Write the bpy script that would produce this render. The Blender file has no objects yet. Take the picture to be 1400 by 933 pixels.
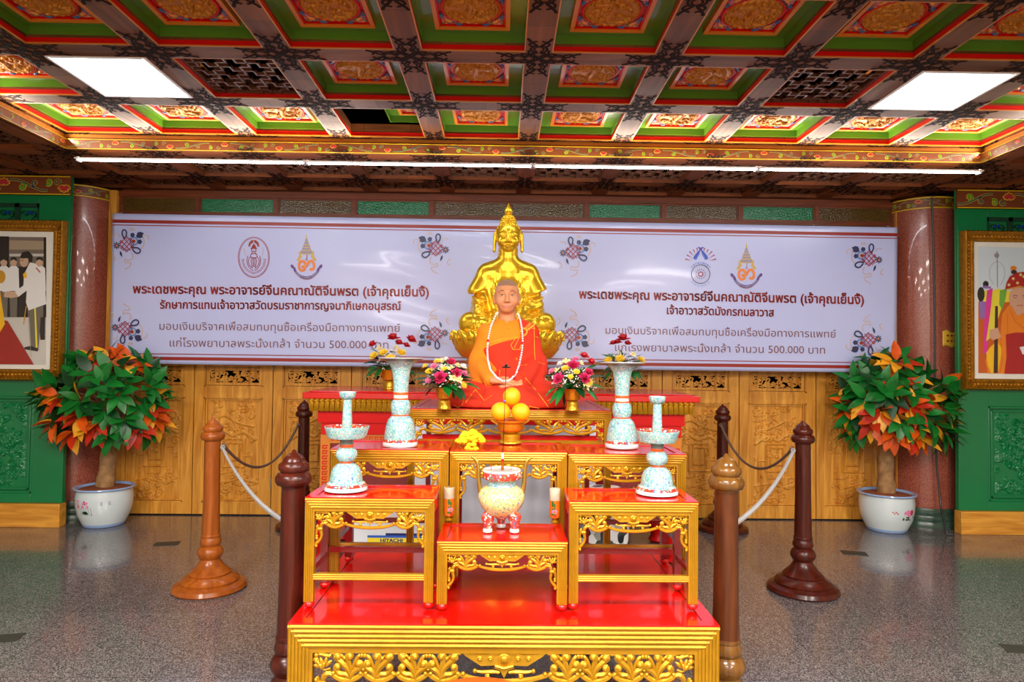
import bpy, bmesh, math, random
import numpy as np
from mathutils import Vector, Matrix
PI = math.pi
SC = bpy.context.scene
COL = SC.collection
# ------------------------------------------------------------------ camera, world, exposure, lamps
F, CX, CY, EYE = 925.0, 700.0, 466.5, 1.5
ROLL, YAW, PITCH = math.radians(0.65), math.atan(13 / F), math.atan(23.5 / F)
ROT = (Matrix.Rotation(-YAW, 3, 'Z') @ Matrix.Rotation(PI / 2 + PITCH, 3, 'X') @ Matrix.Rotation(ROLL, 3, 'Z'))
cam_d = bpy.data.cameras.new('camera'); cam_d.sensor_width = 36.0; cam_d.lens = 36.0 * F / 1400.0
cam_d.clip_start = 0.05; cam_d.clip_end = 100
cam = bpy.data.objects.new('camera', cam_d); COL.objects.link(cam)
cam.matrix_world = Matrix.Translation((0, 0, EYE)) @ ROT.to_4x4()
SC.camera = cam
world = bpy.data.worlds.new('world'); SC.world = world; world.use_nodes = True
world.node_tree.nodes['Background'].inputs[0].default_value = (1, 0.97, 0.93, 1)
world.node_tree.nodes['Background'].inputs[1].default_value = 0.05
SC.view_settings.view_transform = 'Standard'; SC.view_settings.look = 'None'
SC.view_settings.gamma = 1.0; SC.view_settings.use_curve_mapping = False
SC.view_settings.exposure = 1.3
PANEL_W = 5.0        # radiance of the ceiling light panels
TUBE_W = 18.0
COVE_W = 2.2
FRONT_W = 56.0       # hall lamps further back in the room (behind the photographer)

def area(name, loc, rot, sx, sy, power, color=(1, 0.96, 0.9)):
    l = bpy.data.lights.new(name, 'AREA'); l.shape = 'RECTANGLE'; l.size = sx; l.size_y = sy
    l.energy = power; l.color = color
    o = bpy.data.objects.new(name, l); COL.objects.link(o); o.location = loc; o.rotation_euler = rot
    return o
# hall ceiling lamps behind the photographer
for ly in (0.9, -1.3, -3.3):
    for lx in (-2.3, 0.2, 2.7):
        area('hall_lamp', (lx, ly, 3.1), (0, 0, 0), 1.1, 0.6, FRONT_W, (1, 0.96, 0.9))
# strip lamps lying behind the lip of the raised ceiling, shining inwards
for xa, xb in ((-3.2, -1.05), (0.75, 3.6)):
    area('cove_lamp', ((xa + xb) / 2, 5.13, 3.12), (-PI * 0.72, 0, 0), xb - xa, 0.03, COVE_W * (xb - xa), (1, 0.93, 0.8))
for lx, sg in ((-3.31, 1), (3.67, -1)):
    area('cove_lamp', (lx, 4.3, 3.12), (0, -PI * 0.72 * sg, 0), 0.03, 1.7, COVE_W * 1.7, (1, 0.93, 0.8))

def at(px, py, Y):
    """world point on the plane y = Y seen at a pixel of the 1400 x 933 frame"""
    d = ROT @ Vector(((px - CX) / F, -(py - CY) / F, -1))
    t = Y / d.y
    return Vector((d.x * t, Y, EYE + d.z * t))
# ------------------------------------------------------------------ mesh helpers
class MB:
    def __init__(s): s.v = []; s.f = []; s.m = []; s.sm = []
    def add(s, vs, fs, m=0, sm=False):
        b = len(s.v); s.v += [tuple(p) for p in vs]
        for f in fs: s.f.append([b + i for i in f]); s.m.append(m); s.sm.append(sm)
    def box(s, x0, x1, y0, y1, z0, z1, m=0):
        s.add([(x0, y0, z0), (x1, y0, z0), (x1, y1, z0), (x0, y1, z0), (x0, y0, z1), (x1, y0, z1), (x1, y1, z1), (x0, y1, z1)],
              [(0, 3, 2, 1), (4, 5, 6, 7), (0, 1, 5, 4), (1, 2, 6, 5), (2, 3, 7, 6), (3, 0, 4, 7)], m)
    def prism(s, poly, d0, d1, axis='y', m=0):
        """extrude a 2D outline: axis y: (x,z); axis z: (x,y); axis x: (y,z)"""
        n = len(poly)
        def P(p, d): return {'y': (p[0], d, p[1]), 'z': (p[0], p[1], d), 'x': (d, p[0], p[1])}[axis]
        vs = [P(p, d0) for p in poly] + [P(p, d1) for p in poly]
        fs = [tuple(range(n)), tuple(range(2 * n - 1, n - 1, -1))] + [(i, i + n, (i + 1) % n + n, (i + 1) % n) for i in range(n)]
        s.add(vs, fs, m)
    def tube(s, pts, r, seg=6, m=0, cap=True, flat=1.0, up=None):
        pts = [Vector(p) for p in pts]; n = len(pts)
        rs = r if isinstance(r, (list, tuple)) else [r] * n
        vs = []; ref = Vector(up) if up else None
        for i, p in enumerate(pts):
            t = (pts[min(i + 1, n - 1)] - pts[max(i - 1, 0)])
            if t.length < 1e-9: t = Vector((0, 0, 1))
            t.normalize()
            if ref is None or abs(ref.dot(t)) > 0.97:
                ref = Vector((0, 1, 0)) if abs(t.y) < 0.9 else Vector((1, 0, 0))
            a = (ref - t * ref.dot(t)).normalized(); b = t.cross(a)
            if up is None: ref = a
            for k in range(seg):
                th = 2 * PI * k / seg
                vs.append(p + a * (math.cos(th) * rs[i] * flat) + b * (math.sin(th) * rs[i]))
        fs = []
        for i in range(n - 1):
            for k in range(seg):
                k2 = (k + 1) % seg
                fs.append((i * seg + k, i * seg + k2, (i + 1) * seg + k2, (i + 1) * seg + k))
        if cap:
            fs.append(tuple(range(seg - 1, -1, -1))); fs.append(tuple(range((n - 1) * seg, n * seg)))
        s.add(vs, fs, m, True)
    def lathe(s, prof, c=(0, 0, 0), seg=32, m=0, mats=None, wob=None):
        """prof: (r, z) bottom to top or any order; mats: material per segment"""
        vs = []; n = len(prof)
        for r, z in prof:
            for k in range(seg):
                th = 2 * PI * k / seg; rr = r * (wob(th, z) if wob else 1)
                vs.append((c[0] + rr * math.cos(th), c[1] + rr * math.sin(th), c[2] + z))
        for i in range(n - 1):
            fs = []
            for k in range(seg):
                k2 = (k + 1) % seg
                fs.append((i * seg + k, i * seg + k2, (i + 1) * seg + k2, (i + 1) * seg + k))
            if i == 0:
                s.add(vs, fs, mats[0] if mats else m, True); base = len(s.v) - len(vs)
            else:
                for f in fs: s.f.append([base + q for q in f]); s.m.append(mats[i] if mats else m); s.sm.append(True)
        if prof[0][0] > 1e-6: s.f.append([base + k for k in range(seg - 1, -1, -1)]); s.m.append(mats[0] if mats else m); s.sm.append(False)
        if prof[-1][0] > 1e-6: s.f.append([base + (n - 1) * seg + k for k in range(seg)]); s.m.append(mats[-1] if mats else m); s.sm.append(False)
    def ball(s, c, r, m=0, seg=10, rings=6, rot=None):
        if not isinstance(r, (tuple, list)): r = (r, r, r)
        vs = []; c = Vector(c)
        for i in range(rings + 1):
            ph = PI * i / rings
            for k in range(seg):
                th = 2 * PI * k / seg
                p = Vector((r[0] * math.sin(ph) * math.cos(th), r[1] * math.sin(ph) * math.sin(th), r[2] * math.cos(ph)))
                vs.append(c + (rot @ p if rot is not None else p))
        fs = [(i * seg + k, (i + 1) * seg + k, (i + 1) * seg + (k + 1) % seg, i * seg + (k + 1) % seg) for i in range(rings) for k in range(seg)]
        s.add(vs, fs, m, True)
    def grid(s, fn, nu, nv, m=0, sm=True, mfn=None):
        vs = [fn(i / nu, j / nv) for j in range(nv + 1) for i in range(nu + 1)]
        fs = [(j * (nu + 1) + i, j * (nu + 1) + i + 1, (j + 1) * (nu + 1) + i + 1, (j + 1) * (nu + 1) + i) for j in range(nv) for i in range(nu)]
        s.add(vs, fs, m, sm)
        if mfn:
            for q in range(len(fs)):
                i, j = q % nu, q // nu; s.m[len(s.f) - len(fs) + q] = mfn((i + .5) / nu, (j + .5) / nv)
    def leaf(s, base, d, up, L, Wd, m=0, bend=0.25, fold=0.12, n=4):
        """pointed oval leaf with a midrib fold and a droop"""
        d = Vector(d).normalized(); up = Vector(up); up = (up - d * up.dot(d))
        up = up.normalized() if up.length > 1e-6 else Vector((0, 0, 1)); sd = d.cross(up)
        base = Vector(base); vs = []
        for i in range(n + 1):
            t = i / n; w = Wd * 0.5 * (math.sin(PI * t ** 0.8) ** 0.85 if 0 < t < 1 else 0.03)
            c = base + d * (L * t) - up * (bend * L * t * t)
            vs += [c + sd * w + up * (fold * w * 2), c, c - sd * w + up * (fold * w * 2)]
        fs = []
        for i in range(n):
            a = i * 3; fs += [(a, a + 1, a + 4, a + 3), (a + 1, a + 2, a + 5, a + 4)]
        s.add(vs, fs, m, True)
    def xform(s, M, start=0):
        for i in range(start, len(s.v)): s.v[i] = tuple(M @ Vector(s.v[i]))
    def mirror_x(s, start_v, start_f):
        b = len(s.v); off = b - start_v
        s.v += [(-p[0], p[1], p[2]) for p in s.v[start_v:b]]
        nf = len(s.f)
        for i in range(start_f, nf):
            s.f.append([q + off for q in reversed(s.f[i])]); s.m.append(s.m[i]); s.sm.append(s.sm[i])
    def mesh(s, name, mats):
        me = bpy.data.meshes.new(name); me.from_pydata(s.v, [], s.f); me.update()
        for mt in (mats if isinstance(mats, (list, tuple)) else [mats]): me.materials.append(mt)
        me.polygons.foreach_set('material_index', s.m); me.polygons.foreach_set('use_smooth', s.sm)
        me.set_sharp_from_angle(angle=0.8)
        return me
    def build(s, name, mats, parent=None, loc=(0, 0, 0), rotz=0, bevel=0, solid=0, subsurf=0):
        o = bpy.data.objects.new(name, s.mesh(name, mats)); COL.objects.link(o)
        o.location = loc; o.rotation_euler = (0, 0, rotz); o.parent = parent
        if solid:
            md = o.modifiers.new('s', 'SOLIDIFY'); md.thickness = solid; md.offset = 0
        if bevel:
            md = o.modifiers.new('b', 'BEVEL'); md.width = bevel; md.segments = 2; md.limit_method = 'ANGLE'; md.angle_limit = 0.7
        if subsurf:
            md = o.modifiers.new('u', 'SUBSURF'); md.levels = subsurf; md.render_levels = subsurf
        return o

def tag(o, label=None, cat=None, group=None, kind=None):
    if label: o['label'] = label
    if cat: o['category'] = cat
    if group: o['group'] = group
    if kind: o['kind'] = kind
    return o
def thing(name, label, cat, loc=(0, 0, 0), rotz=0, group=None):
    o = bpy.data.objects.new(name, None); o.empty_display_size = 0.1; COL.objects.link(o)
    o.location = loc; o.rotation_euler = (0, 0, rotz)
    return tag(o, label, cat, group)
def struct(o): o['kind'] = 'structure'; return o
def dup(o, loc=None, rotz=None, label=None, parent=None, scale=None):
    c = o.copy(); COL.objects.link(c); c.parent = parent if parent else None
    if loc is not None: c.location = loc
    if rotz is not None: c.rotation_euler = (0, 0, rotz)
    if scale is not None: c.scale = scale
    if label: c['label'] = label
    for ch in [x for x in COL.objects if x.parent == o]: dup(ch, parent=c)
    return c
# ------------------------------------------------------------------ materials
def lin(r, g, b):
    def f(c):
        c /= 255.0; return c / 12.92 if c <= 0.04045 else ((c + 0.055) / 1.055) ** 2.4
    return (f(r), f(g), f(b), 1.0)
def mat(name, col, rough=0.5, metal=0.0, emit=0, coat=0.0, var=0.0, vscale=8.0, bump=0.0, bscale=40.0, spec=0.5, trans=0.0, stretch=None, ior=1.5, alpha=1.0):
    m = bpy.data.materials.new(name); m.use_nodes = True
    nt = m.node_tree; p = nt.nodes['Principled BSDF']
    c = lin(*col) if max(col) > 1.0 else (*col, 1.0)
    p.inputs['Base Color'].default_value = c
    p.inputs['Roughness'].default_value = rough; p.inputs['Metallic'].default_value = metal
    p.inputs['Coat Weight'].default_value = coat; p.inputs['Coat Roughness'].default_value = 0.06
    p.inputs['Specular IOR Level'].default_value = spec
    p.inputs['Transmission Weight'].default_value = trans; p.inputs['IOR'].default_value = ior; p.inputs['Alpha'].default_value = alpha
    if emit:
        p.inputs['Emission Color'].default_value = c; p.inputs['Emission Strength'].default_value = emit
    if var or bump:
        tc = nt.nodes.new('ShaderNodeTexCoord'); mp = nt.nodes.new('ShaderNodeMapping')
        nt.links.new(tc.outputs['Object'], mp.inputs['Vector'])
        if stretch: mp.inputs['Scale'].default_value = stretch
    if var:
        n = nt.nodes.new('ShaderNodeTexNoise'); n.inputs['Scale'].default_value = vscale; n.inputs['Detail'].default_value = 5
        nt.links.new(mp.outputs[0], n.inputs['Vector'])
        mx = nt.nodes.new('ShaderNodeMix'); mx.data_type = 'RGBA'
        mx.inputs['A'].default_value = tuple(x * (1 - var) for x in c[:3]) + (1,)
        mx.inputs['B'].default_value = tuple(min(1, x * (1 + var)) for x in c[:3]) + (1,)
        mr = nt.nodes.new('ShaderNodeMapRange'); mr.inputs['From Min'].default_value = 0.3; mr.inputs['From Max'].default_value = 0.7
        nt.links.new(n.outputs['Fac'], mr.inputs['Value']); nt.links.new(mr.outputs['Result'], mx.inputs['Factor'])
        nt.links.new(mx.outputs['Result'], p.inputs['Base Color'])
    if bump:
        n2 = nt.nodes.new('ShaderNodeTexNoise'); n2.inputs['Scale'].default_value = bscale; n2.inputs['Detail'].default_value = 3
        nt.links.new(mp.outputs[0], n2.inputs['Vector'])
        b = nt.nodes.new('ShaderNodeBump'); b.inputs['Strength'].default_value = bump; b.inputs['Distance'].default_value = 0.01
        nt.links.new(n2.outputs['Fac'], b.inputs['Height']); nt.links.new(b.outputs['Normal'], p.inputs['Normal'])
    return m
def speck(name, base, palette, scale=60, size=0.32, rough=0.15, coat=0.6, density=1.0, bump=0.0, distort=0.0):
    """glazed ground with many small coloured dabs (porcelain, granite, painted ornament)"""
    m = bpy.data.materials.new(name); m.use_nodes = True
    nt = m.node_tree; p = nt.nodes['Principled BSDF']; N = nt.nodes.new; L = nt.links.new
    p.inputs['Roughness'].default_value = rough; p.inputs['Coat Weight'].default_value = coat
    tc = N('ShaderNodeTexCoord'); prev = None
    v = N('ShaderNodeTexVoronoi'); v.inputs['Scale'].default_value = scale
    if distort:
        nz = N('ShaderNodeTexNoise'); nz.inputs['Scale'].default_value = scale * 0.9; L(tc.outputs['Object'], nz.inputs['Vector'])
        va = N('ShaderNodeVectorMath'); va.operation = 'MULTIPLY_ADD'; va.inputs[1].default_value = (distort,) * 3
        L(nz.outputs['Color'], va.inputs[0]); L(tc.outputs['Object'], va.inputs[2]); L(va.outputs[0], v.inputs['Vector'])
    else: L(tc.outputs['Object'], v.inputs['Vector'])
    lt = N('ShaderNodeMath'); lt.operation = 'LESS_THAN'; lt.inputs[1].default_value = size; L(v.outputs['Distance'], lt.inputs[0])
    sep = N('ShaderNodeSeparateColor'); L(v.outputs['Color'], sep.inputs[0])
    cr = N('ShaderNodeValToRGB'); cr.color_ramp.interpolation = 'CONSTANT'
    n = len(palette)
    while len(cr.color_ramp.elements) < n: cr.color_ramp.elements.new(0.5)
    for i, c in enumerate(palette):
        e = cr.color_ramp.elements[i]; e.position = i / n; e.color = lin(*c)
    L(sep.outputs[0], cr.inputs[0])
    fac = lt.outputs[0]
    if density < 1:
        d = N('ShaderNodeMath'); d.operation = 'LESS_THAN'; d.inputs[1].default_value = density; L(sep.outputs[1], d.inputs[0])
        mu = N('ShaderNodeMath'); mu.operation = 'MULTIPLY'; L(fac, mu.inputs[0]); L(d.outputs[0], mu.inputs[1]); fac = mu.outputs[0]
    mx = N('ShaderNodeMix'); mx.data_type = 'RGBA'; mx.inputs['A'].default_value = lin(*base)
    L(fac, mx.inputs['Factor']); L(cr.outputs[0], mx.inputs['B']); L(mx.outputs['Result'], p.inputs['Base Color'])
    if bump:
        b = N('ShaderNodeBump'); b.inputs['Strength'].default_value = bump; b.inputs['Distance'].default_value = 0.004
        L(v.outputs['Distance'], b.inputs['Height']); L(b.outputs[0], p.inputs['Normal'])
    return m
def wood(name, c1, c2, rough=0.35, coat=0.3, axis='z', scale=1.0):
    m = bpy.data.materials.new(name); m.use_nodes = True
    nt = m.node_tree; p = nt.nodes['Principled BSDF']; N = nt.nodes.new; L = nt.links.new
    p.inputs['Roughness'].default_value = rough; p.inputs['Coat Weight'].default_value = coat; p.inputs['Specular IOR Level'].default_value = 0.3
    tc = N('ShaderNodeTexCoord'); mp = N('ShaderNodeMapping'); L(tc.outputs['Object'], mp.inputs[0])
    s = {'z': (9, 9, 0.8), 'x': (0.8, 9, 9), 'y': (9, 0.8, 9)}[axis]
    mp.inputs['Scale'].default_value = tuple(q * scale for q in s)
    n = N('ShaderNodeTexNoise'); n.inputs['Scale'].default_value = 2.2; n.inputs['Detail'].default_value = 6; n.inputs['Distortion'].default_value = 1.2
    L(mp.outputs[0], n.inputs['Vector'])
    cr = N('ShaderNodeValToRGB'); cr.color_ramp.elements[0].position = 0.3; cr.color_ramp.elements[1].position = 0.7
    cr.color_ramp.elements[0].color = lin(*c1); cr.color_ramp.elements[1].color = lin(*c2)
    L(n.outputs['Fac'], cr.inputs[0]); L(cr.outputs[0], p.inputs['Base Color'])
    return m
M = {}
M['gold'] = mat('gold_paint', (178, 126, 10), 0.34, 0.45, var=0.12, vscale=20)
M['gold_hi'] = mat('gold_leaf', (196, 142, 24), 0.28, 0.55, var=0.08, vscale=25)
M['statue'] = mat('gilt_bronze', (242, 196, 46), 0.26, 0.7)
M['antique'] = mat('antique_gold', (168, 112, 18), 0.38, 0.6, var=0.25, vscale=30)
M['dragon_gold'] = mat('dragon_gold', (186, 116, 10), 0.42, 0.4, var=0.15, vscale=30)
M['lacquer'] = mat('red_lacquer', (206, 10, 4), 0.2, 0, coat=0.45, var=0.06, vscale=4)
M['red_paint'] = mat('red_paint', (206, 6, 4), 0.4, spec=0.25)
M['dark_red'] = mat('dark_red_lacquer', (120, 8, 8), 0.25, coat=0.4)
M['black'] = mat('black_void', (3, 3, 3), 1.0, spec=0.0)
M['teak'] = wood('teak_wood', (184, 114, 32), (230, 164, 66), 0.4, 0.15)
M['teak_x'] = wood('teak_wood_crosswise', (184, 114, 32), (230, 164, 66), 0.4, 0.15, 'x')
M['post_light'] = wood('honey_varnished_wood', (128, 60, 14), (168, 88, 26), 0.3, 0.15)
M['post_dark'] = wood('mahogany_varnished_wood', (46, 13, 7), (84, 27, 12), 0.3, 0.12)
M['post_worn'] = wood('brown_varnished_wood', (62, 28, 11), (98, 50, 20), 0.3, 0.12)
M['beam'] = wood('ceiling_beam_wood', (112, 68, 42), (160, 104, 66), 0.45, 0.1, 'x', 0.5)
M['beam_dark'] = mat('ceiling_motif_dark', (34, 16, 8), 0.8, spec=0.1)
M['lattice'] = mat('lattice_wood', (104, 58, 30), 0.5, var=0.15)
M['trim_brown'] = wood('dark_trim_wood', (96, 44, 22), (130, 62, 30), 0.4, 0.2, 'x')
M['orange_wood'] = wood('orange_trim_wood', (190, 110, 34), (222, 140, 50), 0.4, 0.2, 'x')
M['green_coffer'] = mat('green_coffer_paint', (88, 128, 30), 0.3, coat=0.3)
M['coffer_red'] = mat('coffer_red_paint', (166, 14, 18), 0.45)
M['coffer_orange'] = mat('coffer_orange_paint', (204, 118, 26), 0.4)
M['coffer_corner'] = speck('painted_corner_ornament', (190, 80, 60), [(196, 60, 50), (40, 90, 120), (214, 150, 60), (60, 120, 60), (220, 150, 130), (180, 40, 40)], 55, 0.5, 0.4, 0.2)
M['green'] = mat('green_lacquer', (2, 116, 62), 0.32, coat=0.25, var=0.06, vscale=3)
M['green_dark'] = mat('green_lattice', (6, 58, 36), 0.4)
M['blue_glass'] = mat('blue_glass', (20, 70, 190), 0.2)
M['col_granite'] = speck('red_granite', (146, 66, 46), [(124, 50, 36), (170, 94, 72), (108, 46, 34), (184, 112, 92)], 260, 0.6, 0.28, 0.25)
M['base_granite'] = mat('green_marble', (54, 76, 62), 0.25, var=0.3, vscale=12)
M['white'] = mat('white_paint', (236, 236, 236), 0.4)
M['light'] = mat('light_diffuser', (255, 252, 246), 0.5, emit=PANEL_W)
M['tube'] = mat('fluorescent_tube', (245, 250, 255), 0.5, emit=TUBE_W)
M['porcelain'] = speck('turquoise_porcelain', (136, 178, 178), [(84, 160, 164), (186, 206, 204), (200, 140, 160), (180, 214, 208), (90, 120, 176), (206, 212, 190), (96, 170, 150), (200, 214, 210), (196, 184, 140), (120, 186, 192)], 140, 0.46, 0.16, 0.4, distort=0.016)
M['porcelain_yellow'] = speck('yellow_porcelain', (214, 204, 130), [(96, 164, 160), (226, 216, 150), (110, 110, 170), (200, 150, 160), (226, 224, 200), (100, 156, 120), (190, 166, 80), (226, 220, 180)], 120, 0.46, 0.12, 0.6, distort=0.018)
M['porcelain_red'] = speck('red_porcelain', (196, 60, 44), [(230, 226, 220), (60, 110, 160), (220, 130, 70), (230, 200, 190), (80, 140, 110)], 85, 0.42, 0.12, 0.6, distort=0.02)
M['orange_ring'] = mat('orange_glaze', (222, 84, 26), 0.2, coat=0.5)
M['porc_white'] = mat('white_porcelain', (206, 216, 218), 0.15, coat=0.4)
M['porc_grey'] = mat('grey_glaze', (110, 120, 116), 0.2, coat=0.4)
M['brass'] = mat('brass', (176, 138, 60), 0.3, 0.8)
M['dark_metal'] = mat('dark_metal', (26, 24, 26), 0.35, 0.6)
M['orange_fruit'] = mat('orange_peel', (252, 172, 4), 0.38, bump=0.25, bscale=160, var=0.05)
M['leaf_g'] = mat('green_leaf', (18, 110, 36), 0.38, var=0.35, vscale=9)
M['leaf_dg'] = mat('dark_green_leaf', (10, 62, 24), 0.4, var=0.3, vscale=9)
M['leaf_o'] = mat('orange_leaf', (214, 84, 12), 0.42, var=0.3, vscale=9)
M['leaf_y'] = mat('yellow_leaf', (236, 164, 34), 0.42, var=0.2, vscale=9)
M['leaf_r'] = mat('red_leaf', (190, 46, 18), 0.42, var=0.3, vscale=9)
M['bark'] = mat('tree_bark', (150, 112, 70), 0.8, var=0.4, vscale=14, bump=0.8, bscale=26)
M['soil'] = mat('red_brown_soil', (150, 78, 40), 0.9, var=0.35, vscale=30, bump=0.8, bscale=40)
M['pink'] = mat('pink_carnation', (226, 50, 110), 0.6, var=0.3, vscale=60)
M['rose'] = mat('red_rose', (190, 14, 30), 0.5, var=0.3, vscale=50)
M['yellow_f'] = mat('yellow_petals', (250, 216, 60), 0.6)
M['cream_f'] = mat('cream_petals', (250, 236, 170), 0.6)
M['white_f'] = mat('white_blossom', (244, 240, 230), 0.6)
M['lpink'] = mat('pale_pink_petals', (236, 130, 170), 0.6)
M['marigold'] = mat('marigold_yellow', (255, 206, 0), 0.6, bump=0.6, bscale=120)
M['skin'] = mat('skin', (208, 138, 94), 0.5)
M['stubble'] = mat('shaved_scalp', (150, 112, 88), 0.55)
M['lip'] = mat('lips', (196, 112, 88), 0.45)
M['brow'] = mat('brow_hair', (70, 46, 36), 0.7)
M['eye_w'] = mat('eye_white', (216, 200, 190), 0.3)
M['eye_b'] = mat('eye_iris', (30, 18, 14), 0.15)
M['robe_y'] = mat('saffron_robe', (232, 130, 6), 0.85, var=0.07, vscale=14)
M['robe_o'] = mat('orange_red_robe', (216, 44, 6), 0.85, var=0.08, vscale=10)
M['stitch'] = mat('robe_stitching', (246, 176, 40), 0.7)
M['bead'] = mat('white_beads', (236, 232, 236), 0.35)
M['rope_w'] = mat('grey_white_rope', (176, 172, 170), 0.7, bump=0.5, bscale=200)
M['rope_b'] = mat('brown_rope', (110, 84, 70), 0.7, bump=0.5, bscale=200)
M['cable'] = mat('black_cable', (14, 12, 14), 0.4)
M['box_w'] = mat('white_carton', (224, 226, 232), 0.5)
M['box_b'] = mat('blue_print', (40, 90, 190), 0.5)
M['box_y'] = mat('yellow_print', (240, 214, 40), 0.5)
M['navy'] = mat('navy_print', (24, 34, 96), 0.5)
M['grey_f'] = mat('dark_floor_plate', (52, 52, 44), 0.5)
M['stool_o'] = mat('orange_cushion', (206, 74, 6), 0.45)
def palettes(): pass
# banner colours
M['vinyl'] = mat('banner_vinyl', (190, 196, 238), 0.28, coat=0.15)
M['ink_red'] = mat('banner_red_ink', (150, 36, 24), 0.4)
M['ink_brown'] = mat('banner_brown_ink', (128, 78, 80), 0.4)
M['ink_navy'] = mat('banner_navy_ink', (48, 52, 92), 0.4)
M['ink_sand'] = mat('banner_sand_ink', (204, 178, 160), 0.4)
M['ink_crim'] = mat('banner_crimson_ink', (158, 40, 62), 0.4)
M['ink_blue'] = mat('banner_blue_ink', (112, 146, 206), 0.4)
M['ink_dblue'] = mat('banner_strong_blue_ink', (40, 70, 190), 0.4)
M['ink_orange'] = mat('banner_orange_ink', (232, 130, 50), 0.4)
M['ink_gold'] = mat('banner_gold_ink', (214, 176, 70), 0.4)
M['ink_purple'] = mat('banner_purple_ink', (96, 62, 136), 0.4)
M['ink_grey'] = mat('banner_grey_ink', (150, 140, 160), 0.4)
# ------------------------------------------------------------------ relief height fields and curves
def spiral2(cx, cy, r0, turns, a0, sgn=1, n=16, r1=0.12):
    return [(cx + (r0 * (1 - (1 - r1) * i / (n - 1))) * math.cos(a0 + sgn * 2 * PI * turns * i / (n - 1)),
             cy + (r0 * (1 - (1 - r1) * i / (n - 1))) * math.sin(a0 + sgn * 2 * PI * turns * i / (n - 1))) for i in range(n)]
def bez(p0, p1, p2, p3, n=12):
    out = []
    for i in range(n + 1):
        t = i / n; u = 1 - t
        out.append(tuple(u ** 3 * a + 3 * u * u * t * b + 3 * u * t * t * c + t ** 3 * d for a, b, c, d in zip(p0, p1, p2, p3)))
    return out
class Relief:
    """height field w x h painted with soft strokes, blobs and boxes"""
    def __init__(s, w, h, nx, ny):
        s.w, s.h, s.nx, s.ny = w, h, nx, ny
        s.X, s.Y = np.meshgrid(np.linspace(-w / 2, w / 2, nx + 1), np.linspace(-h / 2, h / 2, ny + 1)); s.Z = np.zeros_like(s.X)
    def stroke(s, pts, r, a):
        for (x0, y0), (x1, y1) in zip(pts[:-1], pts[1:]):
            dx, dy = x1 - x0, y1 - y0; l2 = dx * dx + dy * dy + 1e-12
            t = np.clip(((s.X - x0) * dx + (s.Y - y0) * dy) / l2, 0, 1)
            d2 = (s.X - x0 - t * dx) ** 2 + (s.Y - y0 - t * dy) ** 2
            s.Z = np.maximum(s.Z, a * np.sqrt(np.clip(1 - d2 / (r * r), 0, 1)))
    def blob(s, x, y, rx, ry, a, rot=0):
        c, q = math.cos(rot), math.sin(rot)
        u = ((s.X - x) * c + (s.Y - y) * q) / rx; v = (-(s.X - x) * q + (s.Y - y) * c) / ry
        s.Z = np.maximum(s.Z, a * np.sqrt(np.clip(1 - u * u - v * v, 0, 1)))
    def frame(s, x0, x1, y0, y1, r, a):
        s.stroke([(x0, y0), (x1, y0), (x1, y1), (x0, y1), (x0, y0)], r, a)
    def scrolls(s, n, seed, rmin, rmax, r, a, box=None):
        rd = random.Random(seed); x0, x1, y0, y1 = box or (-s.w / 2, s.w / 2, -s.h / 2, s.h / 2)
        for i in range(n):
            cx, cy, R = rd.uniform(x0, x1), rd.uniform(y0, y1), rd.uniform(rmin, rmax)
            a0 = rd.uniform(0, 2 * PI); sg = rd.choice((-1, 1))
            pts = spiral2(cx, cy, R, rd.uniform(0.8, 1.5), a0, sg, 12)
            s.stroke(pts, r * rd.uniform(0.7, 1.1), a * rd.uniform(0.7, 1))
            e = pts[0]
            for q in range(3):
                th = a0 + rd.uniform(-1, 1)
                s.blob(e[0] + R * 0.4 * math.cos(th + q), e[1] + R * 0.4 * math.sin(th + q), R * 0.42, R * 0.18, a * 0.9, th + q)
    def fade(s, m):
        e = np.minimum(np.minimum(s.X + s.w / 2, s.w / 2 - s.X), np.minimum(s.Y + s.h / 2, s.h / 2 - s.Y))
        s.Z *= np.clip(e / m, 0, 1)
    def to(s, mb, cx, y, cz, m=0):
        """raise towards -y on a wall at depth y"""
        vs = [(cx + x, y - z, cz + q) for x, q, z in zip(s.X.ravel(), s.Y.ravel(), s.Z.ravel())]
        n = s.nx + 1
        mb.add(vs, [(j * n + i, j * n + i + 1, (j + 1) * n + i + 1, (j + 1) * n + i) for j in range(s.ny) for i in range(s.nx)], m, True)
# ================================================================== THE SETTING
WY = 6.40            # plane of the carved folding doors
GY = 5.95            # plane of the green side panels
BX, DX, BY3, DY = 0.18, 0.7155, 5.218, 0.737     # ceiling bays
ZU, ZL = 3.18, 3.06  # underside of the raised and of the lower ceiling beams
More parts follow.
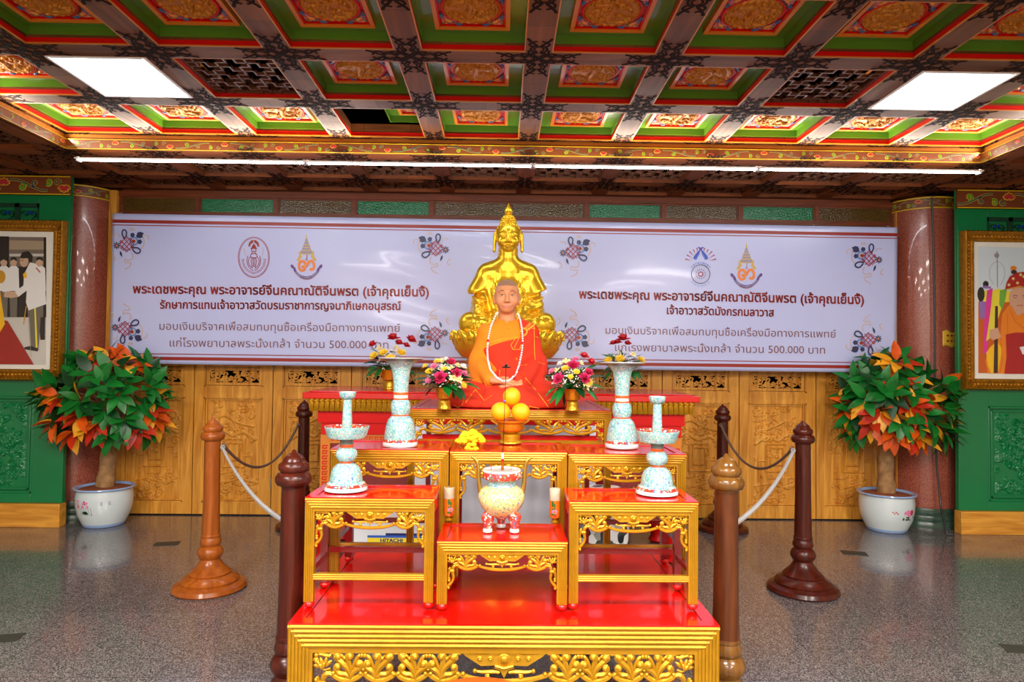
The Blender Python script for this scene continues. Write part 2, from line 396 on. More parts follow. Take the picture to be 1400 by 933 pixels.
# floor of polished speckled granite
def floor_mat():
    m = speck('granite_floor', (100, 94, 94), [(72, 68, 70), (136, 126, 124), (54, 50, 54), (152, 142, 138), (104, 92, 88)], 190, 0.62, 0.13, 0.35)
    nt = m.node_tree; p = nt.nodes['Principled BSDF']; N = nt.nodes.new; L = nt.links.new
    tc = N('ShaderNodeTexCoord'); br = N('ShaderNodeTexBrick'); L(tc.outputs['Object'], br.inputs['Vector'])
    br.offset = 0.0; br.inputs['Scale'].default_value = 1.0; br.inputs['Brick Width'].default_value = 0.8; br.inputs['Row Height'].default_value = 0.8
    br.inputs['Mortar Size'].default_value = 0.0025; br.inputs['Color1'].default_value = (1, 1, 1, 1); br.inputs['Color2'].default_value = (0.9, 0.9, 0.9, 1)
    br.inputs['Mortar'].default_value = (0.5, 0.5, 0.5, 1)
    mx = N('ShaderNodeMix'); mx.data_type = 'RGBA'; mx.blend_type = 'MULTIPLY'; mx.inputs['Factor'].default_value = 1
    src = p.inputs['Base Color'].links[0].from_socket
    L(src, mx.inputs['A']); L(br.outputs['Color'], mx.inputs['B']); L(mx.outputs['Result'], p.inputs['Base Color'])
    n = N('ShaderNodeTexNoise'); n.inputs['Scale'].default_value = 30; L(tc.outputs['Object'], n.inputs['Vector'])
    mr = N('ShaderNodeMapRange'); mr.inputs['To Min'].default_value = 0.10; mr.inputs['To Max'].default_value = 0.2
    L(n.outputs['Fac'], mr.inputs['Value']); L(mr.outputs['Result'], p.inputs['Roughness'])
    return m
b = MB(); b.box(-6.2, 6.2, -4.6, 7.0, -0.1, 0.0); struct(b.build('floor', floor_mat()))
wm = mat('plain_wall', (196, 186, 170), 0.7)
b = MB(); b.box(-6.3, -6.2, -4.6, 7.0, 0, 3.5); struct(b.build('wall_left', wm))
b = MB(); b.box(6.2, 6.3, -4.6, 7.0, 0, 3.5); struct(b.build('wall_right', wm))
b = MB(); b.box(-6.2, 6.2, -4.7, -4.6, 0, 3.5); struct(b.build('wall_front', wm))
# ---- back wall: brown framework with transom lights above ten carved door leaves
XL, XR = -3.62, 3.72
NLEAF = 10; LW = (XR - XL) / NLEAF
b = MB()
b.box(-6.2, XL, WY + 0.12, WY + 0.22, 0, 3.5); b.box(XR, 6.2, WY + 0.12, WY + 0.22, 0, 3.5)
b.box(XL, XR, WY + 0.03, WY + 0.12, 3.03, 3.5)
b.box(XL, XR, WY - 0.03, WY + 0.05, 2.985, 3.03)
b.box(XL, XR, WY - 0.02, WY + 0.05, 2.80, 2.835)
b.box(XL - 0.1, XR + 0.1, WY + 0.35, WY + 0.4, 0, 3.5, 1)
for i in range(NLEAF + 1):
    x = XL + i * LW; b.box(x - 0.017, x + 0.017, WY - 0.018, WY + 0.05, 2.835, 2.985)
struct(b.build('wall_back', [M['trim_brown'], M['black']]))
def glass_mat(name, col):
    return speck(name, col, [tuple(int(c * q) for c in col) for q in (0.75, 1.15, 0.9, 1.25)], 75, 0.4, 0.2, 0.3, bump=0.6)
gl_b = glass_mat('brown_pressed_glass', (84, 60, 14)); gl_g = glass_mat('green_pressed_glass', (4, 110, 62))
for i in range(NLEAF):
    x = XL + i * LW
    col = gl_g if i in (1, 3, 6, 8) else gl_b
    f = MB()
    for (u0, u1, z0, z1) in ((0.017, 0.03, 2.835, 2.985), (LW - 0.03, LW - 0.017, 2.835, 2.985), (0.03, LW - 0.03, 2.835, 2.848), (0.03, LW - 0.03, 2.972, 2.985)):
        f.box(x + u0, x + u1, WY - 0.008, WY + 0.03, z0, z1)
    w = struct(f.build('window_%d' % (i + 1), M['trim_brown']))
    g = MB(); g.box(x + 0.028, x + LW - 0.028, WY + 0.005, WY + 0.012, 2.846, 2.974)
    g.build('pane', col, w)
# ---- carved folding door leaves
def door_relief(seed):
    R = Relief(0.51, 0.94, 100, 186)
    a = 0.016
    R.frame(-0.10, 0.10, -0.16, 0.10, 0.010, a); R.frame(-0.05, 0.06, -0.10, 0.06, 0.008, a)
    R.frame(-0.17, -0.08, -0.28, -0.06, 0.008, a * 0.8); R.frame(0.09, 0.18, -0.22, 0.02, 0.008, a * 0.8)
    R.stroke([(-0.20, 0.10), (-0.10, 0.17), (0.02, 0.13), (0.12, 0.2), (0.2, 0.16)], 0.016, a)
    R.stroke([(-0.18, 0.22), (-0.05, 0.25), (0.08, 0.32), (0.19, 0.30)], 0.014, a)
    R.stroke([(-0.2, -0.3), (-0.06, -0.27), (0.08, -0.31), (0.2, -0.27)], 0.012, a)
    R.scrolls(34, seed, 0.02, 0.055, 0.010, a, (-0.2, 0.2, 0.08, 0.46))
    R.scrolls(26, seed + 5, 0.02, 0.05, 0.010, a, (-0.2, 0.2, -0.46, -0.24))
    R.scrolls(10, seed + 9, 0.015, 0.03, 0.007, a * .8, (-0.2, 0.2, -0.24, 0.08))
    R.fade(0.02); return R
leaf_mesh = {}
def door_leaf(i):
    x = XL + i * LW + 0.004; w = LW - 0.008
    t = thing('door_%d' % (i + 1), None, None, (x, WY, 0)); struct(t)
    if 'f' not in leaf_mesh:
        f = MB(); st = 0.085
        f.box(0, st, 0, 0.045, 0.012, 2.795); f.box(w - st, w, 0, 0.045, 0.012, 2.795)
        for z0, z1 in ((0.012, 0.12), (1.10, 1.20), (1.40, 1.47), (2.70, 2.795)):
            f.box(st, w - st, 0.001, 0.044, z0, z1)
        for z0, z1, d in ((0.12, 1.10, 0.012), (1.20, 1.40, 0.012), (1.47, 2.70, 0.012)):     # mouldings
            for q, o in ((0.0, 0.006), (0.016, 0.014)):
                f.box(st + q, st + q + 0.012, o, 0.04, z0 + q, z1 - q); f.box(w - st - q - 0.012, w - st - q, o, 0.04, z0 + q, z1 - q)
                f.box(st + q, w - st - q, o, 0.04, z0 + q, z0 + q + 0.012); f.box(st + q, w - st - q, o, 0.04, z1 - q - 0.012, z1 - q)
        f.box(st + 0.02, w - st - 0.02, 0.034, 0.044, 1.47, 2.70)
        leaf_mesh['f'] = f.mesh('door_frame', M['teak'])
        for s in (0, 1):
            pm = MB(); R = door_relief(11 + s * 50); R.to(pm, w / 2, 0.034, 0.61)
            if s: pm.xform(Matrix.Translation((w, 0, 0)) @ Matrix.Scale(-1, 4, (1, 0, 0))); pm.f = [list(reversed(q)) for q in pm.f]
            leaf_mesh[s] = pm.mesh('carved_panel', M['teak'])
        g = MB(); rd = random.Random(4)
        gx0, gx1, gz0, gz1 = st + 0.035, w - st - 0.035, 1.235, 1.365
        for k in range(64):
            cx, cz, R = rd.uniform(gx0, gx1), rd.uniform(gz0 + 0.01, gz1 - 0.01), rd.uniform(0.016, 0.034)
            p = [(max(gx0, min(gx1, u)), 0.022, max(gz0, min(gz1, v))) for u, v in spiral2(cx, cz, R, rd.uniform(0.8, 1.4), rd.uniform(0, 6.28), rd.choice((-1, 1)), 11)]
            g.tube(p, 0.0068, 5)
        for zz in (gz0, gz1): g.box(gx0 - 0.02, gx1 + 0.02, 0.014, 0.036, zz - 0.012, zz + 0.006)
        for xx in (gx0, gx1): g.box(xx - 0.012, xx + 0.012, 0.014, 0.036, gz0, gz1)
        leaf_mesh['g'] = g.mesh('openwork_panel', M['teak'])
        h = MB(); h.tube([(0, -0.004, 0), (0, -0.004, 0.11)], 0.006, 8); leaf_mesh['h'] = h.mesh('hinge', M['porc_grey'])
    def part(nm, key, loc=(0, 0, 0)):
        o = bpy.data.objects.new(nm, leaf_mesh[key]); COL.objects.link(o); o.parent = t; o.location = loc; return o
    part('door_frame', 'f'); part('carved_panel', i % 2); part('openwork_panel', 'g')
    if i % 2 == 0 and i: part('hinge', 'h', (-0.004, 0, 0.25)); part('hinge', 'h', (-0.004, 0, 1.36))
for i in range(NLEAF): door_leaf(i)
b = MB(); b.box(XL, XR, WY - 0.005, WY + 0.06, 0.0, 0.012); struct(b.build('trim_1', M['dark_metal']))
# upright wood posts between doors and columns
b = MB(); b.box(XL - 0.07, XL - 0.002, WY - 0.06, WY + 0.1, 0, 3.03); struct(b.build('trim_2', M['teak']))
b = MB(); b.box(XR + 0.002, XR + 0.07, WY - 0.06, WY + 0.1, 0, 3.03); struct(b.build('trim_3', M['teak']))
# ---- floral painted bands (flat painted ornament laid on its board)
def band_motif(b, x, z, L, h, y, flip=1, conv=None):
    """one repeat of the scrolling lotus band: L long, h high, on plane y; slots 1 teal 2 leaf green 3 rose 4 yellow"""
    s = h
    def T(pts, r, m):
        P = [(x + u, y - (0.001 if m == 4 else 0.001 + 0.014 * h), z + flip * v) for u, v in pts]
        b.tube(P, r, 4, m, flat=0.2)
    st = bez((0, -0.3 * s), (L * 0.25, -0.42 * s), (L * 0.4, 0.42 * s), (L * 0.62, 0.30 * s), 10)
    T(st, 0.065 * s, 4); T(st, 0.042 * s, 1)
    for cx, cz, R, a0, sg, m in ((L * 0.2, 0.1 * s, 0.24 * s, -1.6, 1, 2), (L * 0.42, -0.12 * s, 0.22 * s, 1.6, 1, 1), (L * 0.78, -0.16 * s, 0.22 * s, 0, -1, 1), (L * 0.64, -0.2 * s, 0.2 * s, 2.2, -1, 2)):
        sp = spiral2(cx, cz, R, 0.9, a0, sg, 9)
        T(sp, (0.1 if m == 2 else 0.07) * s, 4); T(sp, (0.072 if m == 2 else 0.045) * s, m)
    cx, cz = L * 0.9, 0.08 * s
    for k in range(-2, 3):
        a = PI / 2 + k * 0.55
        c = (cx + 0.2 * s * math.cos(a), cz - 0.1 * s + 0.24 * s * math.sin(a))
        R = Matrix.Rotation(-(a), 3, 'Y')
        b.ball((x + c[0], y - 0.002, z + flip * c[1]), (0.22 * s, 0.001, 0.125 * s), 4, 8, 4, Matrix.Rotation(-a * flip, 3, 'Y'))
        b.ball((x + c[0], y - 0.004, z + flip * c[1]), (0.17 * s, 0.001, 0.085 * s), 3, 8, 4, Matrix.Rotation(-a * flip, 3, 'Y'))
def band_mats(ground): return [ground, M['teal_p'], M['leafg_p'], M['rose_p'], M['yellow_p']]
M['teal_p'] = mat('teal_paint', (12, 70, 88), 0.4); M['leafg_p'] = mat('leaf_green_paint', (90, 150, 30), 0.4)
M['rose_p'] = mat('rose_paint', (186, 40, 50), 0.4); M['yellow_p'] = mat('yellow_paint', (224, 186, 20), 0.4)
M['band_brown'] = mat('band_brown_paint', (120, 58, 26), 0.4)
def lotus_band(x0, x1, z0, z1, y, name, parent=None, rep=None, axis_m=None, struct_=False):
    b = MB(); h = z1 - z0; L = rep or h * 3.0
    b.box(x0, x1, y, y + 0.02, z0, z1, 0)
    for zz in (z0, z1): b.box(x0, x1, y - 0.004, y, zz - 0.05 * h if zz == z1 else zz, zz if zz == z1 else zz + 0.05 * h, 4)
    n = max(1, int(round((x1 - x0) / L))); L = (x1 - x0) / n
    for k in range(n): band_motif(b, x0 + k * L, (z0 + z1) / 2, L, h * 0.92, y, 1 if k % 2 == 0 else -1)
    if axis_m is not None: b.xform(axis_m)
    o = b.build(name, band_mats(M['band_brown']), parent)
    return struct(o) if struct_ else o
# ---- green carved side panels with picture-height niche work
def green_panel(name, x0, x1, label, inner_right):
    t = thing('carved_screen', label, 'screen', ((x0 + x1) / 2, GY, 0)); w = x1 - x0; hx = w / 2
    b = MB(); b.box(-hx, hx, 0.03, 0.045, 0.20, 3.055)
    # stiles, rails, stepped moulding round the lower carved field
    sw = 0.27
    for sx in (-1, 1):
        b.box(min(sx * hx, sx * (hx - sw)), max(sx * hx, sx * (hx - sw)), 0, 0.03, 0.20, 2.88)
    b.box(-hx + sw, hx - sw, 0.0, 0.03, 1.12, 1.30); b.box(-hx + sw, hx - sw, 0, 0.03, 0.20, 0.28); b.box(-hx + sw, hx - sw, 0, 0.03, 2.81, 2.88)
    for q in (0, 0.03):
        fx, z0, z1 = hx - sw - q, 0.28 + q, 1.12 - q
        yy = 0.004 + q * 0.3
        b.box(-fx, -fx + 0.02, yy, 0.04, z0, z1); b.box(fx - 0.02, fx, yy, 0.04, z0, z1); b.box(-fx, fx, yy, 0.04, z0, z0 + 0.02); b.box(-fx, fx, yy, 0.04, z1 - 0.02, z1)
    b.build('body', M['green'], t, bevel=0.004)
    R = Relief(w - 2 * sw - 0.14, 0.72, 300, 130)
    R.scrolls(330, 3 + int(inner_right), 0.015, 0.045, 0.009, 0.020); R.fade(0.03)
    m = MB(); R.to(m, 0, 0.028, 0.70); m.build('carving', M['green'], t)
    bs = MB(); bs.box(-hx - 0.012 * (not inner_right), hx + 0.012 * inner_right, -0.05, 0.045, 0.0, 0.20); bs.build('plinth', M['teak_x'], t, bevel=0.004)
    lotus_band(-hx, hx, 2.885, 3.05, -0.005, 'painted_band', t, 0.5)
    # small fretwork windows in the head with blue glass behind
    lw = MB(); gl = MB(); n = int((w - 2 * sw) / 0.19); cw = (w - 2 * sw) / n
    for k in range(n):
        cx = -hx + sw + (k + .5) * cw
        lw.box(cx - cw / 2, cx - cw / 2 + 0.02, 0.006, 0.03, 2.60, 2.81); lw.box(cx + cw / 2 - 0.02, cx + cw / 2, 0.006, 0.03, 2.60, 2.81)
        lw.box(cx - cw / 2, cx + cw / 2, 0.006, 0.03, 2.775, 2.81)
        for a in range(4):
            lw.tube([(u, 0.02, v) for u, v in spiral2(cx + (-0.035, 0.035, -0.03, 0.03)[a], 2.64 + (0, 0, 0.08, 0.08)[a], 0.036, 1.1, a * 1.6, (-1, 1)[a % 2], 10)], 0.006, 5)
        gl.box(cx - 0.03, cx + 0.03, 0.027, 0.029, 2.715, 2.745)
    lw.build('fretwork', M['green_dark'], t); gl.build('blue_glass', M['blue_glass'], t)
    return t
green_panel('green_panel', -5.9, -3.80, 'green carved screen with lotus band and orange plinth behind the photograph of white uniforms', True)
green_panel('green_panel', 4.045, 6.1, 'green carved screen with lotus band and orange plinth behind the photograph of the robed monk', False)
# ---- round red granite columns
def column(x, label):
    t = thing('column', label, 'column', (x, 6.43, 0)); struct(t)
    b = MB(); b.lathe([(0.305, 0.16), (0.305, 2.93)], seg=56); b.build('shaft', M['col_granite'], t)
    b = MB(); b.lathe([(0.335, 0), (0.335, 0.05), (0.325, 0.06), (0.332, 0.085), (0.322, 0.115), (0.314, 0.12), (0.32, 0.14), (0.312, 0.17), (0.30, 0.175)], seg=56)
    b.build('column_base', M['base_granite'], t)
    b = MB(); L = 2 * PI * 0.311 / 6
    b.lathe([(0.311, 2.925), (0.311, 3.03)], seg=56, m=0)
    for zz in (2.925, 3.02): b.lathe([(0.316, zz), (0.316, zz + 0.01)], seg=56, m=4)
    c = MB()
    for k in range(6): band_motif(c, k * L, 2.978, L, 0.085, 0, 1 if k % 2 else -1)
    vs = []
    for (u, y, z) in c.v:
        th = u / 0.311; r = 0.311 - y; vs.append((r * math.cos(th), r * math.sin(th), z))
    off = len(b.v); b.v += vs
    for f, m_ in zip(c.f, c.m): b.f.append([off + q for q in f]); b.m.append(m_); b.sm.append(True)
    b.build('painted_capital', band_mats(M['band_brown']), t)
column(-3.99, 'red granite column behind the planter with lotus decal')
column(4.02, 'red granite column with a black cable and yellow paper')
# cable running down the right column and a yellow inscribed paper stuck to it
ca = [at(1274, 270, 6.07), at(1276, 330, 6.07), at(1278, 440, 6.07), at(1278, 560, 6.07), at(1281, 640, 6.07), at(1286, 690, 6.03), at(1294, 718, 5.88)]
ca[-1].z = 0.012; ca.append(Vector((ca[-1].x + 0.04, 5.86, 0.012)))
b = MB(); pts = []
for p, q in zip(ca[:-1], ca[1:]):
    for k in range(4): pts.append(p.lerp(q, k / 4))
pts.append(ca[-1])
b.tube(pts, 0.008, 6); tag(b.build('power_cable', M['cable']), 'black power cable hanging down the red granite column', 'cable')
b = MB(); pa = MB()
def on_col(u, z): # u metres round from the front of the column
    th = -PI / 2 + (u - 0.05) / 0.308; return (4.02 + 0.308 * math.cos(th), 6.43 + 0.308 * math.sin(th), z)
b.grid(lambda u, v: on_col(0.05 + 0.2 * u, 1.65 + 0.14 * v + 0.012 * math.sin(9 * u)), 12, 6)
pr = b.build('paper_notice', mat('yellow_paper', (212, 170, 50), 0.5), solid=0.002)
tag(pr, 'yellow paper with red marks stuck on the red column', 'notice')
for k in range(4):
    for j in range(2):
        u0 = 0.085 + 0.042 * k; z = 1.695 + 0.05 * j
        pa.add([tuple(Vector(on_col(u0 + du, z + dz)) + Vector((0, -0.006, 0))) for du, dz in ((0, 0), (0.025, 0), (0.025, 0.016), (0, 0.016))], [(0, 1, 2, 3)])
pa.build('red_marks', M['ink_red'], pr)
# ------------------------------------------------------------------ CEILING
def motif(b, cx, cy, z, m=1, half=None, L=0.235, W_=0.058):
    """dark openwork star at a beam crossing, four arms of paired curls"""
    def T(pts, r=0.0075): b.tube([(cx + u, cy + v, z) for u, v in pts], r, 4, m, flat=0.2, up=(0, 0, 1))
    arms = [(1, 0), (-1, 0), (0, 1), (0, -1)]
    if half == 'back': arms.remove((0, 1))
    for dx, dy in arms:
        def R(u, v): return (u * dx - v * dy, u * dy + v * dx)
        for s in (1, -1):
            for (x0, x1, w) in ((0.0, 0.085, 0.9), (0.07, 0.155, 0.95)):      # two leaf-shaped loops
                T([R(*p) for p in bez((x0 * L / .235, 0.004 * s), (x0 * L / .235 + 0.01, W_ * w * s), (x1 * L / .235 - 0.02, W_ * w * 1.1 * s), (x1 * L / .235, 0.008 * s), 7)])
                T([R(*p) for p in bez((x0 * L / .235 + 0.02, 0.012 * s), (x0 * L / .235 + 0.03, W_ * 0.5 * s), (x1 * L / .235 - 0.03, W_ * 0.6 * s), (x1 * L / .235 - 0.015, 0.008 * s), 5)], 0.006)
            T([R(*p) for p in bez((0.135 * L / .235, 0.006 * s), (0.17 * L / .235, 0.012 * s), (0.19 * L / .235, W_ * 0.9 * s), (L, W_ * 1.1 * s), 6)], 0.009)
            T([R(*p) for p in bez((0.14 * L / .235, 0.03 * s), (0.16 * L / .235, W_ * 1.2 * s), (0.19 * L / .235, W_ * s), (0.205 * L / .235, 0.012 * s), 6)])
            T([R(0.05 * L / .235, W_ * 0.92 * s), R(0.10 * L / .235, W_ * 0.95 * s)])
def beam_mat(name, c1, c2, axis):
    """wood veneer boards of slightly different tone"""
    m = wood(name, c1, c2, 0.55, 0.0, axis, 0.6); nt = m.node_tree; p = nt.nodes['Principled BSDF']; N = nt.nodes.new; L = nt.links.new
    tc = N('ShaderNodeTexCoord'); mp = N('ShaderNodeMapping'); L(tc.outputs['Object'], mp.inputs[0])
    br = N('ShaderNodeTexBrick'); br.inputs['Scale'].default_value = 1; br.inputs['Mortar Size'].default_value = 0.002
    br.inputs['Color1'].default_value = (0.72, 0.72, 0.74, 1); br.inputs['Color2'].default_value = (1.15, 1.08, 1.0, 1); br.inputs['Mortar'].default_value = (0.4, 0.4, 0.4, 1)
    br.inputs['Brick Width'].default_value = 0.36; br.inputs['Row Height'].default_value = 0.7; br.offset = 0.37
    if axis == 'y': mp.inputs['Rotation'].default_value = (0, 0, PI / 2)
    p.inputs['Specular IOR Level'].default_value = 0.18
    L(mp.outputs[0], br.inputs['Vector'])
    mx = N('ShaderNodeMix'); mx.data_type = 'RGBA'; mx.blend_type = 'MULTIPLY'; mx.inputs['Factor'].default_value = 1
    src = p.inputs['Base Color'].links[0].from_socket
    L(src, mx.inputs['A']); L(br.outputs['Color'], mx.inputs['B']); L(mx.outputs['Result'], p.inputs['Base Color'])
    return m
bm_x = beam_mat('beam_boards_x', (92, 50, 22), (132, 78, 38), 'x'); bm_y = beam_mat('beam_boards_y', (92, 50, 22), (132, 78, 38), 'y')
HB = 0.073
def rowy(j): return BY3 - (3 - j) * DY
def colx(k): return BX + k * DX
# raised part: k -5..5, rows 0..3 (row -1 in front of the picture)
up = MB()
for j in range(-1, 4):
    y = rowy(j); y1 = y + HB if j < 3 else y - 0.028
    up.box(colx(-5), colx(5), y - HB, y1, ZU, ZU + 0.10, 0)
for k in range(-5, 6):
    x = colx(k)
    for j in range(-1, 3): up.box(x - HB, x + HB, rowy(j) + HB, rowy(j + 1) - HB, ZU, ZU + 0.10, 2)
for j in range(0, 4):
    for k in range(-4, 5): motif(up, colx(k), rowy(j), ZU - 0.001, 1, 'back' if j == 3 else None)
    for k in (-5, 5):
        motif(up, colx(k), rowy(j), ZU - 0.001, 1)
# red and gold lip round every coffer opening
for j in range(-1, 3):
    for k in range(-5, 5):
        x0, x1, y0, y1 = colx(k) + HB, colx(k + 1) - HB, rowy(j) + HB, rowy(j + 1) - HB
        for q, (m_, zz) in enumerate(((4, 0.0), (3, 0.007))):
            d = 0.004 * q
            zt = ZU + zz; zb = zt + (0.007 if q == 0 else 0.028)
            up.box(x0 - 0.001, x0 + 0.006 - d, y0, y1, zt, zb, m_); up.box(x1 - 0.006 + d, x1 + 0.001, y0, y1, zt, zb, m_)
            up.box(x0, x1, y0 - 0.001, y0 + 0.006 - d, zt, zb, m_); up.box(x0, x1, y1 - 0.006 + d, y1 + 0.001, zt, zb, m_)
up.box(-6.2, 6.2, rowy(-1) - 3.0, 5.3, 3.45, 3.5, 2)
ob = up.build('ceiling', [bm_x, M['beam_dark'], bm_y, M['red_paint'], M['coffer_orange']]); struct(ob)
# plain ceiling behind the photographer
b = MB(); b.box(-6.2, 6.2, -4.6, rowy(-1) - HB, ZU, ZU + 0.05); struct(b.build('ceiling_plain', mat('plain_ceiling', (150, 104, 66), 0.5)))
# fascia between the raised and the lower ceiling: orange board above, lotus band below
EY = rowy(3) - 0.028
b = MB()
b.box(colx(-5) - 0.02, colx(5) + 0.02, EY, EY + 0.03, ZL + 0.07, ZU + 0.1)
b.box(colx(-5) + 0.028 - 0.05, colx(-5) + 0.028, rowy(-1), EY, ZL + 0.07, ZU + 0.1); b.box(colx(5) - 0.028, colx(5) + 0.022, rowy(-1), EY, ZL + 0.07, ZU + 0.1)
struct(b.build('trim_4', M['orange_wood']))
lotus_band(colx(-5) + 0.06, colx(5) - 0.06, ZL - 0.004, ZL + 0.072, EY - 0.035, 'trim_5', None, 0.42, None, True)
LXm = Matrix.Translation((colx(-5) + 0.06, EY - 0.035, 0)) @ Matrix.Rotation(PI / 2, 4, 'Z')
lotus_band(-2.9, 0.0, ZL - 0.004, ZL + 0.072, 0, 'trim_6', None, 0.42, LXm, True)
RXm = Matrix.Translation((colx(5) - 0.06, EY - 0.035, 0)) @ Matrix.Rotation(-PI / 2, 4, 'Z')
lotus_band(0.0, 2.9, ZL - 0.004, ZL + 0.072, 0, 'trim_7', None, 0.42, RXm, True)
# lower ceiling: beams and fret lattices
lo = MB()
def lbox(x0, x1, y0, y1, m_): lo.box(x0, x1, y0, y1, ZL, ZL + 0.09, m_)
ly = [EY + 0.075, EY + 0.075 + 0.70, 6.56]
lbox(-6.2, 6.2, EY - 0.012, EY + 0.15, 0)
lbox(-6.2, 6.2, ly[1] - 0.065, ly[1] + 0.065, 0); lbox(-6.2, 6.2, 6.36, 6.52, 0)
for k in range(-8, 9):
    x = colx(k)
    for ya, yb in ((EY + 0.15, ly[1] - 0.065), (ly[1] + 0.065, 6.36)): lbox(x - 0.068, x + 0.068, ya, yb, 2)
    motif(lo, x, ly[0], ZL - 0.001, 1, L=0.2); motif(lo, x, ly[1], ZL - 0.001, 1, L=0.2, W_=0.05)
# sides beyond the raised field
for sx in (-1, 1):
    xe = colx(5 * sx); x_in = xe - sx * 0.012
    for k in (5, 6, 7, 8):
        xa = colx(k * sx)
        x0, x1 = sorted((xa - 0.068 if k > 5 else min(x_in, xe + sx * 0.14), xa + 0.068 if k > 5 else max(x_in, xe + sx * 0.14)))
        lo.box(x0, x1, rowy(-1), EY - 0.012, ZL, ZL + 0.09, 2)
    for j in range(0, 3):
        xs = sorted((xe + sx * 0.14, sx * 6.2)); lo.box(xs[0], xs[1], rowy(j) - 0.065, rowy(j) + 0.065, ZL, ZL + 0.09, 0)
        for k in (6, 7): motif(lo, colx(k * sx), rowy(j), ZL - 0.001, 1, L=0.2)
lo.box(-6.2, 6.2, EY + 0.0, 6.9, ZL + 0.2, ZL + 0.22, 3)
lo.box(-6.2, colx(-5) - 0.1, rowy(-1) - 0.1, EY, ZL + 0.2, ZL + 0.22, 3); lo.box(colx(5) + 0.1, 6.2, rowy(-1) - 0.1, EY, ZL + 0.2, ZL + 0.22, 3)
bd_x = beam_mat('low_beam_boards_x', (104, 52, 24), (138, 74, 36), 'x'); bd_y = beam_mat('low_beam_boards_y', (104, 52, 24), (138, 74, 36), 'y')
struct(lo.build('ceiling_low', [bd_x, M['beam_dark'], bd_y, M['black']]))
b = MB(); b.box(-6.2, colx(-5) + 0.0, -4.6, rowy(-1) - 0.05, ZL + 0.05, ZL + 0.1); b.box(colx(5), 6.2, -4.6, rowy(-1) - 0.05, ZL + 0.05, ZL + 0.1)
struct(b.build('ceiling_side', mat('plain_side_ceiling', (120, 74, 46), 0.5)))
def fret(b, w, d, u=0.052, t=0.010, hgt=0.018, m=0):
    """lattice of interlocking crosses filling w x d, centred on the origin, in the plane z = 0 .. hgt"""
    nx, ny = int(round(w / u)), int(round(d / u)); ux, uy = w / nx, d / ny
    def cid(i, j):
        r = (i - 2 * j) % 5
        return {0: (i, j), 1: (i - 1, j), 4: (i + 1, j), 3: (i, j - 1), 2: (i, j + 1)}[r]
    for j in range(ny):
        for i in range(nx):
            x0, y0 = -w / 2 + i * ux, -d / 2 + j * uy
            if i + 1 < nx and cid(i, j) != cid(i + 1, j): b.box(x0 + ux - t / 2, x0 + ux + t / 2, y0 - t / 2, y0 + uy + t / 2, 0, hgt, m)
            if j + 1 < ny and cid(i, j) != cid(i, j + 1): b.box(x0 - t / 2, x0 + ux + t / 2, y0 + uy - t / 2, y0 + uy + t / 2, 0.0005, hgt + 0.0005, m)
    for sx in (-1, 1): b.box(sx * w / 2 - t, sx * w / 2 + t, -d / 2, d / 2, 0, hgt, m)
    for sy in (-1, 1): b.box(-w / 2, w / 2, sy * d / 2 - t, sy * d / 2 + t, 0, hgt, m)
ORD = ['first', 'second', 'third', 'fourth', 'fifth', 'sixth', 'seventh', 'eighth', 'ninth', 'tenth', 'eleventh', 'twelfth', 'thirteenth', 'fourteenth', 'fifteenth', 'sixteenth', 'seventeenth', 'eighteenth']
def project(p):
    v = ROT.transposed() @ (Vector(p) - Vector((0, 0, EYE)))
    return (CX + F * v.x / -v.z, CY - F * v.y / -v.z) if v.z < -0.01 else (-1e4, -1e4)
# lattices of the lower ceiling (rear two rows), one thing per bay
cw = DX - 0.136
fm = {}
def fret_mesh(w, d):
    k = (round(w, 3), round(d, 3))
    if k not in fm:
        b = MB(); fret(b, w, d); fm[k] = b.mesh('fret_lattice', [M['lattice']])
    return fm[k]
d0, d1 = ly[1] - 0.065 - (EY + 0.15), 6.36 - (ly[1] + 0.065)
for r, (dd, yc) in enumerate(((d0, EY + 0.15 + d0 / 2), (d1, 6.36 - d1 / 2))):
    vis = [k for k in range(-8, 8) if -60 < project((colx(k) + DX / 2, yc, ZL))[0] < 1460]
    for n, k in enumerate(vis):
        o = bpy.data.objects.new('fret_lattice', fret_mesh(cw, dd)); COL.objects.link(o); o.location = (colx(k) + DX / 2, yc, ZL + 0.03)
        tag(o, 'dark fret lattice %s, %s from the left' % (('just behind the tube light', 'along the top of the back wall')[r], ORD[n]), 'ceiling lattice', 'fret lattices of the low ceiling')
# lattices at the sides of the low ceiling
for sx in (-1, 1):
    for j in range(0, 3):
        ya, yb = rowy(j) + 0.065, (rowy(j + 1) - 0.065 if j < 2 else EY - 0.012)
        for q in range(5, 8):
            xa, xb = sorted((colx(q * sx) + sx * (0.068 if q > 5 else 0.14), colx((q + 1) * sx) - sx * 0.068))
            pr_ = project(((xa + xb) / 2, (ya + yb) / 2, ZL))
            if not (-40 < pr_[0] < 1440 and -30 < pr_[1]): continue
            o = bpy.data.objects.new('fret_lattice', fret_mesh(xb - xa, yb - ya)); COL.objects.link(o); o.location = ((xa + xb) / 2, (ya + yb) / 2, ZL + 0.03)
            tag(o, 'dark fret lattice at the %s ceiling edge, %s bay outward, %s row forward' % ('left' if sx < 0 else 'right', ORD[q - 5], ORD[2 - j]), 'ceiling lattice', 'fret lattices of the low ceiling')
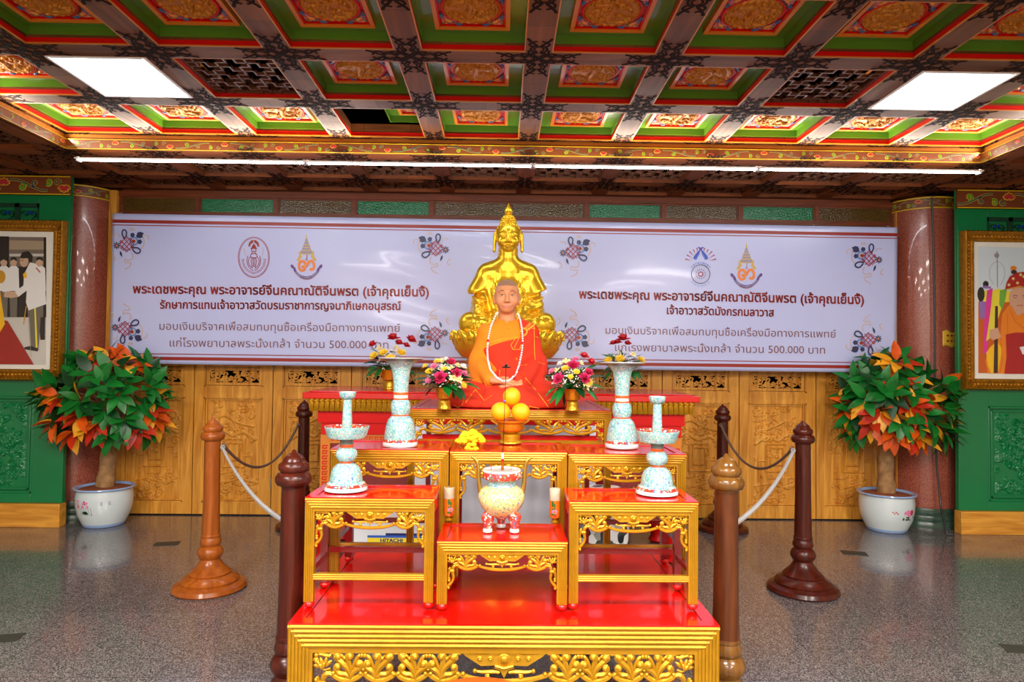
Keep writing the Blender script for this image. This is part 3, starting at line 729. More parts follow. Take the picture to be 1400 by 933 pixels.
# ---- carved coffer panels
cof = {}
CW, CD = DX - 2 * HB, DY - 2 * HB
def coffer_parts():
    z = 0.0; e = 0.0
    b = MB(); t = 0.006
    hx, hy = CW / 2 - 0.001, CD / 2 - 0.001
    zt = 0.10
    b.box(-hx, hx, -hy, hy, zt, zt + 0.01)
    b.box(-hx, -hx + t, -hy, hy, 0.05, zt); b.box(hx - t, hx, -hy, hy, 0.05, zt); b.box(-hx, hx, -hy, -hy + t, 0.05, zt); b.box(-hx, hx, hy - t, hy, 0.05, zt)
    cof['board'] = b.mesh('green_surround', M['green_coffer'])
    px, py = 0.198, 0.198
    b = MB(); f0 = 0.022
    for (x0, x1, y0, y1) in ((-px, -px + f0, -py, py), (px - f0, px, -py, py), (-px + f0, px - f0, -py, -py + f0), (-px + f0, px - f0, py - f0, py)):
        b.box(x0, x1, y0, y1, zt - 0.03, zt)
    q = f0
    b.box(-px + f0, -px + f0 + 0.008, -py + f0, py - f0, zt - 0.022, zt, 1); b.box(px - f0 - 0.008, px - f0, -py + f0, py - f0, zt - 0.022, zt, 1)
    b.box(-px + f0, px - f0, -py + f0, -py + f0 + 0.008, zt - 0.022, zt, 1); b.box(-px + f0, px - f0, py - f0 - 0.008, py - f0, zt - 0.022, zt, 1)
    cof['frame'] = b.mesh('orange_frame', [M['coffer_orange'], M['red_paint']])
    b = MB(); b.box(-px + f0, px - f0, -py + f0, py - f0, zt - 0.012, zt)
    R0 = 0.168
    for sx in (-1, 1):
        for sy in (-1, 1):
            poly = [(px - f0 - 0.016, py - f0 - 0.016)] + [(R0 * math.cos(a), R0 * math.sin(a)) for a in [0.22 + (PI / 2 - 0.44) * i / 8 for i in range(9)][::-1]]
            poly.insert(1, (0.045, py - f0 - 0.016)); poly.append((px - f0 - 0.016, 0.045))
            poly = [(u * sx, v * sy) for u, v in poly]
            b.prism(poly, zt - 0.017, zt - 0.011, 'z', 1)
            for a in (0.45, 0.8, 1.15):
                b.ball((sx * 0.168 * 1.05 * math.cos(a), sy * 0.168 * 1.05 * math.sin(a), zt - 0.018), (0.022, 0.010, 0.006), 2 if a != 0.8 else 3, 8, 4, Matrix.Rotation(sx * sy * (a + PI / 2), 3, 'Z'))
    cof['field'] = b.mesh('painted_field', [M['coffer_red'], M['coffer_corner'], mat('blue_leaf_paint', (40, 92, 140), 0.4), mat('orange_lotus_paint', (224, 150, 60), 0.4)])
    for vi in (0, 1):
        R = Relief(0.29, 0.29, 110, 110)
        R.scrolls(46, 21 + vi * 7, 0.010, 0.026, 0.0050, 0.013, (-0.11, 0.11, -0.11, 0.11))
        pts = bez((-0.09, -0.07), (0.14, -0.14), (-0.16, 0.15), (0.09, 0.08), 20)
        R.stroke(pts, 0.013, 0.018)
        for k in range(0, 20, 2): R.blob(pts[k][0], pts[k][1], 0.026, 0.005, 0.019, k * 1.1)
        R.blob(0.085, 0.075, 0.022, 0.016, 0.022, 0.6)
        rr = np.sqrt(R.X ** 2 + R.Y ** 2)
        ang = np.arctan2(R.Y, R.X)
        rim = np.exp(-((rr - 0.132) / 0.010) ** 2) * 0.018 * (0.8 + 0.2 * np.cos(ang * 22))
        R.Z = np.maximum(np.where(rr < 0.124, R.Z + 0.006, 0), rim)
        n = R.nx + 1; b = MB()
        idx = {}
        keep = rr <= 0.1455
        for j in range(n):
            for i in range(n):
                if keep[j, i]: idx[(i, j)] = len(b.v); b.v.append((R.X[j, i] * 1.0, R.Y[j, i], zt - 0.013 - R.Z[j, i]))
        for j in range(n - 1):
            for i in range(n - 1):
                q = [(i, j), (i, j + 1), (i + 1, j + 1), (i + 1, j)]
                if all(c in idx for c in q): b.f.append([idx[c] for c in q]); b.m.append(0); b.sm.append(True)
        cof['medal%d' % vi] = b.mesh('dragon_medallion', M['dragon_gold'])
    b = MB(); b.tube([(0.150 * math.cos(a), 0.150 * math.sin(a), zt - 0.013) for a in [2 * PI * i / 40 for i in range(41)]], 0.007, 6)
    cof['ring'] = b.mesh('red_ring', M['red_paint'])
coffer_parts()
def coffer(k, j, label, shift=0.0):
    t = thing('ceiling_panel', label, 'ceiling panel', (colx(k) + DX / 2 + shift, rowy(j) + DY / 2, ZU + (0.065 if shift else 0)), group='gilt dragon ceiling panels')
    for nm, key in (('green_surround', 'board'), ('orange_frame', 'frame'), ('painted_field', 'field'), ('dragon_medallion', 'medal%d' % ((k + j) % 2)), ('red_ring', 'ring')):
        o = bpy.data.objects.new(nm, cof[key]); COL.objects.link(o); o.parent = t
    return t
special = {(-4, 1): 'light', (3, 1): 'light', (-3, 1): 'fret', (2, 1): 'fret', (-2, 2): 'slid'}
for j in range(0, 3):
    ks = []
    for k in range(-5, 5):
        cs = [project((colx(k) + DX / 2 + sx * CW / 2, rowy(j) + DY / 2 + sy * CD / 2, ZU + 0.05)) for sx in (-1, 1) for sy in (-1, 1)]
        if max(c[0] for c in cs) > 6 and min(c[0] for c in cs) < 1394: ks.append(k)
    pan = [k for k in ks if special.get((k, j)) in (None, 'slid')]
    for k in ks:
        s = special.get((k, j)); x, y = colx(k) + DX / 2, rowy(j) + DY / 2
        if s == 'light':
            t = thing('ceiling_light', 'square white ceiling light panel %s the dark fret lattice' % ('left of' if k < 0 else 'right of'), 'ceiling light', (x, y, ZU), group='ceiling light panels')
            hx, hy = CW / 2, CD / 2
            f = MB(); w_ = 0.02
            for (x0, x1, y0, y1) in ((-hx, -hx + w_, -hy, hy), (hx - w_, hx, -hy, hy), (-hx + w_, hx - w_, -hy, -hy + w_), (-hx + w_, hx - w_, hy - w_, hy)): f.box(x0 + 0.002, x1 - 0.002, y0 + .002, y1 - .002, -0.006, 0.04)
            f.build('frame', M['white'], t)
            d = MB(); d.box(-hx + w_, hx - w_, -hy + w_, hy - w_, 0.0, 0.012); d.build('diffuser', M['light'], t)
        elif s == 'fret':
            b = MB(); fret(b, CW - 0.024, CD - 0.024, 0.058, 0.012, 0.02, 0)
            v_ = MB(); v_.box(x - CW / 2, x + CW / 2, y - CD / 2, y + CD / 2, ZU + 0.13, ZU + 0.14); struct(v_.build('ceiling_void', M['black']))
            o = b.build('fret_lattice', [M['lattice']], None, (x, y, ZU + 0.03))
            tag(o, 'dark fret lattice panel in the raised ceiling beside the %s square light' % ('left' if k < 0 else 'right'), 'ceiling lattice', 'fret panels beside the square lights')
        else:
            n = pan.index(k)
            row = ('in the row nearest the camera', 'in the middle row', 'in the row beside the painted band')[j]
            if s == 'slid':
                coffer(k, j, 'gilt dragon ceiling panel slid aside from a black opening', 0.30)
            else:
                coffer(k, j, 'gilt dragon ceiling panel, %s from the left %s' % (ORD[n], row))
# dark hollow above the slid panel: a black box over that bay
k, j = -2, 2
b = MB(); x, y = colx(k) + DX / 2, rowy(j) + DY / 2
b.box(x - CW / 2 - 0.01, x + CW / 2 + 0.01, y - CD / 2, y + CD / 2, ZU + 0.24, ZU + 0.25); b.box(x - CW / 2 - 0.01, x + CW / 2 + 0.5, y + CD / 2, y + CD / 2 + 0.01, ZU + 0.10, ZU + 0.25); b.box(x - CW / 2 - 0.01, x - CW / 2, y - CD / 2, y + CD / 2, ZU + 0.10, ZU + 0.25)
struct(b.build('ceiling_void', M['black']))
# ---- fluorescent tubes on a hanging rail in front of the painted band
tl = [at(105, 216, 5.08), at(1341, 233.5, 5.08)]
n = 4
for i in range(n):
    p, q = tl[0].lerp(tl[1], i / n), tl[0].lerp(tl[1], (i + 1) / n)
    t = thing('tube_light', 'white fluorescent tube hanging below the painted band, %s of four from the left' % ORD[i], 'tube light', p, group='hanging tube lights')
    v = q - p
    b = MB(); b.tube([(0.012, 0, -0.012), (v.x - 0.012, 0, v.z - 0.012)], 0.0105, 10); b.build('tube', M['tube'], t)
    b = MB(); b.box(0.0, v.x, -0.034, -0.024, -0.014, -0.004); 
    for u in range(8): b.v[u] = (b.v[u][0], b.v[u][1], b.v[u][2] + v.z * (b.v[u][0] / v.x))
    for xx in (0.004, v.x - 0.02): b.box(xx, xx + 0.016, -0.016, 0.03, -0.026 + v.z * xx / v.x, 0.006 + v.z * xx / v.x)
    b.build('batten', M['white'], t)
    b = MB()
    for xx in (0.35, v.x - 0.4): b.tube([(xx, 0.02, 0.02), (xx + 0.03, 0.06, 0.055)], 0.0025, 5)
    b.build('hanging_wire', M['dark_metal'], t)
# ================================================================== ALTAR TABLES
def ribbed(b, x0, x1, z_top, z_bot, y, leg_w, rail_h, n_leg, n_rail, part, m=0):
    """moulded face frame: the ribs of a leg ('L' / 'R') or of the rail ('T') with mitred corners"""
    r_l = leg_w / (n_leg + 1.0); r_t = rail_h / (n_rail + 1.2)
    for i in range(n_leg if part != 'T' else n_rail):
        if part == 'T':
            z = z_top - (i + 0.5) * r_t; o = min(i, n_leg - 0.5) * r_l
            b.tube([(x0 + o, y, z), (x1 - o, y, z)], r_t * 0.5, 6, m, flat=0.8)
        else:
            o = (i + 0.5) * r_l; x = x0 + o if part == 'L' else x1 - o
            b.tube([(x, y, z_bot), (x, y, z_top - min(i, n_rail) * r_t)], r_l * 0.5, 6, m, flat=0.8)
def scroll(b, pts, r, m=0, y=0.0, ball=True, seg=6):
    n = len(pts)
    P = [(u, y - 0.2 * r, v) for u, v in pts]
    rs = [r * (0.65 + 0.5 * math.sin(PI * min(1, 0.15 + 0.85 * i / (n - 1)))) for i in range(n)]
    b.tube(P, rs, seg, m)
    if ball: b.ball((pts[-1][0], y - 0.4 * r, pts[-1][1]), r * 1.35, m, 8, 5)
def lotus_flower(b, x, z, s, y, m=0, tilt=0.0):
    for k, a in enumerate((-1.15, -0.6, 0, 0.6, 1.15)):
        th = a + tilt; d = (math.sin(th), math.cos(th))
        b.ball((x + d[0] * s * 0.55, y - 0.004 * (2 - abs(k - 2)), z + d[1] * s * 0.55), (s * 0.22, s * 0.14, s * 0.55), m, 8, 5, Matrix.Rotation(th, 3, 'Y'))
    for a in (-0.5, 0.5):
        b.ball((x + math.sin(a + tilt) * s * 0.3, y - 0.012, z + math.cos(a + tilt) * s * 0.3), (s * 0.2, s * 0.12, s * 0.34), m, 8, 5, Matrix.Rotation(a + tilt, 3, 'Y'))
    b.tube([(x - s * 0.7, y, z - s * 0.12), (x - s * 0.2, y - 0.004, z - s * 0.25), (x + s * 0.5, y, z + s * 0.05)], s * 0.11, 6, m)
def apron(w, h, drop, mods=0, tail=True):
    """carved openwork frieze, top edge at z = 0, centred on x = 0; drop = how far the tail runs down the legs"""
    b = MB(); hw = w / 2; r = h * 0.088
    # central crest with wings and boss
    cw = min(h * 1.35, w * 0.26)
    b.prism([(0, -0.86 * h), (0.10 * cw, -0.60 * h), (0.26 * cw, -0.52 * h), (0.22 * cw, -0.42 * h), (0.6 * cw, -0.44 * h), (1.0 * cw, -0.10 * h), (1.05 * cw, -0.02 * h), (0.5 * cw, -0.05 * h), (0.2 * cw, 0.0),
             (-0.2 * cw, 0.0), (-0.5 * cw, -0.05 * h), (-1.05 * cw, -0.02 * h), (-1.0 * cw, -0.10 * h), (-0.6 * cw, -0.44 * h), (-0.22 * cw, -0.42 * h), (-0.26 * cw, -0.52 * h), (-0.10 * cw, -0.60 * h)], -0.006, 0.006)
    b.ball((0, -0.008, -0.2 * h), (0.15 * h, 0.012, 0.15 * h), 0, 12, 6)
    b.ball((0, -0.007, -0.2 * h), (0.24 * h, 0.006, 0.22 * h), 0, 12, 6)
    b.tube([(-0.24 * cw, -0.009, -0.42 * h), (0, -0.011, -0.5 * h), (0.24 * cw, -0.009, -0.42 * h)], r * 0.6, 6)
    sv, sf = len(b.v), len(b.f)
    for cz in (0.35, 0.62): scroll(b, spiral2(cz * cw, -0.2 * h, 0.10 * h, 0.9, 0, 1, 9), r * 0.5, 0, -0.007)
    c0 = cw * 1.12
    # scallop under the crest (right half)
    b.tube([(0, 0, -1.0 * h)] + [(c0 * t, 0, -1.0 * h + 0.24 * h * t ** 2.4) for t in (0.25, 0.5, 0.7, 0.85, 1.0)], [r * 1.15] * 3 + [r] * 3, 7)
    scroll(b, bez((0.12 * cw, -0.68 * h), (0.3 * cw, -0.6 * h), (0.5 * cw, -0.72 * h), (0.75 * cw, -0.62 * h), 7), r * 0.7)
    scroll(b, spiral2(0.42 * cw, -0.82 * h, 0.09 * h, 0.7, 2.2, -1, 7), r * 0.6)
    def joint(x):
        for dx in (-1, 1): b.ball((x + dx * 0.09 * h, -0.003, -0.72 * h), 0.085 * h, 0, 8, 5)
    joint(c0)
    xe = hw - (0.62 * h if tail else 0.1 * h)       # where the corner lotus begins
    nm = mods; span = (xe - c0) / max(1, nm) if nm else 0
    for i in range(nm):
        xa, xb = c0 + i * span, c0 + (i + 1) * span; xm = (xa + xb) / 2; L = span
        b.tube([(xa + L * t, 0, -0.74 * h - 0.24 * h * math.sin(PI * t)) for t in [q / 8 for q in range(9)]], [r * 0.8] + [r * 1.2] * 7 + [r * 0.8], 7)
        s = 1 if i % 2 == 0 else -1
        X = lambda t: xm + s * (t - 0.5) * L
        scroll(b, bez((X(0.62), -0.88 * h), (X(0.6), -0.5 * h), (X(0.25), -0.3 * h), (X(0.12), -0.12 * h), 8) + spiral2(X(0.22), -0.14 * h, 0.1 * h, 0.7, PI if s > 0 else 0, -s, 7), r * 1.1)
        scroll(b, bez((X(0.6), -0.86 * h), (X(0.66), -0.4 * h), (X(0.4), -0.1 * h), (X(0.55), -0.06 * h), 7) + spiral2(X(0.6), -0.14 * h, 0.09 * h, 0.6, PI / 2, -s, 6), r)
        scroll(b, bez((X(0.6), -0.86 * h), (X(0.72), -0.5 * h), (X(0.95), -0.6 * h), (X(0.94), -0.38 * h), 7) + spiral2(X(0.86), -0.38 * h, 0.085 * h, 0.75, 0 if s > 0 else PI, s, 6), r * 1.05)
        scroll(b, bez((X(0.55), -0.84 * h), (X(0.42), -0.6 * h), (X(0.3), -0.9 * h), (X(0.14), -0.55 * h), 7) + spiral2(X(0.22), -0.5 * h, 0.085 * h, 0.75, PI if s > 0 else 0, -s, 6), r * 0.95)
        scroll(b, bez((X(0.68), -0.55 * h), (X(0.75), -0.3 * h), (X(0.85), -0.05 * h), (X(0.95), -0.1 * h), 6), r * 0.8)
        scroll(b, bez((X(0.3), -0.92 * h), (X(0.2), -0.8 * h), (X(0.1), -0.9 * h), (X(0.05), -0.75 * h), 6), r * 0.7)
        scroll(b, bez((X(0.0), -0.04 * h), (X(0.2), 0.0), (X(0.35), -0.12 * h), (X(0.42), -0.2 * h), 6), r * 0.7)
        scroll(b, bez((X(0.75), -0.9 * h), (X(0.85), -0.75 * h), (X(0.95), -0.85 * h), (X(1.0), -0.6 * h), 6), r * 0.7)
        if i < nm - 1 or tail: joint(xb)
    if nm == 0 and xe > c0:
        L = xe - c0; X = lambda t: c0 + t * L
        b.tube([(X(t), 0, -0.74 * h - 0.14 * h * math.sin(PI * t)) for t in (0, .25, .5, .75, 1)], r, 7)
        scroll(b, bez((X(0.4), -0.8 * h), (X(0.5), -0.4 * h), (X(0.1), -0.25 * h), (X(0.2), -0.12 * h), 7), r)
        scroll(b, bez((X(0.4), -0.8 * h), (X(0.9), -0.6 * h), (X(0.7), -0.2 * h), (X(0.95), -0.1 * h), 7), r)
        scroll(b, spiral2(X(0.75), -0.4 * h, 0.1 * h, 0.9, 0, 1, 8), r * 0.8)
    if tail:
        lotus_flower(b, xe + 0.26 * h, -0.52 * h, 0.34 * h, -0.002, 0, 0.25)
        scroll(b, bez((xe - 0.02 * h, -0.1 * h), (xe + 0.15 * h, -0.2 * h), (xe + 0.3 * h, 0.0), (xe + 0.5 * h, -0.1 * h), 7), r * 0.8)
        scroll(b, spiral2(xe + 0.5 * h, -0.3 * h, 0.1 * h, 0.8, 0, 1, 7), r * 0.7)
        D = max(drop, 1.2 * h)
        scroll(b, bez((xe - 0.05 * h, -0.76 * h), (xe + 0.18 * h, -0.62 * h), (xe + 0.3 * h, -0.9 * h), (xe + 0.26 * h, -1.08 * h), 7), r * 1.1)
        scroll(b, bez((xe + 0.2 * h, -D * 0.72), (xe + 0.3 * h, -D * 0.55), (xe + 0.2 * h, -1.2 * h), (xe + 0.36 * h, -1.08 * h), 6), r)
        b.tube([(u, 0, v) for u, v in bez((xe + 0.22 * h, -D * 0.70), (xe + 0.24 * h, -D * 0.88), (xe + 0.45 * h, -D * 0.88), (hw - 0.01 * h, -D), 8)], [r * 0.9] * 5 + [r * 1.2] * 4, 7)
        b.ball((hw - 0.1 * h, -0.004, -D * 1.02), 0.1 * h, 0, 8, 5)
        scroll(b, bez((xe + 0.45 * h, -0.85 * h), (xe + 0.4 * h, -1.1 * h), (xe + 0.62 * h, -1.1 * h), (xe + 0.5 * h, -D * 0.8), 7), r * 0.85)
        scroll(b, spiral2(hw - 0.13 * h, -0.95 * h, 0.09 * h, 0.8, PI / 2, 1, 7), r * 0.7)
        scroll(b, spiral2(hw - 0.12 * h, -D * 0.74, 0.08 * h, 0.8, PI / 2, -1, 7), r * 0.7)
    b.mirror_x(sv, sf)
    return b
def table(name, label, cat, x0, x1, y0, y1, z0, z1, leg_w, rail_h, n_leg, n_rail, ap_h, drop, mods=0, stretch=None, group=None, border=0.035, feet=True, rear=True, top_t=0.02):
    cx, w, d = (x0 + x1) / 2, x1 - x0, y1 - y0; hw = w / 2; h = z1 - z0
    t = thing(name, label, cat, (cx, y0, z0), 0, group)
    b = MB()
    b.box(-hw, hw, 0.0, d, h - top_t, h - 0.004)
    # raised red border round a sunken field, thin dark line between
    for (a0, a1, c0, c1) in ((-hw, hw, 0, border), (-hw, hw, d - border, d), (-hw, -hw + border, border, d - border), (hw - border, hw, border, d - border)): b.box(a0, a1, c0, c1, h - 0.005, h)
    g = border
    for (a0, a1, c0, c1) in ((-hw + g, hw - g, g, g + 0.004), (-hw + g, hw - g, d - g - 0.004, d - g), (-hw + g, -hw + g + 0.004, g + 0.004, d - g - 0.004), (hw - g - 0.004, hw - g, g + 0.004, d - g - 0.004)):
        b.box(a0, a1, c0, c1, h - 0.006, h - 0.0032, 1)
    b.build('table_top', [M['lacquer'], M['dark_red']], t)
    fz = 0.028 if feet else 0.0; zt = h - top_t - 0.0005
    r = MB(); r.box(-hw + leg_w, hw - leg_w, 0.004, 0.03, zt - rail_h, zt)
    ribbed(r, -hw, hw, zt + top_t * 0.8, 0, 0.002, leg_w, rail_h + top_t * 0.8, n_leg, n_rail, 'T')
    r.build('front_rail', M['gold'], t)
    for sd in ('L', 'R'):
        g_ = MB(); xa, xb = (-hw, -hw + leg_w) if sd == 'L' else (hw - leg_w, hw)
        g_.box(xa, xb, 0.004, 0.034, fz, zt, 0)
        # lacquered back and side faces of the leg
        ribbed(g_, -hw, hw, zt + top_t * 0.8, fz, 0.002, leg_w, rail_h + top_t * 0.8, n_leg, n_rail, sd)
        g_.box(xa + 0.002, xb - 0.002, 0.0345, 0.042, fz, zt, 1)
        xm = (xa + xb) / 2
        lg = g_.build('leg', [M['gold'], M['dark_red'], M['lacquer']], t)
        if feet:
            f = MB(); f.ball((xm, 0.02, 0.016), (0.022, 0.022, 0.016), 0, 12, 8); f.build('foot', M['lacquer'], lg)
    if rear:
        for sx in (-1, 1):
            g_ = MB(); xm = sx * (hw - leg_w / 2)
            g_.box(xm - leg_w * 0.42, xm + leg_w * 0.42, d - 0.04, d - 0.004, fz, zt); lg = g_.build('leg', M['dark_red'], t)
            if feet:
                f = MB(); f.ball((xm, d - 0.022, 0.016), (0.022, 0.022, 0.016), 0, 12, 8); f.build('foot', M['lacquer'], lg)
        s = MB()
        for sx in (-1, 1):
            xm = sx * (hw - leg_w / 2); s.box(xm - 0.012, xm + 0.012, 0.042, d - 0.041, zt - rail_h * 1.6, zt)
        s.box(-hw + leg_w, hw - leg_w, d - 0.034, d - 0.012, zt - rail_h * 1.2, zt)
        s.build('side_rail', M['red_paint'], t)
    if stretch:
        zz = stretch
        s = MB(); s.box(-hw + leg_w + 0.0005, hw - leg_w - 0.0005, 0.006, 0.03, zz - 0.014, zz + 0.010, 0)
        for i in range(3): s.tube([(-hw + leg_w, 0.004, zz - 0.008 + i * 0.008), (hw - leg_w, 0.004, zz - 0.008 + i * 0.008)], 0.0045, 6)
        s.build('stretcher', M['gold'], t)
        s = MB(); s.box(-hw + leg_w, hw - leg_w, d - 0.034, d - 0.012, zz + 0.03, zz + 0.052); s.build('stretcher', M['dark_red'], t)
        for sx in (-1, 1):
            s = MB(); xm = sx * (hw - leg_w / 2); s.box(xm - 0.01, xm + 0.01, 0.0425, d - 0.0405, zz + 0.01, zz + 0.032); s.build('stretcher', M['dark_red'], t)
    a = apron(w - 2 * leg_w, ap_h, drop, mods)
    a.build('carved_apron', M['gold_hi'], t, (0, 0.016, zt - rail_h))
    return t
PZ = 0.506
table('altar_platform', 'large low red altar platform with a carved gold front apron, carrying all the stools', 'altar table',
      -0.785, 0.826, 2.55, 3.58, 0.0, PZ, 0.092, 0.088, 6, 5, 0.108, 0.21, 4, None, None, 0.05, False, True, 0.022)
SA, SB = 2.69, 3.005
stool_kw = dict(group='red and gold altar stools')
table('altar_stool', 'red and gold altar stool under the left blue candlestick', 'stool', -0.770, -0.262, SA, 2.962, PZ, 0.944, 0.037, 0.036, 4, 4, 0.066, 0.135, 1, 0.125, **stool_kw)
table('altar_stool', 'low red and gold altar stool carrying the yellow three-legged censer', 'stool', -0.247, 0.265, SA - 0.015, 2.955, PZ, 0.783, 0.040, 0.036, 4, 4, 0.062, 0.13, 1, None, **stool_kw)
table('altar_stool', 'red and gold altar stool under the right blue candlestick', 'stool', 0.273, 0.785, SA, 2.962, PZ, 0.938, 0.037, 0.036, 4, 4, 0.066, 0.135, 1, 0.125, **stool_kw)
table('altar_stool', 'taller red and gold stool under the left blue trumpet vase', 'stool', -0.752, -0.232, SB, 3.335, PZ, 1.092, 0.042, 0.036, 4, 4, 0.068, 0.15, 1, 0.16, **stool_kw)
table('altar_stool', 'taller red and gold stool behind the censer carrying the dish of oranges', 'stool', -0.226, 0.292, SB, 3.335, PZ, 1.088, 0.042, 0.036, 4, 4, 0.064, 0.15, 1, None, **stool_kw)
table('altar_stool', 'taller red and gold stool under the right blue trumpet vase', 'stool', 0.298, 0.822, SB, 3.335, PZ, 1.082, 0.042, 0.036, 4, 4, 0.068, 0.15, 1, 0.16, **stool_kw)
T3 = at(696, 560, 3.6).z
t3 = table('altar_table', 'red and gold table where the robed figure sits between flower bowls', 'altar table', at(558, 560, 3.6).x, at(836, 562, 3.6).x, 3.6, 4.5, 0.0, T3, 0.036, 0.034, 3, 4, 0.076, 0.10, 2, None, None, 0.03, True, True)
b = MB(); b.box(-0.49, 0.49, 0.045, 0.065, 1.00, 1.06)
b.build('lower_rail', M['gold'], t3)
b = MB(); b.box(-0.47, 0.47, 0.06, 0.075, 1.06, 1.085); b.build('back_board', M['red_paint'], t3)
# ---- long red altar behind
AY, AZ = 4.9, 1.250
al = thing('altar_table', 'long red altar with gold lappet trim and carved side panels behind everything', 'altar table', (0.0, AY, 0))
xl, xr = at(413, 540, AY).x, at(958, 545, AY).x; cxa = (xl + xr) / 2; hw = (xr - xl) / 2
al.location.x = cxa
b = MB(); b.box(-hw + 0.05, hw - 0.05, 0.0, 0.85, AZ - 0.012, AZ); b.prism([(-hw, 0.0), (hw, 0.0), (hw - 0.03, 0.4), (hw - 0.05, 0.86), (-hw + 0.05, 0.86), (-hw + 0.03, 0.4)], AZ - 0.058, AZ - 0.012, 'z')
b.build('table_top', M['lacquer'], al, bevel=0.012)
b = MB(); hx = hw - 0.045
b.box(-hx, hx, 0.03, 0.8, AZ - 0.145, AZ - 0.0585)
n = 74
for k in range(n):
    x = -hx + (k + 0.5) * 2 * hx / n; w = hx / n
    b.tube([(x, 0.026, AZ - 0.06), (x, 0.012, AZ - 0.10), (x, 0.024, AZ - 0.145)], [w * 0.9, w * 1.0, w * 0.75], 6)
    b.ball((x, 0.014, AZ - 0.075), (w * 1.3, 0.014, 0.013), 0, 8, 4)
b.build('lappet_trim', M['gold_hi'], al)
b = MB(); hx2 = hw - 0.10
b.box(-hx2, hx2, 0.06, 0.78, AZ - 0.235, AZ - 0.146); b.box(-hx2 + 0.02, hx2 - 0.02, 0.075, 0.76, AZ - 0.32, AZ - 0.2355)
b.build('waist', M['red_paint'], al)
for sx in (-1, 1):   # carved side panels with key-fret border
    p = MB(); xo, xi = hx2 - 0.015, hx2 - 0.75
    def bx(xa, xb, y0_, y1_, z0_, z1_, m):
        q = sorted((sx * xa, sx * xb)); p.box(q[0], q[1], y0_, y1_, z0_, z1_, m)
    zt, zb = AZ - 0.322, 0.30
    bx(xi, xo, 0.10, 0.13, zb, zt, 0)
    bx(xo - 0.07, xo, 0.088, 0.10, zb, zt, 1); bx(xi, xo - 0.07, 0.088, 0.10, zt - 0.065, zt, 1)
    for k in range(14):      # key fret on the border
        z = zt - 0.085 - k * 0.038; x = xo - 0.035
        for (u0, u1, w0, w1) in ((-0.02, 0.02, 0, 0.006), (0.014, 0.02, -0.02, 0), (-0.012, 0.014, -0.02, -0.014), (-0.012, -0.006, -0.014, -0.006)): bx(x + u0, x + u1, 0.083, 0.088, z + w0, z + w1, 2)
    for k in range(16):
        x = xo - 0.09 - k * 0.04; z = zt - 0.03
        for (u0, u1, w0, w1) in ((-0.018, 0.014, 0.01, 0.016), (0.008, 0.014, -0.014, 0.01), (-0.01, 0.008, -0.014, -0.008), (-0.01, -0.004, -0.008, 0.002)): bx(x + u0, x + u1, 0.083, 0.088, z + w0, z + w1, 2)
    pn = p.build('side_panel', [M['dark_red'], M['coffer_orange'], M['red_paint']], al)
    c = MB()
    base = [bez((xo - 0.10, zt - 0.30), (xo - 0.12, zt - 0.2), (xo - 0.2, zt - 0.16), (xo - 0.13, zt - 0.10), 8), bez((xo - 0.1, zt - 0.12), (xo - 0.16, zt - 0.08), (xo - 0.2, zt - 0.14), (xo - 0.24, zt - 0.1), 8),
            spiral2(xo - 0.14, zt - 0.2, 0.05, 1.1, 0, 1, 12), spiral2(xo - 0.13, zt - 0.33, 0.035, 1.0, 1, -1, 10), spiral2(xo - 0.52, zt - 0.13, 0.05, 1.1, 2, 1, 12), spiral2(xo - 0.62, zt - 0.11, 0.045, 1.1, 0, -1, 12),
            spiral2(xo - 0.42, zt - 0.11, 0.04, 1.1, 0, -1, 12), bez((xo - 0.11, zt - 0.62), (xo - 0.1, zt - 0.52), (xo - 0.18, zt - 0.5), (xo - 0.1, zt - 0.44), 8), spiral2(xo - 0.14, zt - 0.56, 0.04, 1, 2, 1, 10),
            spiral2(xo - 0.32, zt - 0.42, 0.06, 1.2, 2, 1, 12), spiral2(xo - 0.46, zt - 0.5, 0.06, 1.2, 0, -1, 12), spiral2(xo - 0.3, zt - 0.6, 0.05, 1.2, 1, 1, 12)]
    for s_ in base: scroll(c, [(sx * u, v) for u, v in s_], 0.013, 0, 0.092)
    c.build('gilt_scroll', M['gold_hi'], pn)
    lg = MB(); xx = sx * (hx2 - 0.05)
    prof = [(0.05, 0.30), (0.065, 0.24), (0.075, 0.16), (0.06, 0.10), (0.05, 0.06), (0.065, 0.035), (0.07, 0.02), (0.05, 0.0)]
    lg.lathe([(r_, z_) for r_, z_ in reversed(prof)], (xx, 0.12, 0), 20); lg.build('leg', M['red_paint'], al)
    lg = MB(); lg.lathe([(r_, z_) for r_, z_ in reversed(prof)], (xx, 0.70, 0), 20); lg.box(xx - 0.04, xx + 0.04, 0.66, 0.74, 0.301, AZ - 0.322); lg.build('leg', M['red_paint'], al)
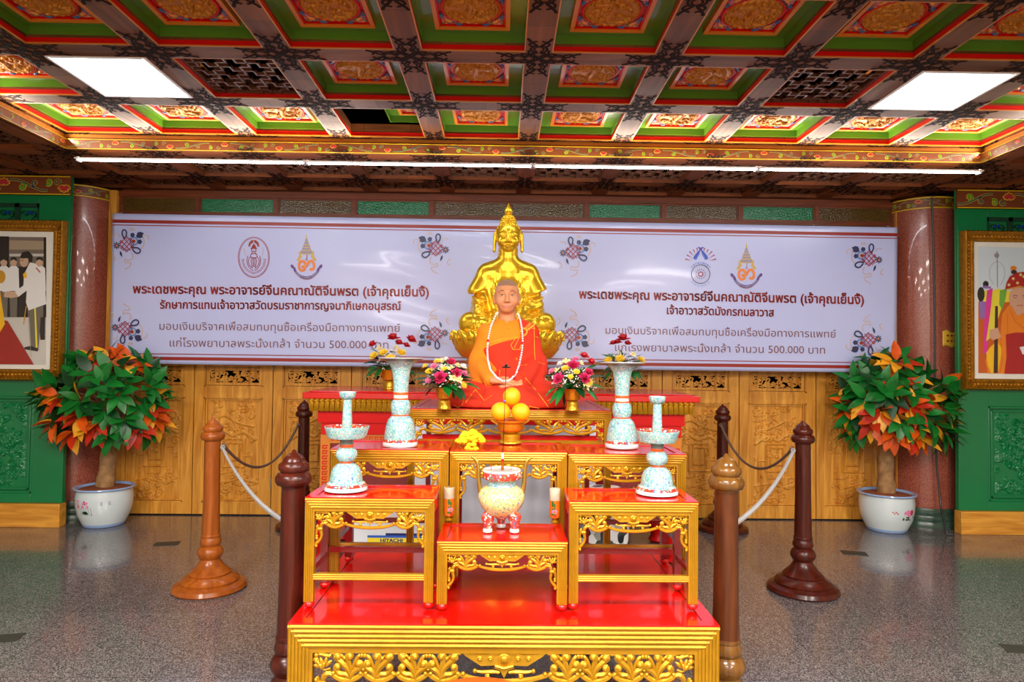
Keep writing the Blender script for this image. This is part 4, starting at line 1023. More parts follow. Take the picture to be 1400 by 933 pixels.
# ---- things stored under the tables
bx_ = thing('carton', 'white printed carton with blue and yellow stripes stored behind the left stools', 'box', (-0.78, 4.63, 0))
b = MB(); b.box(-0.20, 0.30, -0.1, 0.2, 0, 0.42); b.build('carton_body', M['box_w'], bx_, bevel=0.005)
b = MB(); b.box(-0.10, 0.301, -0.102, -0.1005, 0.30, 0.315, 0); b.box(-0.10, 0.301, -0.102, -0.1005, 0.27, 0.298, 1); b.box(-0.10, 0.301, -0.102, -0.1005, 0.24, 0.255, 0); b.box(-0.1, 0.301, -0.102, -0.1005, 0.225, 0.238, 1); b.box(0.02, 0.301, -0.102, -0.1005, 0.315, 0.33, 2)
b.box(-0.10, 0.301, -0.102, -0.1005, 0.17, 0.2, 1)
b.build('printed_stripes', [M['box_b'], M['box_y'], M['navy']], bx_)
def text_mesh(s, size, mt, name, parent, M4, sx=1.0, off=0.0, align='CENTER', warp=None, spacing=1.0):
    cu = bpy.data.curves.new(name, 'FONT'); cu.body = s; cu.size = size; cu.align_x = align; cu.offset = off; cu.space_character = spacing
    cu.resolution_u = 3
    o = bpy.data.objects.new('tmp_text', cu); COL.objects.link(o)
    bpy.context.view_layer.update()
    me = bpy.data.meshes.new_from_object(o.evaluated_get(bpy.context.evaluated_depsgraph_get()))
    bpy.data.objects.remove(o); bpy.data.curves.remove(cu)
    me.transform(M4 @ Matrix.Diagonal((sx, 1, 1, 1)))
    if warp:
        for v in me.vertices: v.co = warp(v.co)
    me.materials.clear(); me.materials.append(mt)
    q = bpy.data.objects.new(name, me); COL.objects.link(q); q.parent = parent
    return q
FRONT = Matrix.Rotation(PI / 2, 4, 'X')
text_mesh('HITACHI', 0.032, M['navy'], 'printed_word', bx_, Matrix.Translation((0.06, -0.1035, 0.272)) @ FRONT, 1.2, 0.001)
text_mesh('HITACHI', 0.032, M['navy'], 'printed_word', bx_, Matrix.Translation((0.06, -0.1035, 0.174)) @ FRONT, 1.2, 0.001)
b = MB(); rd = random.Random(6)
b.grid(lambda u, v: (-0.62 + 1.3 * u, 4.868 + 0.012 * math.sin(u * 34) + 0.006 * math.sin(u * 71 + 1), 0.02 + 1.0 * v), 90, 8)
tag(b.build('white_cloth', mat('white_cloth', (214, 216, 228), 0.6), solid=0.004), 'white cloth hanging in front of the long altar, seen behind the censer', 'cloth')
b = MB(); rd = random.Random(3)
def bagf(u, v):
    a = 2 * PI * u; r = 1.0 - 0.25 * v ** 3 + 0.05 * math.sin(5 * a + 4 * v)
    return (0.68 + 0.20 * r * math.cos(a), 4.66 + 0.14 * r * math.sin(a), 0.001 + 0.62 * v)
b.grid(bagf, 40, 14); b.add([bagf(i / 40, 1) for i in range(40)], [tuple(range(40))], 0, True)
tag(b.build('patterned_bag', speck('leaf_print', (206, 206, 206), [(30, 30, 34), (150, 150, 140), (60, 64, 60), (230, 230, 228)], 16, 0.6, 0.4, 0.1)), 'grey and black leaf-patterned bag seen under the right stools', 'bag')
# small round stool with orange cushion in front of the platform
st = thing('cushion_stool', 'round orange cushioned stool just below the platform front at the picture bottom', 'stool', (at(655, 928, 2.1).x, 2.1, 0))
zz = at(655, 922, 2.29).z - 0.010
b = MB(); b.lathe([(0.12, 0.0), (0.185, 0.006), (0.205, 0.03), (0.205, 0.055), (0.19, 0.075), (0.10, 0.084), (0, 0.085)], (0, 0, zz - 0.075), 48); b.build('cushion', M['stool_o'], st)
for k in range(4):
    a = PI / 4 + k * PI / 2; b = MB(); b.tube([(0.14 * math.cos(a), 0.14 * math.sin(a), zz - 0.076), (0.18 * math.cos(a), 0.18 * math.sin(a), 0.0)], 0.014, 8); b.build('leg', M['dark_metal'], st)
# ================================================================== BARRIER POSTS AND ROPES
PPROF = [(0.215, 0.0), (0.225, 0.012), (0.215, 0.035), (0.175, 0.05), (0.178, 0.062), (0.165, 0.078), (0.125, 0.098), (0.128, 0.108), (0.115, 0.122), (0.085, 0.15), (0.062, 0.185), (0.060, 0.196), (0.066, 0.204), (0.078, 0.225), (0.079, 0.245), (0.068, 0.268), (0.054, 0.280), (0.062, 0.290), (0.065, 0.305), (0.060, 0.322), (0.056, 0.334), (0.060, 0.340), (0.058, 0.352),
         (0.0545, 0.355), (0.050, 0.6), (0.0475, 0.955), (0.050, 0.962), (0.066, 0.968), (0.0735, 0.982), (0.0735, 0.998), (0.064, 1.014), (0.052, 1.020), (0.058, 1.026), (0.0625, 1.038), (0.060, 1.052), (0.047, 1.062), (0.044, 1.068), (0.040, 1.078), (0.026, 1.090), (0.012, 1.098), (0.008, 1.108), (0.0, 1.112)]
def post(x, y, mt, label, ts=1.0, capm=None):
    t = thing('barrier_post', label, 'barrier post', (x, y, 0), group='turned wooden barrier posts'); t.scale = (1, 1, ts)
    i0 = next(i for i, p in enumerate(PPROF) if p[1] >= 0.352); i1 = next(i for i, p in enumerate(PPROF) if p[1] >= 0.955)
    b = MB(); b.lathe(PPROF[:i0 + 1], seg=40); b.build('base', capm or mt, t)
    b = MB(); b.lathe(PPROF[i0:i1 + 1], seg=32); b.build('shaft', mt, t)
    b = MB(); b.lathe(PPROF[i1:], seg=32); b.build('finial', capm or mt, t)
    return t
posts = [(-1.862, 4.41, 'post_light', 'honey-coloured wooden barrier post standing alone left of the altar', 0.985, None), (1.985, 4.44, 'post_dark', 'dark red wooden barrier post standing alone right of the altar', 1.0, None),
         (at(403, 640, 2.83).x - 0.004, 2.83, 'post_dark', 'dark wooden barrier post beside the platform, left front corner', 1.0, None), (at(993, 640, 2.83).x, 2.83, 'post_worn', 'brown worn wooden barrier post beside the platform, right front corner', 1.0, 'post_worn2'),
         (at(416, 560, 5.98).x, 5.98, 'post_dark', 'dark wooden barrier post behind the altar, near the doors, left of it', 1.0, None), (at(988, 560, 6.02).x, 6.02, 'post_dark', 'dark wooden barrier post behind the altar, near the doors, right of it', 1.0, None)]
M['post_worn2'] = wood('olive_varnished_wood', (84, 50, 16), (124, 82, 30), 0.25, 0.3)
for x, y, m_, lb, ts, cm in posts: post(x, y, M[m_], lb, ts, M[cm] if cm else None)
def rope(p0, p1, sag, label, mt, r=0.009, twin=False):
    p0, p1 = Vector(p0), Vector(p1); b = MB()
    for q in range(2 if twin else 1):
        pts = []
        for i in range(25):
            t = i / 24; p = p0.lerp(p1, t); p.z -= (sag + 0.012 * q) * 4 * t * (1 - t); p.x += 0.008 * q * math.sin(PI * t); pts.append(p)
        b.tube(pts, r, 6)
    for e in (p0, p1): b.tube([e + Vector((0.014 * math.cos(a), 0.006, 0.014 * math.sin(a))) for a in [2 * PI * k / 10 for k in range(11)]], 0.003, 5)
    tag(b.build('barrier_rope', mt), label, 'rope', 'barrier ropes')
P = posts
rope((P[0][0] + 0.066, P[0][1] + 0.01, 0.915), (P[4][0] - 0.03, P[4][1] - 0.075, 0.90), 0.24, 'brown rope sagging from the honey-coloured post to the left post by the doors', M['rope_b'], 0.010)
rope((P[0][0] + 0.07, P[0][1] - 0.02, 0.905), (P[2][0] - 0.05, P[2][1] + 0.06, 0.80), 0.06, 'grey-white rope hanging from the honey-coloured post to the front left post', M['rope_w'], 0.009, True)
rope((P[1][0] - 0.066, P[1][1] + 0.01, 0.925), (P[5][0] - 0.04, P[5][1] - 0.075, 0.93), 0.24, 'brown rope sagging from the dark red post to the right post by the doors', M['rope_b'], 0.010)
rope((P[1][0] - 0.07, P[1][1] - 0.02, 0.915), (P[3][0] + 0.05, P[3][1] + 0.06, 0.80), 0.06, 'grey-white rope hanging from the dark red post to the front right post', M['rope_w'], 0.011)
# dark plates let into the floor
for (px, py, ang, lb) in ((228, 744, 0.25, 'dark plate on the floor near the honey-coloured post'), (1168, 757, -0.25, 'dark plate on the floor near the dark red post'), (2, 874, 0.2, 'dark plate on the floor at the left picture edge'), (1398, 889, -0.2, 'dark plate on the floor at the right picture edge')):
    d = ROT @ Vector(((px - CX) / F, -(py - CY) / F, -1)); t_ = -EYE / d.z
    b = MB(); b.box(-0.09, 0.09, -0.055, 0.055, 0.0, 0.003)
    tag(b.build('floor_plate', M['grey_f'], None, (d.x * t_, d.y * t_, 0.0005), ang), lb, 'floor plate', 'dark floor plates')
# ================================================================== PORCELAIN, FRUIT, FLOWERS
def floor_hit(px, py, z):
    d = ROT @ Vector(((px - CX) / F, -(py - CY) / F, -1)); t = (z - EYE) / d.z
    return Vector((d.x * t, d.y * t, z))
S4 = 4.24 * 298.0
def trumpet_vase(px, py, z, label):
    p = floor_hit(px, py, z)
    t = thing('trumpet_vase', label, 'vase', (p.x, p.y, z), 0, 'blue trumpet vases')
    def Z(y): return (604 - y) / S4
    lower = [(96, 604), (101, 598), (101, 588), (98, 576)]; band = [(98, 576), (92, 566)]
    b = MB(); b.lathe([(r / S4, Z(y)) for r, y in lower], seg=40); b.build('foot_rim', M['porc_white'], t)
    b = MB(); b.lathe([(r / S4, Z(y)) for r, y in [(98.5, 577), (93, 562)]], seg=40); b.build('red_band', M['porcelain_red'], t)
    b = MB(); b.lathe([(r / S4, Z(y)) for r, y in [(93, 562), (91, 540), (87, 510), (80, 475), (70, 450), (56, 434), (49, 429)]], seg=40); b.build('bell_foot', M['porcelain'], t)
    b = MB(); b.lathe([(r / S4, Z(y)) for r, y in [(49, 429), (51, 425), (49, 421)]], seg=40); b.lathe([(r / S4, Z(y)) for r, y in [(43, 336), (45, 331), (43, 326)]], seg=40); b.lathe([(r / S4, Z(y)) for r, y in [(43, 308), (45, 300), (43, 292)]], seg=40)
    b.build('orange_rings', M['orange_ring'], t)
    b = MB(); b.lathe([(r / S4, Z(y)) for r, y in [(49, 421), (55, 405), (58, 382), (56, 358), (50, 343), (43, 336)]], seg=40); b.build('bulb', M['porcelain'], t)
    b = MB(); b.lathe([(r / S4, Z(y)) for r, y in [(42, 326), (41, 317), (42, 308)]], seg=40); b.build('white_collar', M['porc_white'], t)
    b = MB(); b.lathe([(r / S4, Z(y)) for r, y in [(43, 292), (43.5, 260), (46, 220), (51, 180), (58, 150), (72, 130), (95, 114), (122, 102), (132, 98), (134, 94), (130, 92), (110, 98), (80, 112), (55, 140), (44, 170), (0, 172)]], seg=48, mats=[0] * 6 + [2] * 2 + [1] * 7)
    b.build('trumpet_neck', [M['porcelain'], M['porc_white'], M['porc_grey']], t)
    return t
trumpet_vase(547, 610, 1.092, 'tall blue porcelain trumpet vase on the left red stool')
trumpet_vase(850, 612, 1.082, 'tall blue porcelain trumpet vase on the right red stool')
S5 = 4.24 * 323.0
def candlestick(px, py, z, label):
    p = floor_hit(px, py, z); t = thing('candlestick', label, 'candlestick', (p.x, p.y, z), 0, 'blue porcelain candlesticks')
    def L(nm, prof, mt, seg=40, mats=None):
        b = MB(); b.lathe([(r / S5, (846 - y) / S5) for r, y in prof], seg=seg, mats=mats); b.build(nm, mt, t)
    L('foot_rim', [(112, 846), (121, 842), (121, 834), (118, 822)], M['porc_white'])
    L('red_band', [(118, 822), (108, 806)], M['porcelain_red'])
    L('bell_foot', [(108, 806), (93, 795), (90, 770), (84, 740), (72, 715), (52, 699), (36, 693)], M['porcelain'])
    L('orange_ring', [(34, 693), (37, 688), (34, 683)], M['orange_ring'])
    L('bulb', [(34, 683), (48, 676), (58, 660), (61, 642), (57, 622), (44, 608), (35, 603)], M['porcelain'])
    L('orange_ring', [(35, 603), (38, 594), (37, 586)], M['orange_ring'])
    L('grey_collar', [(38, 586), (37, 570), (42, 554), (60, 551)], M['porc_grey'])
    L('tray', [(60, 551), (104, 549), (112, 535), (120, 505), (126, 488), (126, 484), (120, 484), (112, 500), (100, 520), (30, 526), (0, 527)], [M['porcelain'], M['porcelain_red']], 48, [0] * 6 + [1] * 4)
    L('stem', [(30, 527), (29, 490), (27, 430), (25, 370), (24, 330)], M['porcelain'], 28)
    L('candle_cup', [(24, 330), (34, 326), (42, 318), (49, 292), (49, 288), (44, 288), (40, 300), (0, 304)], [M['porcelain'], M['porc_white']], 36, [0] * 4 + [1] * 3)
    return t
candlestick(473, 670, 0.944, 'blue porcelain candlestick with tray on the left lower stool')
candlestick(898, 675, 0.938, 'blue porcelain candlestick with tray on the right lower stool')
# ---- three-legged censer
p = floor_hit(685, 727, 0.783)
S7 = 7.0 * 338.0
cs = thing('censer', 'yellow and turquoise porcelain censer with gilt handles on three red feet', 'censer', (p.x, p.y + 0.02, 0.783))
def Zc(y): return (758 - y) / S7
b = MB(); b.lathe([(r / S7, Zc(y)) for r, y in [(0, 640), (60, 634), (110, 605), (160, 572), (200, 520), (224, 470), (231, 430), (226, 395), (205, 355), (170, 328), (146, 318)]], seg=48); b.build('body', M['porcelain_yellow'], cs)
b = MB(); b.lathe([(r / S7, Zc(y)) for r, y in [(146, 318), (138, 300), (136, 275), (142, 262)]], seg=48); b.build('neck', M['porcelain'], cs)
b = MB(); b.lathe([(r / S7, Zc(y)) for r, y in [(142, 262), (165, 256), (186, 245), (191, 230), (190, 190), (188, 178)]], seg=48); b.build('rim_band', M['porcelain_red'], cs)
b = MB(); b.lathe([(r / S7, Zc(y)) for r, y in [(188, 178), (190, 165), (184, 157), (160, 157), (148, 168), (0, 170)]], seg=48, mats=[0] * 4 + [1]); b.build('rim', [M['porc_white'], mat('incense_ash', (170, 164, 156), 0.9)], cs)
for sx in (-1, 1):
    b = MB(); pts = [(214, 400), (216, 350), (222, 300), (226, 250), (226, 200), (229, 150), (240, 100), (262, 62), (292, 42), (310, 36)]
    b.tube([(sx * r / S7, 0, Zc(y)) for r, y in pts], [0.006, 0.009, 0.0095, 0.009, 0.0085, 0.008, 0.0075, 0.007, 0.005, 0.002], 8, flat=0.7); b.build('handle', M['brass'], cs)
for a in (-PI / 2 - 1.05, -PI / 2 + 1.05, PI / 2):
    cx_, cy_ = 142 / S7 * math.cos(a) * 1.06, 142 / S7 * math.sin(a) * 0.9
    b = MB(); b.lathe([(r / S7, Zc(y)) for r, y in [(44, 758), (48, 752), (46, 735), (40, 722)]], (cx_, cy_, 0), 20, 1); b.lathe([(r / S7, Zc(y)) for r, y in [(40, 722), (38, 700), (50, 670), (62, 635), (66, 605), (58, 580), (36, 566), (0, 562)]], (cx_, cy_, 0), 24, 0)
    b.build('foot', [M['porcelain_red'], M['porc_white']], cs)
# tall thin rod with a little cap standing in the censer
cz = 0.783 + Zc(190)
top = at(692, 503, p.y + 0.02); x0 = at(687, 640, p.y + 0.02).x
t = thing('incense_rod', 'thin black rod with a small dark cap standing in the censer', 'rod', (x0, p.y + 0.02, cz))
h = top.z - cz; dx = top.x - x0
b = MB(); b.tube([(0, 0, 0.05), (dx, 0, h)], 0.0016, 6); b.build('rod', M['dark_metal'], t)
b = MB(); b.lathe([(0, -0.002), (0.012, -0.001), (0.020, 0.002), (0.021, 0.004), (0.008, 0.007), (0.004, 0.014), (0, 0.016)], (dx, 0, h), 20); b.build('cap', M['dark_metal'], t)
b = MB(); b.tube([(0, 0, 0.0), (0, 0, 0.045)], 0.0055, 8, 0); b.tube([(0, 0, 0.045), (0, 0, 0.056)], 0.006, 8, 1); b.tube([(0, 0, 0.056), (0, 0, 0.080)], 0.005, 8, 2); b.build('handle', [M['post_light'], M['red_paint'], M['white']], t)
b = MB(); b.ball((dx * 0.55, -0.001, h * 0.68), 0.005, 0, 10, 6); b.build('bead', mat('violet_bead', (110, 90, 200), 0.3), t)
for k, (ox, oy) in enumerate(((-0.048, 0.0), (0.036, 0.01))):
    b = MB(); b.tube([(0, 0, 0), (0.001, 0, 0.035)], 0.0012, 5)
    tag(b.build('incense_stick', M['red_paint'], None, (x0 + ox, p.y + 0.02 + oy, cz - 0.004)), 'short burnt red incense stick %s the rod' % ('left of' if ox < 0 else 'right of'), 'incense stick', 'incense stubs in the censer')
# ---- glass cups of orange oil
def cup(px, py, label, rot):
    q = floor_hit(px, py, 0.783); t = thing('candle_glass', label, 'candle glass', (q.x, q.y + 0.028, 0.783), rot, 'orange candle glasses')
    b = MB(); b.lathe([(0.016, 0), (0.017, 0.004), (0.009, 0.012), (0.011, 0.016)], seg=20); b.build('gilt_foot', M['gold_hi'], t)
    b = MB(); b.lathe([(0.011, 0.0165), (0.0215, 0.024), (0.0235, 0.05), (0.0235, 0.098)], seg=24); b.build('orange_filling', mat('orange_oil', (236, 120, 20), 0.1, coat=0.6) if 'oil' not in M else M['oil'], t)
    b = MB(); b.lathe([(0.0237, 0.0985), (0.0240, 0.148), (0.0228, 0.148), (0.0222, 0.0985)], seg=24); g = mat('clear_glass', (244, 226, 200), 0.08, alpha=0.35); b.build('glass_rim', g, t)
    b = MB()
    def on(u, z, e=0.0246): th = -PI / 2 + u / e; return (e * math.cos(th), e * math.sin(th), z)
    for (u, z, r1, r2, m_) in ((-0.004, 0.085, 0.005, 0.014, 1), (0.005, 0.078, 0.004, 0.011, 1), (0.0, 0.062, 0.009, 0.005, 1), (0.004, 0.052, 0.013, 0.009, 0), (-0.002, 0.040, 0.012, 0.004, 1), (0.006, 0.034, 0.008, 0.005, 2)):
        b.add([on(u + r1 * math.cos(a), z + r2 * math.sin(a)) for a in [2 * PI * k / 12 for k in range(12)]], [tuple(range(12))], m_)
    b.build('flower_decal', [M['lpink'], M['leaf_g'], M['rose']], t)
M['oil'] = mat('orange_oil', (236, 110, 14), 0.1, coat=0.6)
cup(613, 714, 'glass cup of orange oil at the left end of the low stool', 0.2); cup(759, 717, 'glass cup of orange oil at the right end of the low stool', -0.3)
# ---- gold footed dish with three oranges, marigold garland
q = floor_hit(698, 609, 1.088); q.y += 0.08
def footed_bowl(nm, label, loc, R, H, group=None, cat='footed bowl', inner=None):
    t = thing(nm, label, cat, loc, 0, group)
    b = MB(); b.lathe([(0.66 * R, 0), (0.70 * R, 0.02 * H), (0.68 * R, 0.09 * H), (0.58 * R, 0.14 * H), (0.56 * R, 0.24 * H), (0.60 * R, 0.30 * H), (0.58 * R, 0.37 * H), (0.46 * R, 0.41 * H), (0.40 * R, 0.45 * H)], seg=36, wob=lambda th, z: 1 + 0.012 * math.cos(18 * th)); b.build('foot', M['gold_hi'], t)
    b = MB(); b.lathe([(0.40 * R, 0.45 * H), (0.52 * R, 0.48 * H), (0.70 * R, 0.54 * H), (0.76 * R, 0.62 * H), (0.80 * R, 0.86 * H), (0.98 * R, 0.93 * H), (1.0 * R, 1.0 * H), (0.95 * R, 1.0 * H), (0.82 * R, 0.93 * H), (0, 0.90 * H)], seg=40, mats=[0] * 6 + [0, 1, 1], wob=lambda th, z: 1 + 0.01 * math.cos(24 * th)); b.build('bowl', [M['bowl_gold'], M['orange_ring']], t)
    return t
M['bowl_gold'] = mat('embossed_gold', (212, 134, 18), 0.3, 0.6, bump=0.3, bscale=150)
footed_bowl('footed_dish', 'gold footed dish holding the oranges', (q.x, q.y, 1.088), 0.080, 0.112, cat='dish')
ro = 0.050; zo = 1.088 + 0.112 * 0.93
om = {}
def orange(x, y, z, r, label, rz):
    if not om:
        b = MB(); b.ball((0, 0, 0), (1, 1, 0.95), 0, 32, 20); om['o'] = b.mesh('orange', M['orange_fruit'])
        b = MB(); b.lathe([(0.0, 0.965), (0.06, 0.955), (0.09, 0.94)], seg=10); om['s'] = b.mesh('stem_end', M['leaf_g'])
    o = bpy.data.objects.new('orange', om['o']); COL.objects.link(o); o.location = (x, y, z); o.scale = (r, r, r); o.rotation_euler = (0.4, 0.3 * rz, rz)
    s = bpy.data.objects.new('stem_end', om['s']); COL.objects.link(s); s.parent = o
    tag(o, label, 'orange', 'oranges on the gold dish')
orange(q.x - 0.049, q.y - 0.026, zo + 0.050, 0.047, 'large orange on the dish, lower left one', 0.4)
orange(q.x + 0.048, q.y - 0.016, zo + 0.048, 0.045, 'orange on the dish, lower right one', 2.0)
orange(q.x + 0.004, q.y + 0.008, zo + 0.121, 0.045, 'orange lying on top of the other two', 3.4)
def marigold(b, c, r, rd, m=0):
    for ring, (n, el, rr) in enumerate(((11, 0.15, 1.0), (10, 0.6, 0.86), (7, 1.05, 0.62), (3, 1.4, 0.3))):
        for k in range(n):
            a = 2 * PI * k / n + rd.uniform(-.2, .2) + ring; e = el + rd.uniform(-.1, .1)
            d = Vector((math.cos(a) * math.cos(e), math.sin(a) * math.cos(e), math.sin(e)))
            b.ball(Vector(c) + d * r * 0.62, (r * 0.36, r * 0.36, r * 0.26), m, 6, 4)
    b.ball(c, r * 0.6, m, 8, 5)
rd = random.Random(9)
gq = floor_hit(643, 612, 1.088)
gt = thing('marigold_garland', 'yellow marigold garland draped over the edge of the middle taller stool', 'garland', (gq.x, gq.y, 1.088), 0)
b = MB()
for k in range(40):
    a = rd.uniform(0, 2 * PI); r_ = math.sqrt(rd.random())
    marigold(b, (0.060 * r_ * math.cos(a), 0.036 + 0.03 * r_ * math.sin(a), 0.020 + 0.052 * (1 - r_ ** 2) * rd.random() ** 0.5), 0.0175, rd)
b.build('flower_bunch', M['marigold'], gt)
b = MB()
for (x, y, z) in ((-0.004, -0.010, 0.010), (0.016, -0.012, 0.012), (0.006, -0.020, -0.012), (0.026, -0.018, -0.006), (-0.012, -0.016, -0.004), (0.014, -0.02, -0.03)): marigold(b, (x, y, z), 0.0155, rd)
b.build('hanging_flowers', M['marigold'], gt)
b = MB()
for (x, z) in ((-0.028, -0.055), (-0.012, -0.068), (-0.036, -0.072), (0.03, -0.05), (0.040, -0.062), (0.024, -0.066), (-0.022, -0.09)): marigold(b, (x, -0.022, z), 0.0145, rd)
b.tube([(0.0, -0.018, -0.01), (-0.016, -0.02, -0.05)], 0.002, 5); b.tube([(0.01, -0.018, -0.01), (0.028, -0.02, -0.046)], 0.002, 5)
b.build('tassel_flowers', M['marigold'], gt)
# ---- flower bowls
FM = {}
def flower_meshes():
    rd = random.Random(2)
    def petals(n_rings, r, cup, wid, m, seedw=0.2, h=0.5):
        b = MB()
        for i, n in enumerate(n_rings):
            f = i / max(1, len(n_rings) - 1)
            for k in range(n):
                a = 2 * PI * k / n + i * 0.7 + rd.uniform(-seedw, seedw); el = 0.12 + f * cup + rd.uniform(-.12, .12)
                d = Vector((math.cos(a) * math.cos(el), math.sin(a) * math.cos(el), math.sin(el)))
                b.leaf((0, 0, 0.15 * r * f), d, (0, 0, 1), r * (1 - 0.35 * f) * rd.uniform(0.9, 1.1), wid * r, 0, -0.25, 0.18, 3)
        return b
    b = petals((9, 9, 8, 7, 5), 0.034, 1.25, 0.62, 0, 0.3); FM['carnation'] = b
    b = petals((5, 5, 4, 3), 0.03, 1.3, 0.85, 0, 0.1); b.ball((0, 0, 0.012), (0.012, 0.012, 0.014), 0, 10, 6); FM['rose'] = b
    b = petals((14, 12, 8), 0.03, 0.8, 0.28, 0, 0.05); b.ball((0, 0, 0.006), (0.008, 0.008, 0.005), 0, 8, 5); FM['mum'] = b
    b = petals((5, 4), 0.024, 0.9, 0.6, 0, 0.2); FM['lily'] = b
flower_meshes()
FMM = {}
def flower(kind, mk, parent, loc, d, s, name):
    key = (kind, mk)
    if key not in FMM: FMM[key] = FM[kind].mesh(name, M[mk])
    o = bpy.data.objects.new(name, FMM[key]); COL.objects.link(o); o.parent = parent; o.location = loc; o.scale = (s, s, s)
    o.rotation_euler = Vector(d).to_track_quat('Z', 'Y').to_euler()
def bouquet(loc, label, R, H, bowlR, bowlH, spots, seed, nleaf=30, breath=85, right=1, low=True):
    t = thing('flower_bowl', label, 'flower arrangement', loc, 0, 'flower arrangements')
    b = MB(); r0 = bowlR; h = bowlH
    b.lathe([(0.74 * r0, 0), (0.80 * r0, 0.03 * h), (0.76 * r0, 0.12 * h), (0.66 * r0, 0.2 * h), (0.70 * r0, 0.3 * h), (0.64 * r0, 0.40 * h), (0.5 * r0, 0.45 * h)], seg=32); b.build('foot', M['gold_hi'], t)
    b = MB(); b.lathe([(0.5 * r0, 0.45 * h), (0.78 * r0, 0.5 * h), (0.86 * r0, 0.62 * h), (0.94 * r0, 0.9 * h), (1.05 * r0, h), (0.98 * r0, h), (0, 0.9 * h)], seg=36); b.build('bowl', M['bowl_gold'], t)
    rd = random.Random(seed)
    lf = MB()
    for k in range(nleaf):
        a = rd.uniform(0, 2 * PI); el = rd.uniform(-0.55 if low else -0.1, 1.0)
        d = Vector((math.cos(a) * math.cos(el), math.sin(a) * math.cos(el) * 0.7 - 0.12, math.sin(el)))
        st = Vector((0, 0, h * 1.05)) + Vector((d.x, d.y, max(0.0, d.z))) * R * rd.uniform(0.45, 0.8)
        lf.leaf(st, d + Vector((0, 0, -0.25)), (0, -0.3, 1), rd.uniform(0.07, 0.12), rd.uniform(0.030, 0.048), rd.choice((0, 1, 1)), 0.25, 0.1, 5)
        lf.tube([(0, 0, h * 0.95), st], 0.002, 4, 0, cap=False)
    for k in range(90):
        a = rd.uniform(0, 2 * PI); el = rd.uniform(-0.1, 1.4); rr = R * rd.uniform(0.3, 0.85)
        c = Vector((rr * math.cos(a) * math.cos(el), rr * math.sin(a) * math.cos(el) * 0.8, h + rr * math.sin(el)))
        lf.leaf(c, (math.cos(a), math.sin(a), 0.3), (0, 0, 1), 0.055 * R / 0.12, 0.026 * R / 0.12, rd.choice((0, 1, 1)), 0.2, 0.1, 4)
    lf.build('foliage', [M['leaf_g'], M['leaf_dg']], t)
    bb = MB()
    for k in range(breath):
        a = rd.uniform(0, 2 * PI); el = rd.uniform(0.05, 1.45); rr = R * rd.uniform(0.72, 1.02)
        c = Vector((rr * math.cos(a) * math.cos(el), rr * math.sin(a) * math.cos(el) * 0.85, h + rr * math.sin(el)))
        for q in range(4): bb.ball(c + Vector((rd.uniform(-.012, .012), rd.uniform(-.012, .012), rd.uniform(-.012, .012))), rd.uniform(0.003, 0.005), 0, 5, 4)
        bb.tube([(c.x * .4, c.y * .4, h + (c.z - h) * .4), c], 0.0008, 3, 1, cap=False)
    o = bb.build('small_white_blossom', [M['white_f'], M['leaf_g']], t); o['kind'] = 'stuff'
    names = {'pink': ('carnation', 'pink', 'pink_carnation'), 'red': ('rose', 'rose', 'red_rose'), 'yel': ('mum', 'yellow_f', 'yellow_chrysanthemum'), 'cream': ('lily', 'cream_f', 'cream_lily'), 'lp': ('mum', 'lpink', 'pale_pink_flower'), 'wht': ('mum', 'white_f', 'white_flower')}
    for kd, u, v, s in spots:      # u, v: place in the dome seen from the front, in units of R
        rr = math.sqrt(u * u + v * v); w = math.sqrt(max(0.02, 1.1 - min(1.05, rr * rr)))
        d = Vector((u, -0.9 * w, v + 0.12)).normalized()
        k_, m_, n_ = names[kd]
        flower(k_, m_, t, (u * R, -0.75 * w * R, h + v * R), d + Vector((0, -0.25, 0.1)), s * 1.12, n_)
    return t
fz = T3
q1 = floor_hit(606, 561, fz); q1.y += 0.055
spots_a = [('pink', -0.1, 0.42, 1.15), ('pink', 0.52, 0.62, 0.95), ('pink', 0.28, 1.05, 0.95), ('lp', -0.42, 0.88, 0.9), ('yel', -0.62, 0.65, 0.9), ('yel', -0.3, 1.1, 0.8), ('cream', -0.12, 1.12, 1.1), ('cream', 0.42, 0.42, 1.1), ('cream', 0.66, 0.35, 1), ('yel', 0.05, 0.78, 0.7),
           ('cream', 0.3, 0.82, 1), ('lp', 0.85, 0.6, 0.8), ('yel', 0.85, 0.12, 0.7), ('wht', 0.8, 0.9, 0.8), ('lp', -0.62, 0.28, 0.8), ('cream', 0.55, 0.95, 0.9), ('wht', 0.05, 1.2, 0.7), ('yel', -0.82, 0.9, 0.7)]
bouquet((q1.x, q1.y, fz), 'mixed pink and cream flowers in a gold bowl left of the robed figure', 0.118, 0, 0.046, 0.115, spots_a, 5)
q2 = floor_hit(784, 563, fz); q2.y += 0.055
spots_b = [('pink', -0.62, 0.42, 1.0), ('pink', 0.0, 0.95, 1.1), ('pink', 0.42, 0.45, 1.0), ('pink', 0.62, 0.7, 0.8), ('yel', -0.35, 0.85, 0.8), ('yel', 0.1, 0.72, 0.7), ('cream', 0.5, 0.12, 1.0), ('cream', -0.3, 1.15, 1.1), ('yel', 0.62, 0.3, 0.8), ('lp', -0.9, 0.72, 0.8), ('lp', 0.1, 1.25, 0.8), ('cream', -0.7, 0.78, 0.9), ('yel', -0.15, 0.52, 0.6),
           ('red', 0.75, 1.12, 1.0), ('red', 0.45, 1.38, 1.0), ('cream', 0.32, 1.08, 0.9), ('wht', -0.55, 1.05, 0.7)]
bouquet((q2.x, q2.y, fz), 'mixed pink and cream flowers in a gold bowl right of the robed figure', 0.120, 0, 0.046, 0.115, spots_b, 8)
q3 = floor_hit(531, 533, AZ); q4 = floor_hit(852, 537, AZ); q5 = floor_hit(802, 536, AZ)
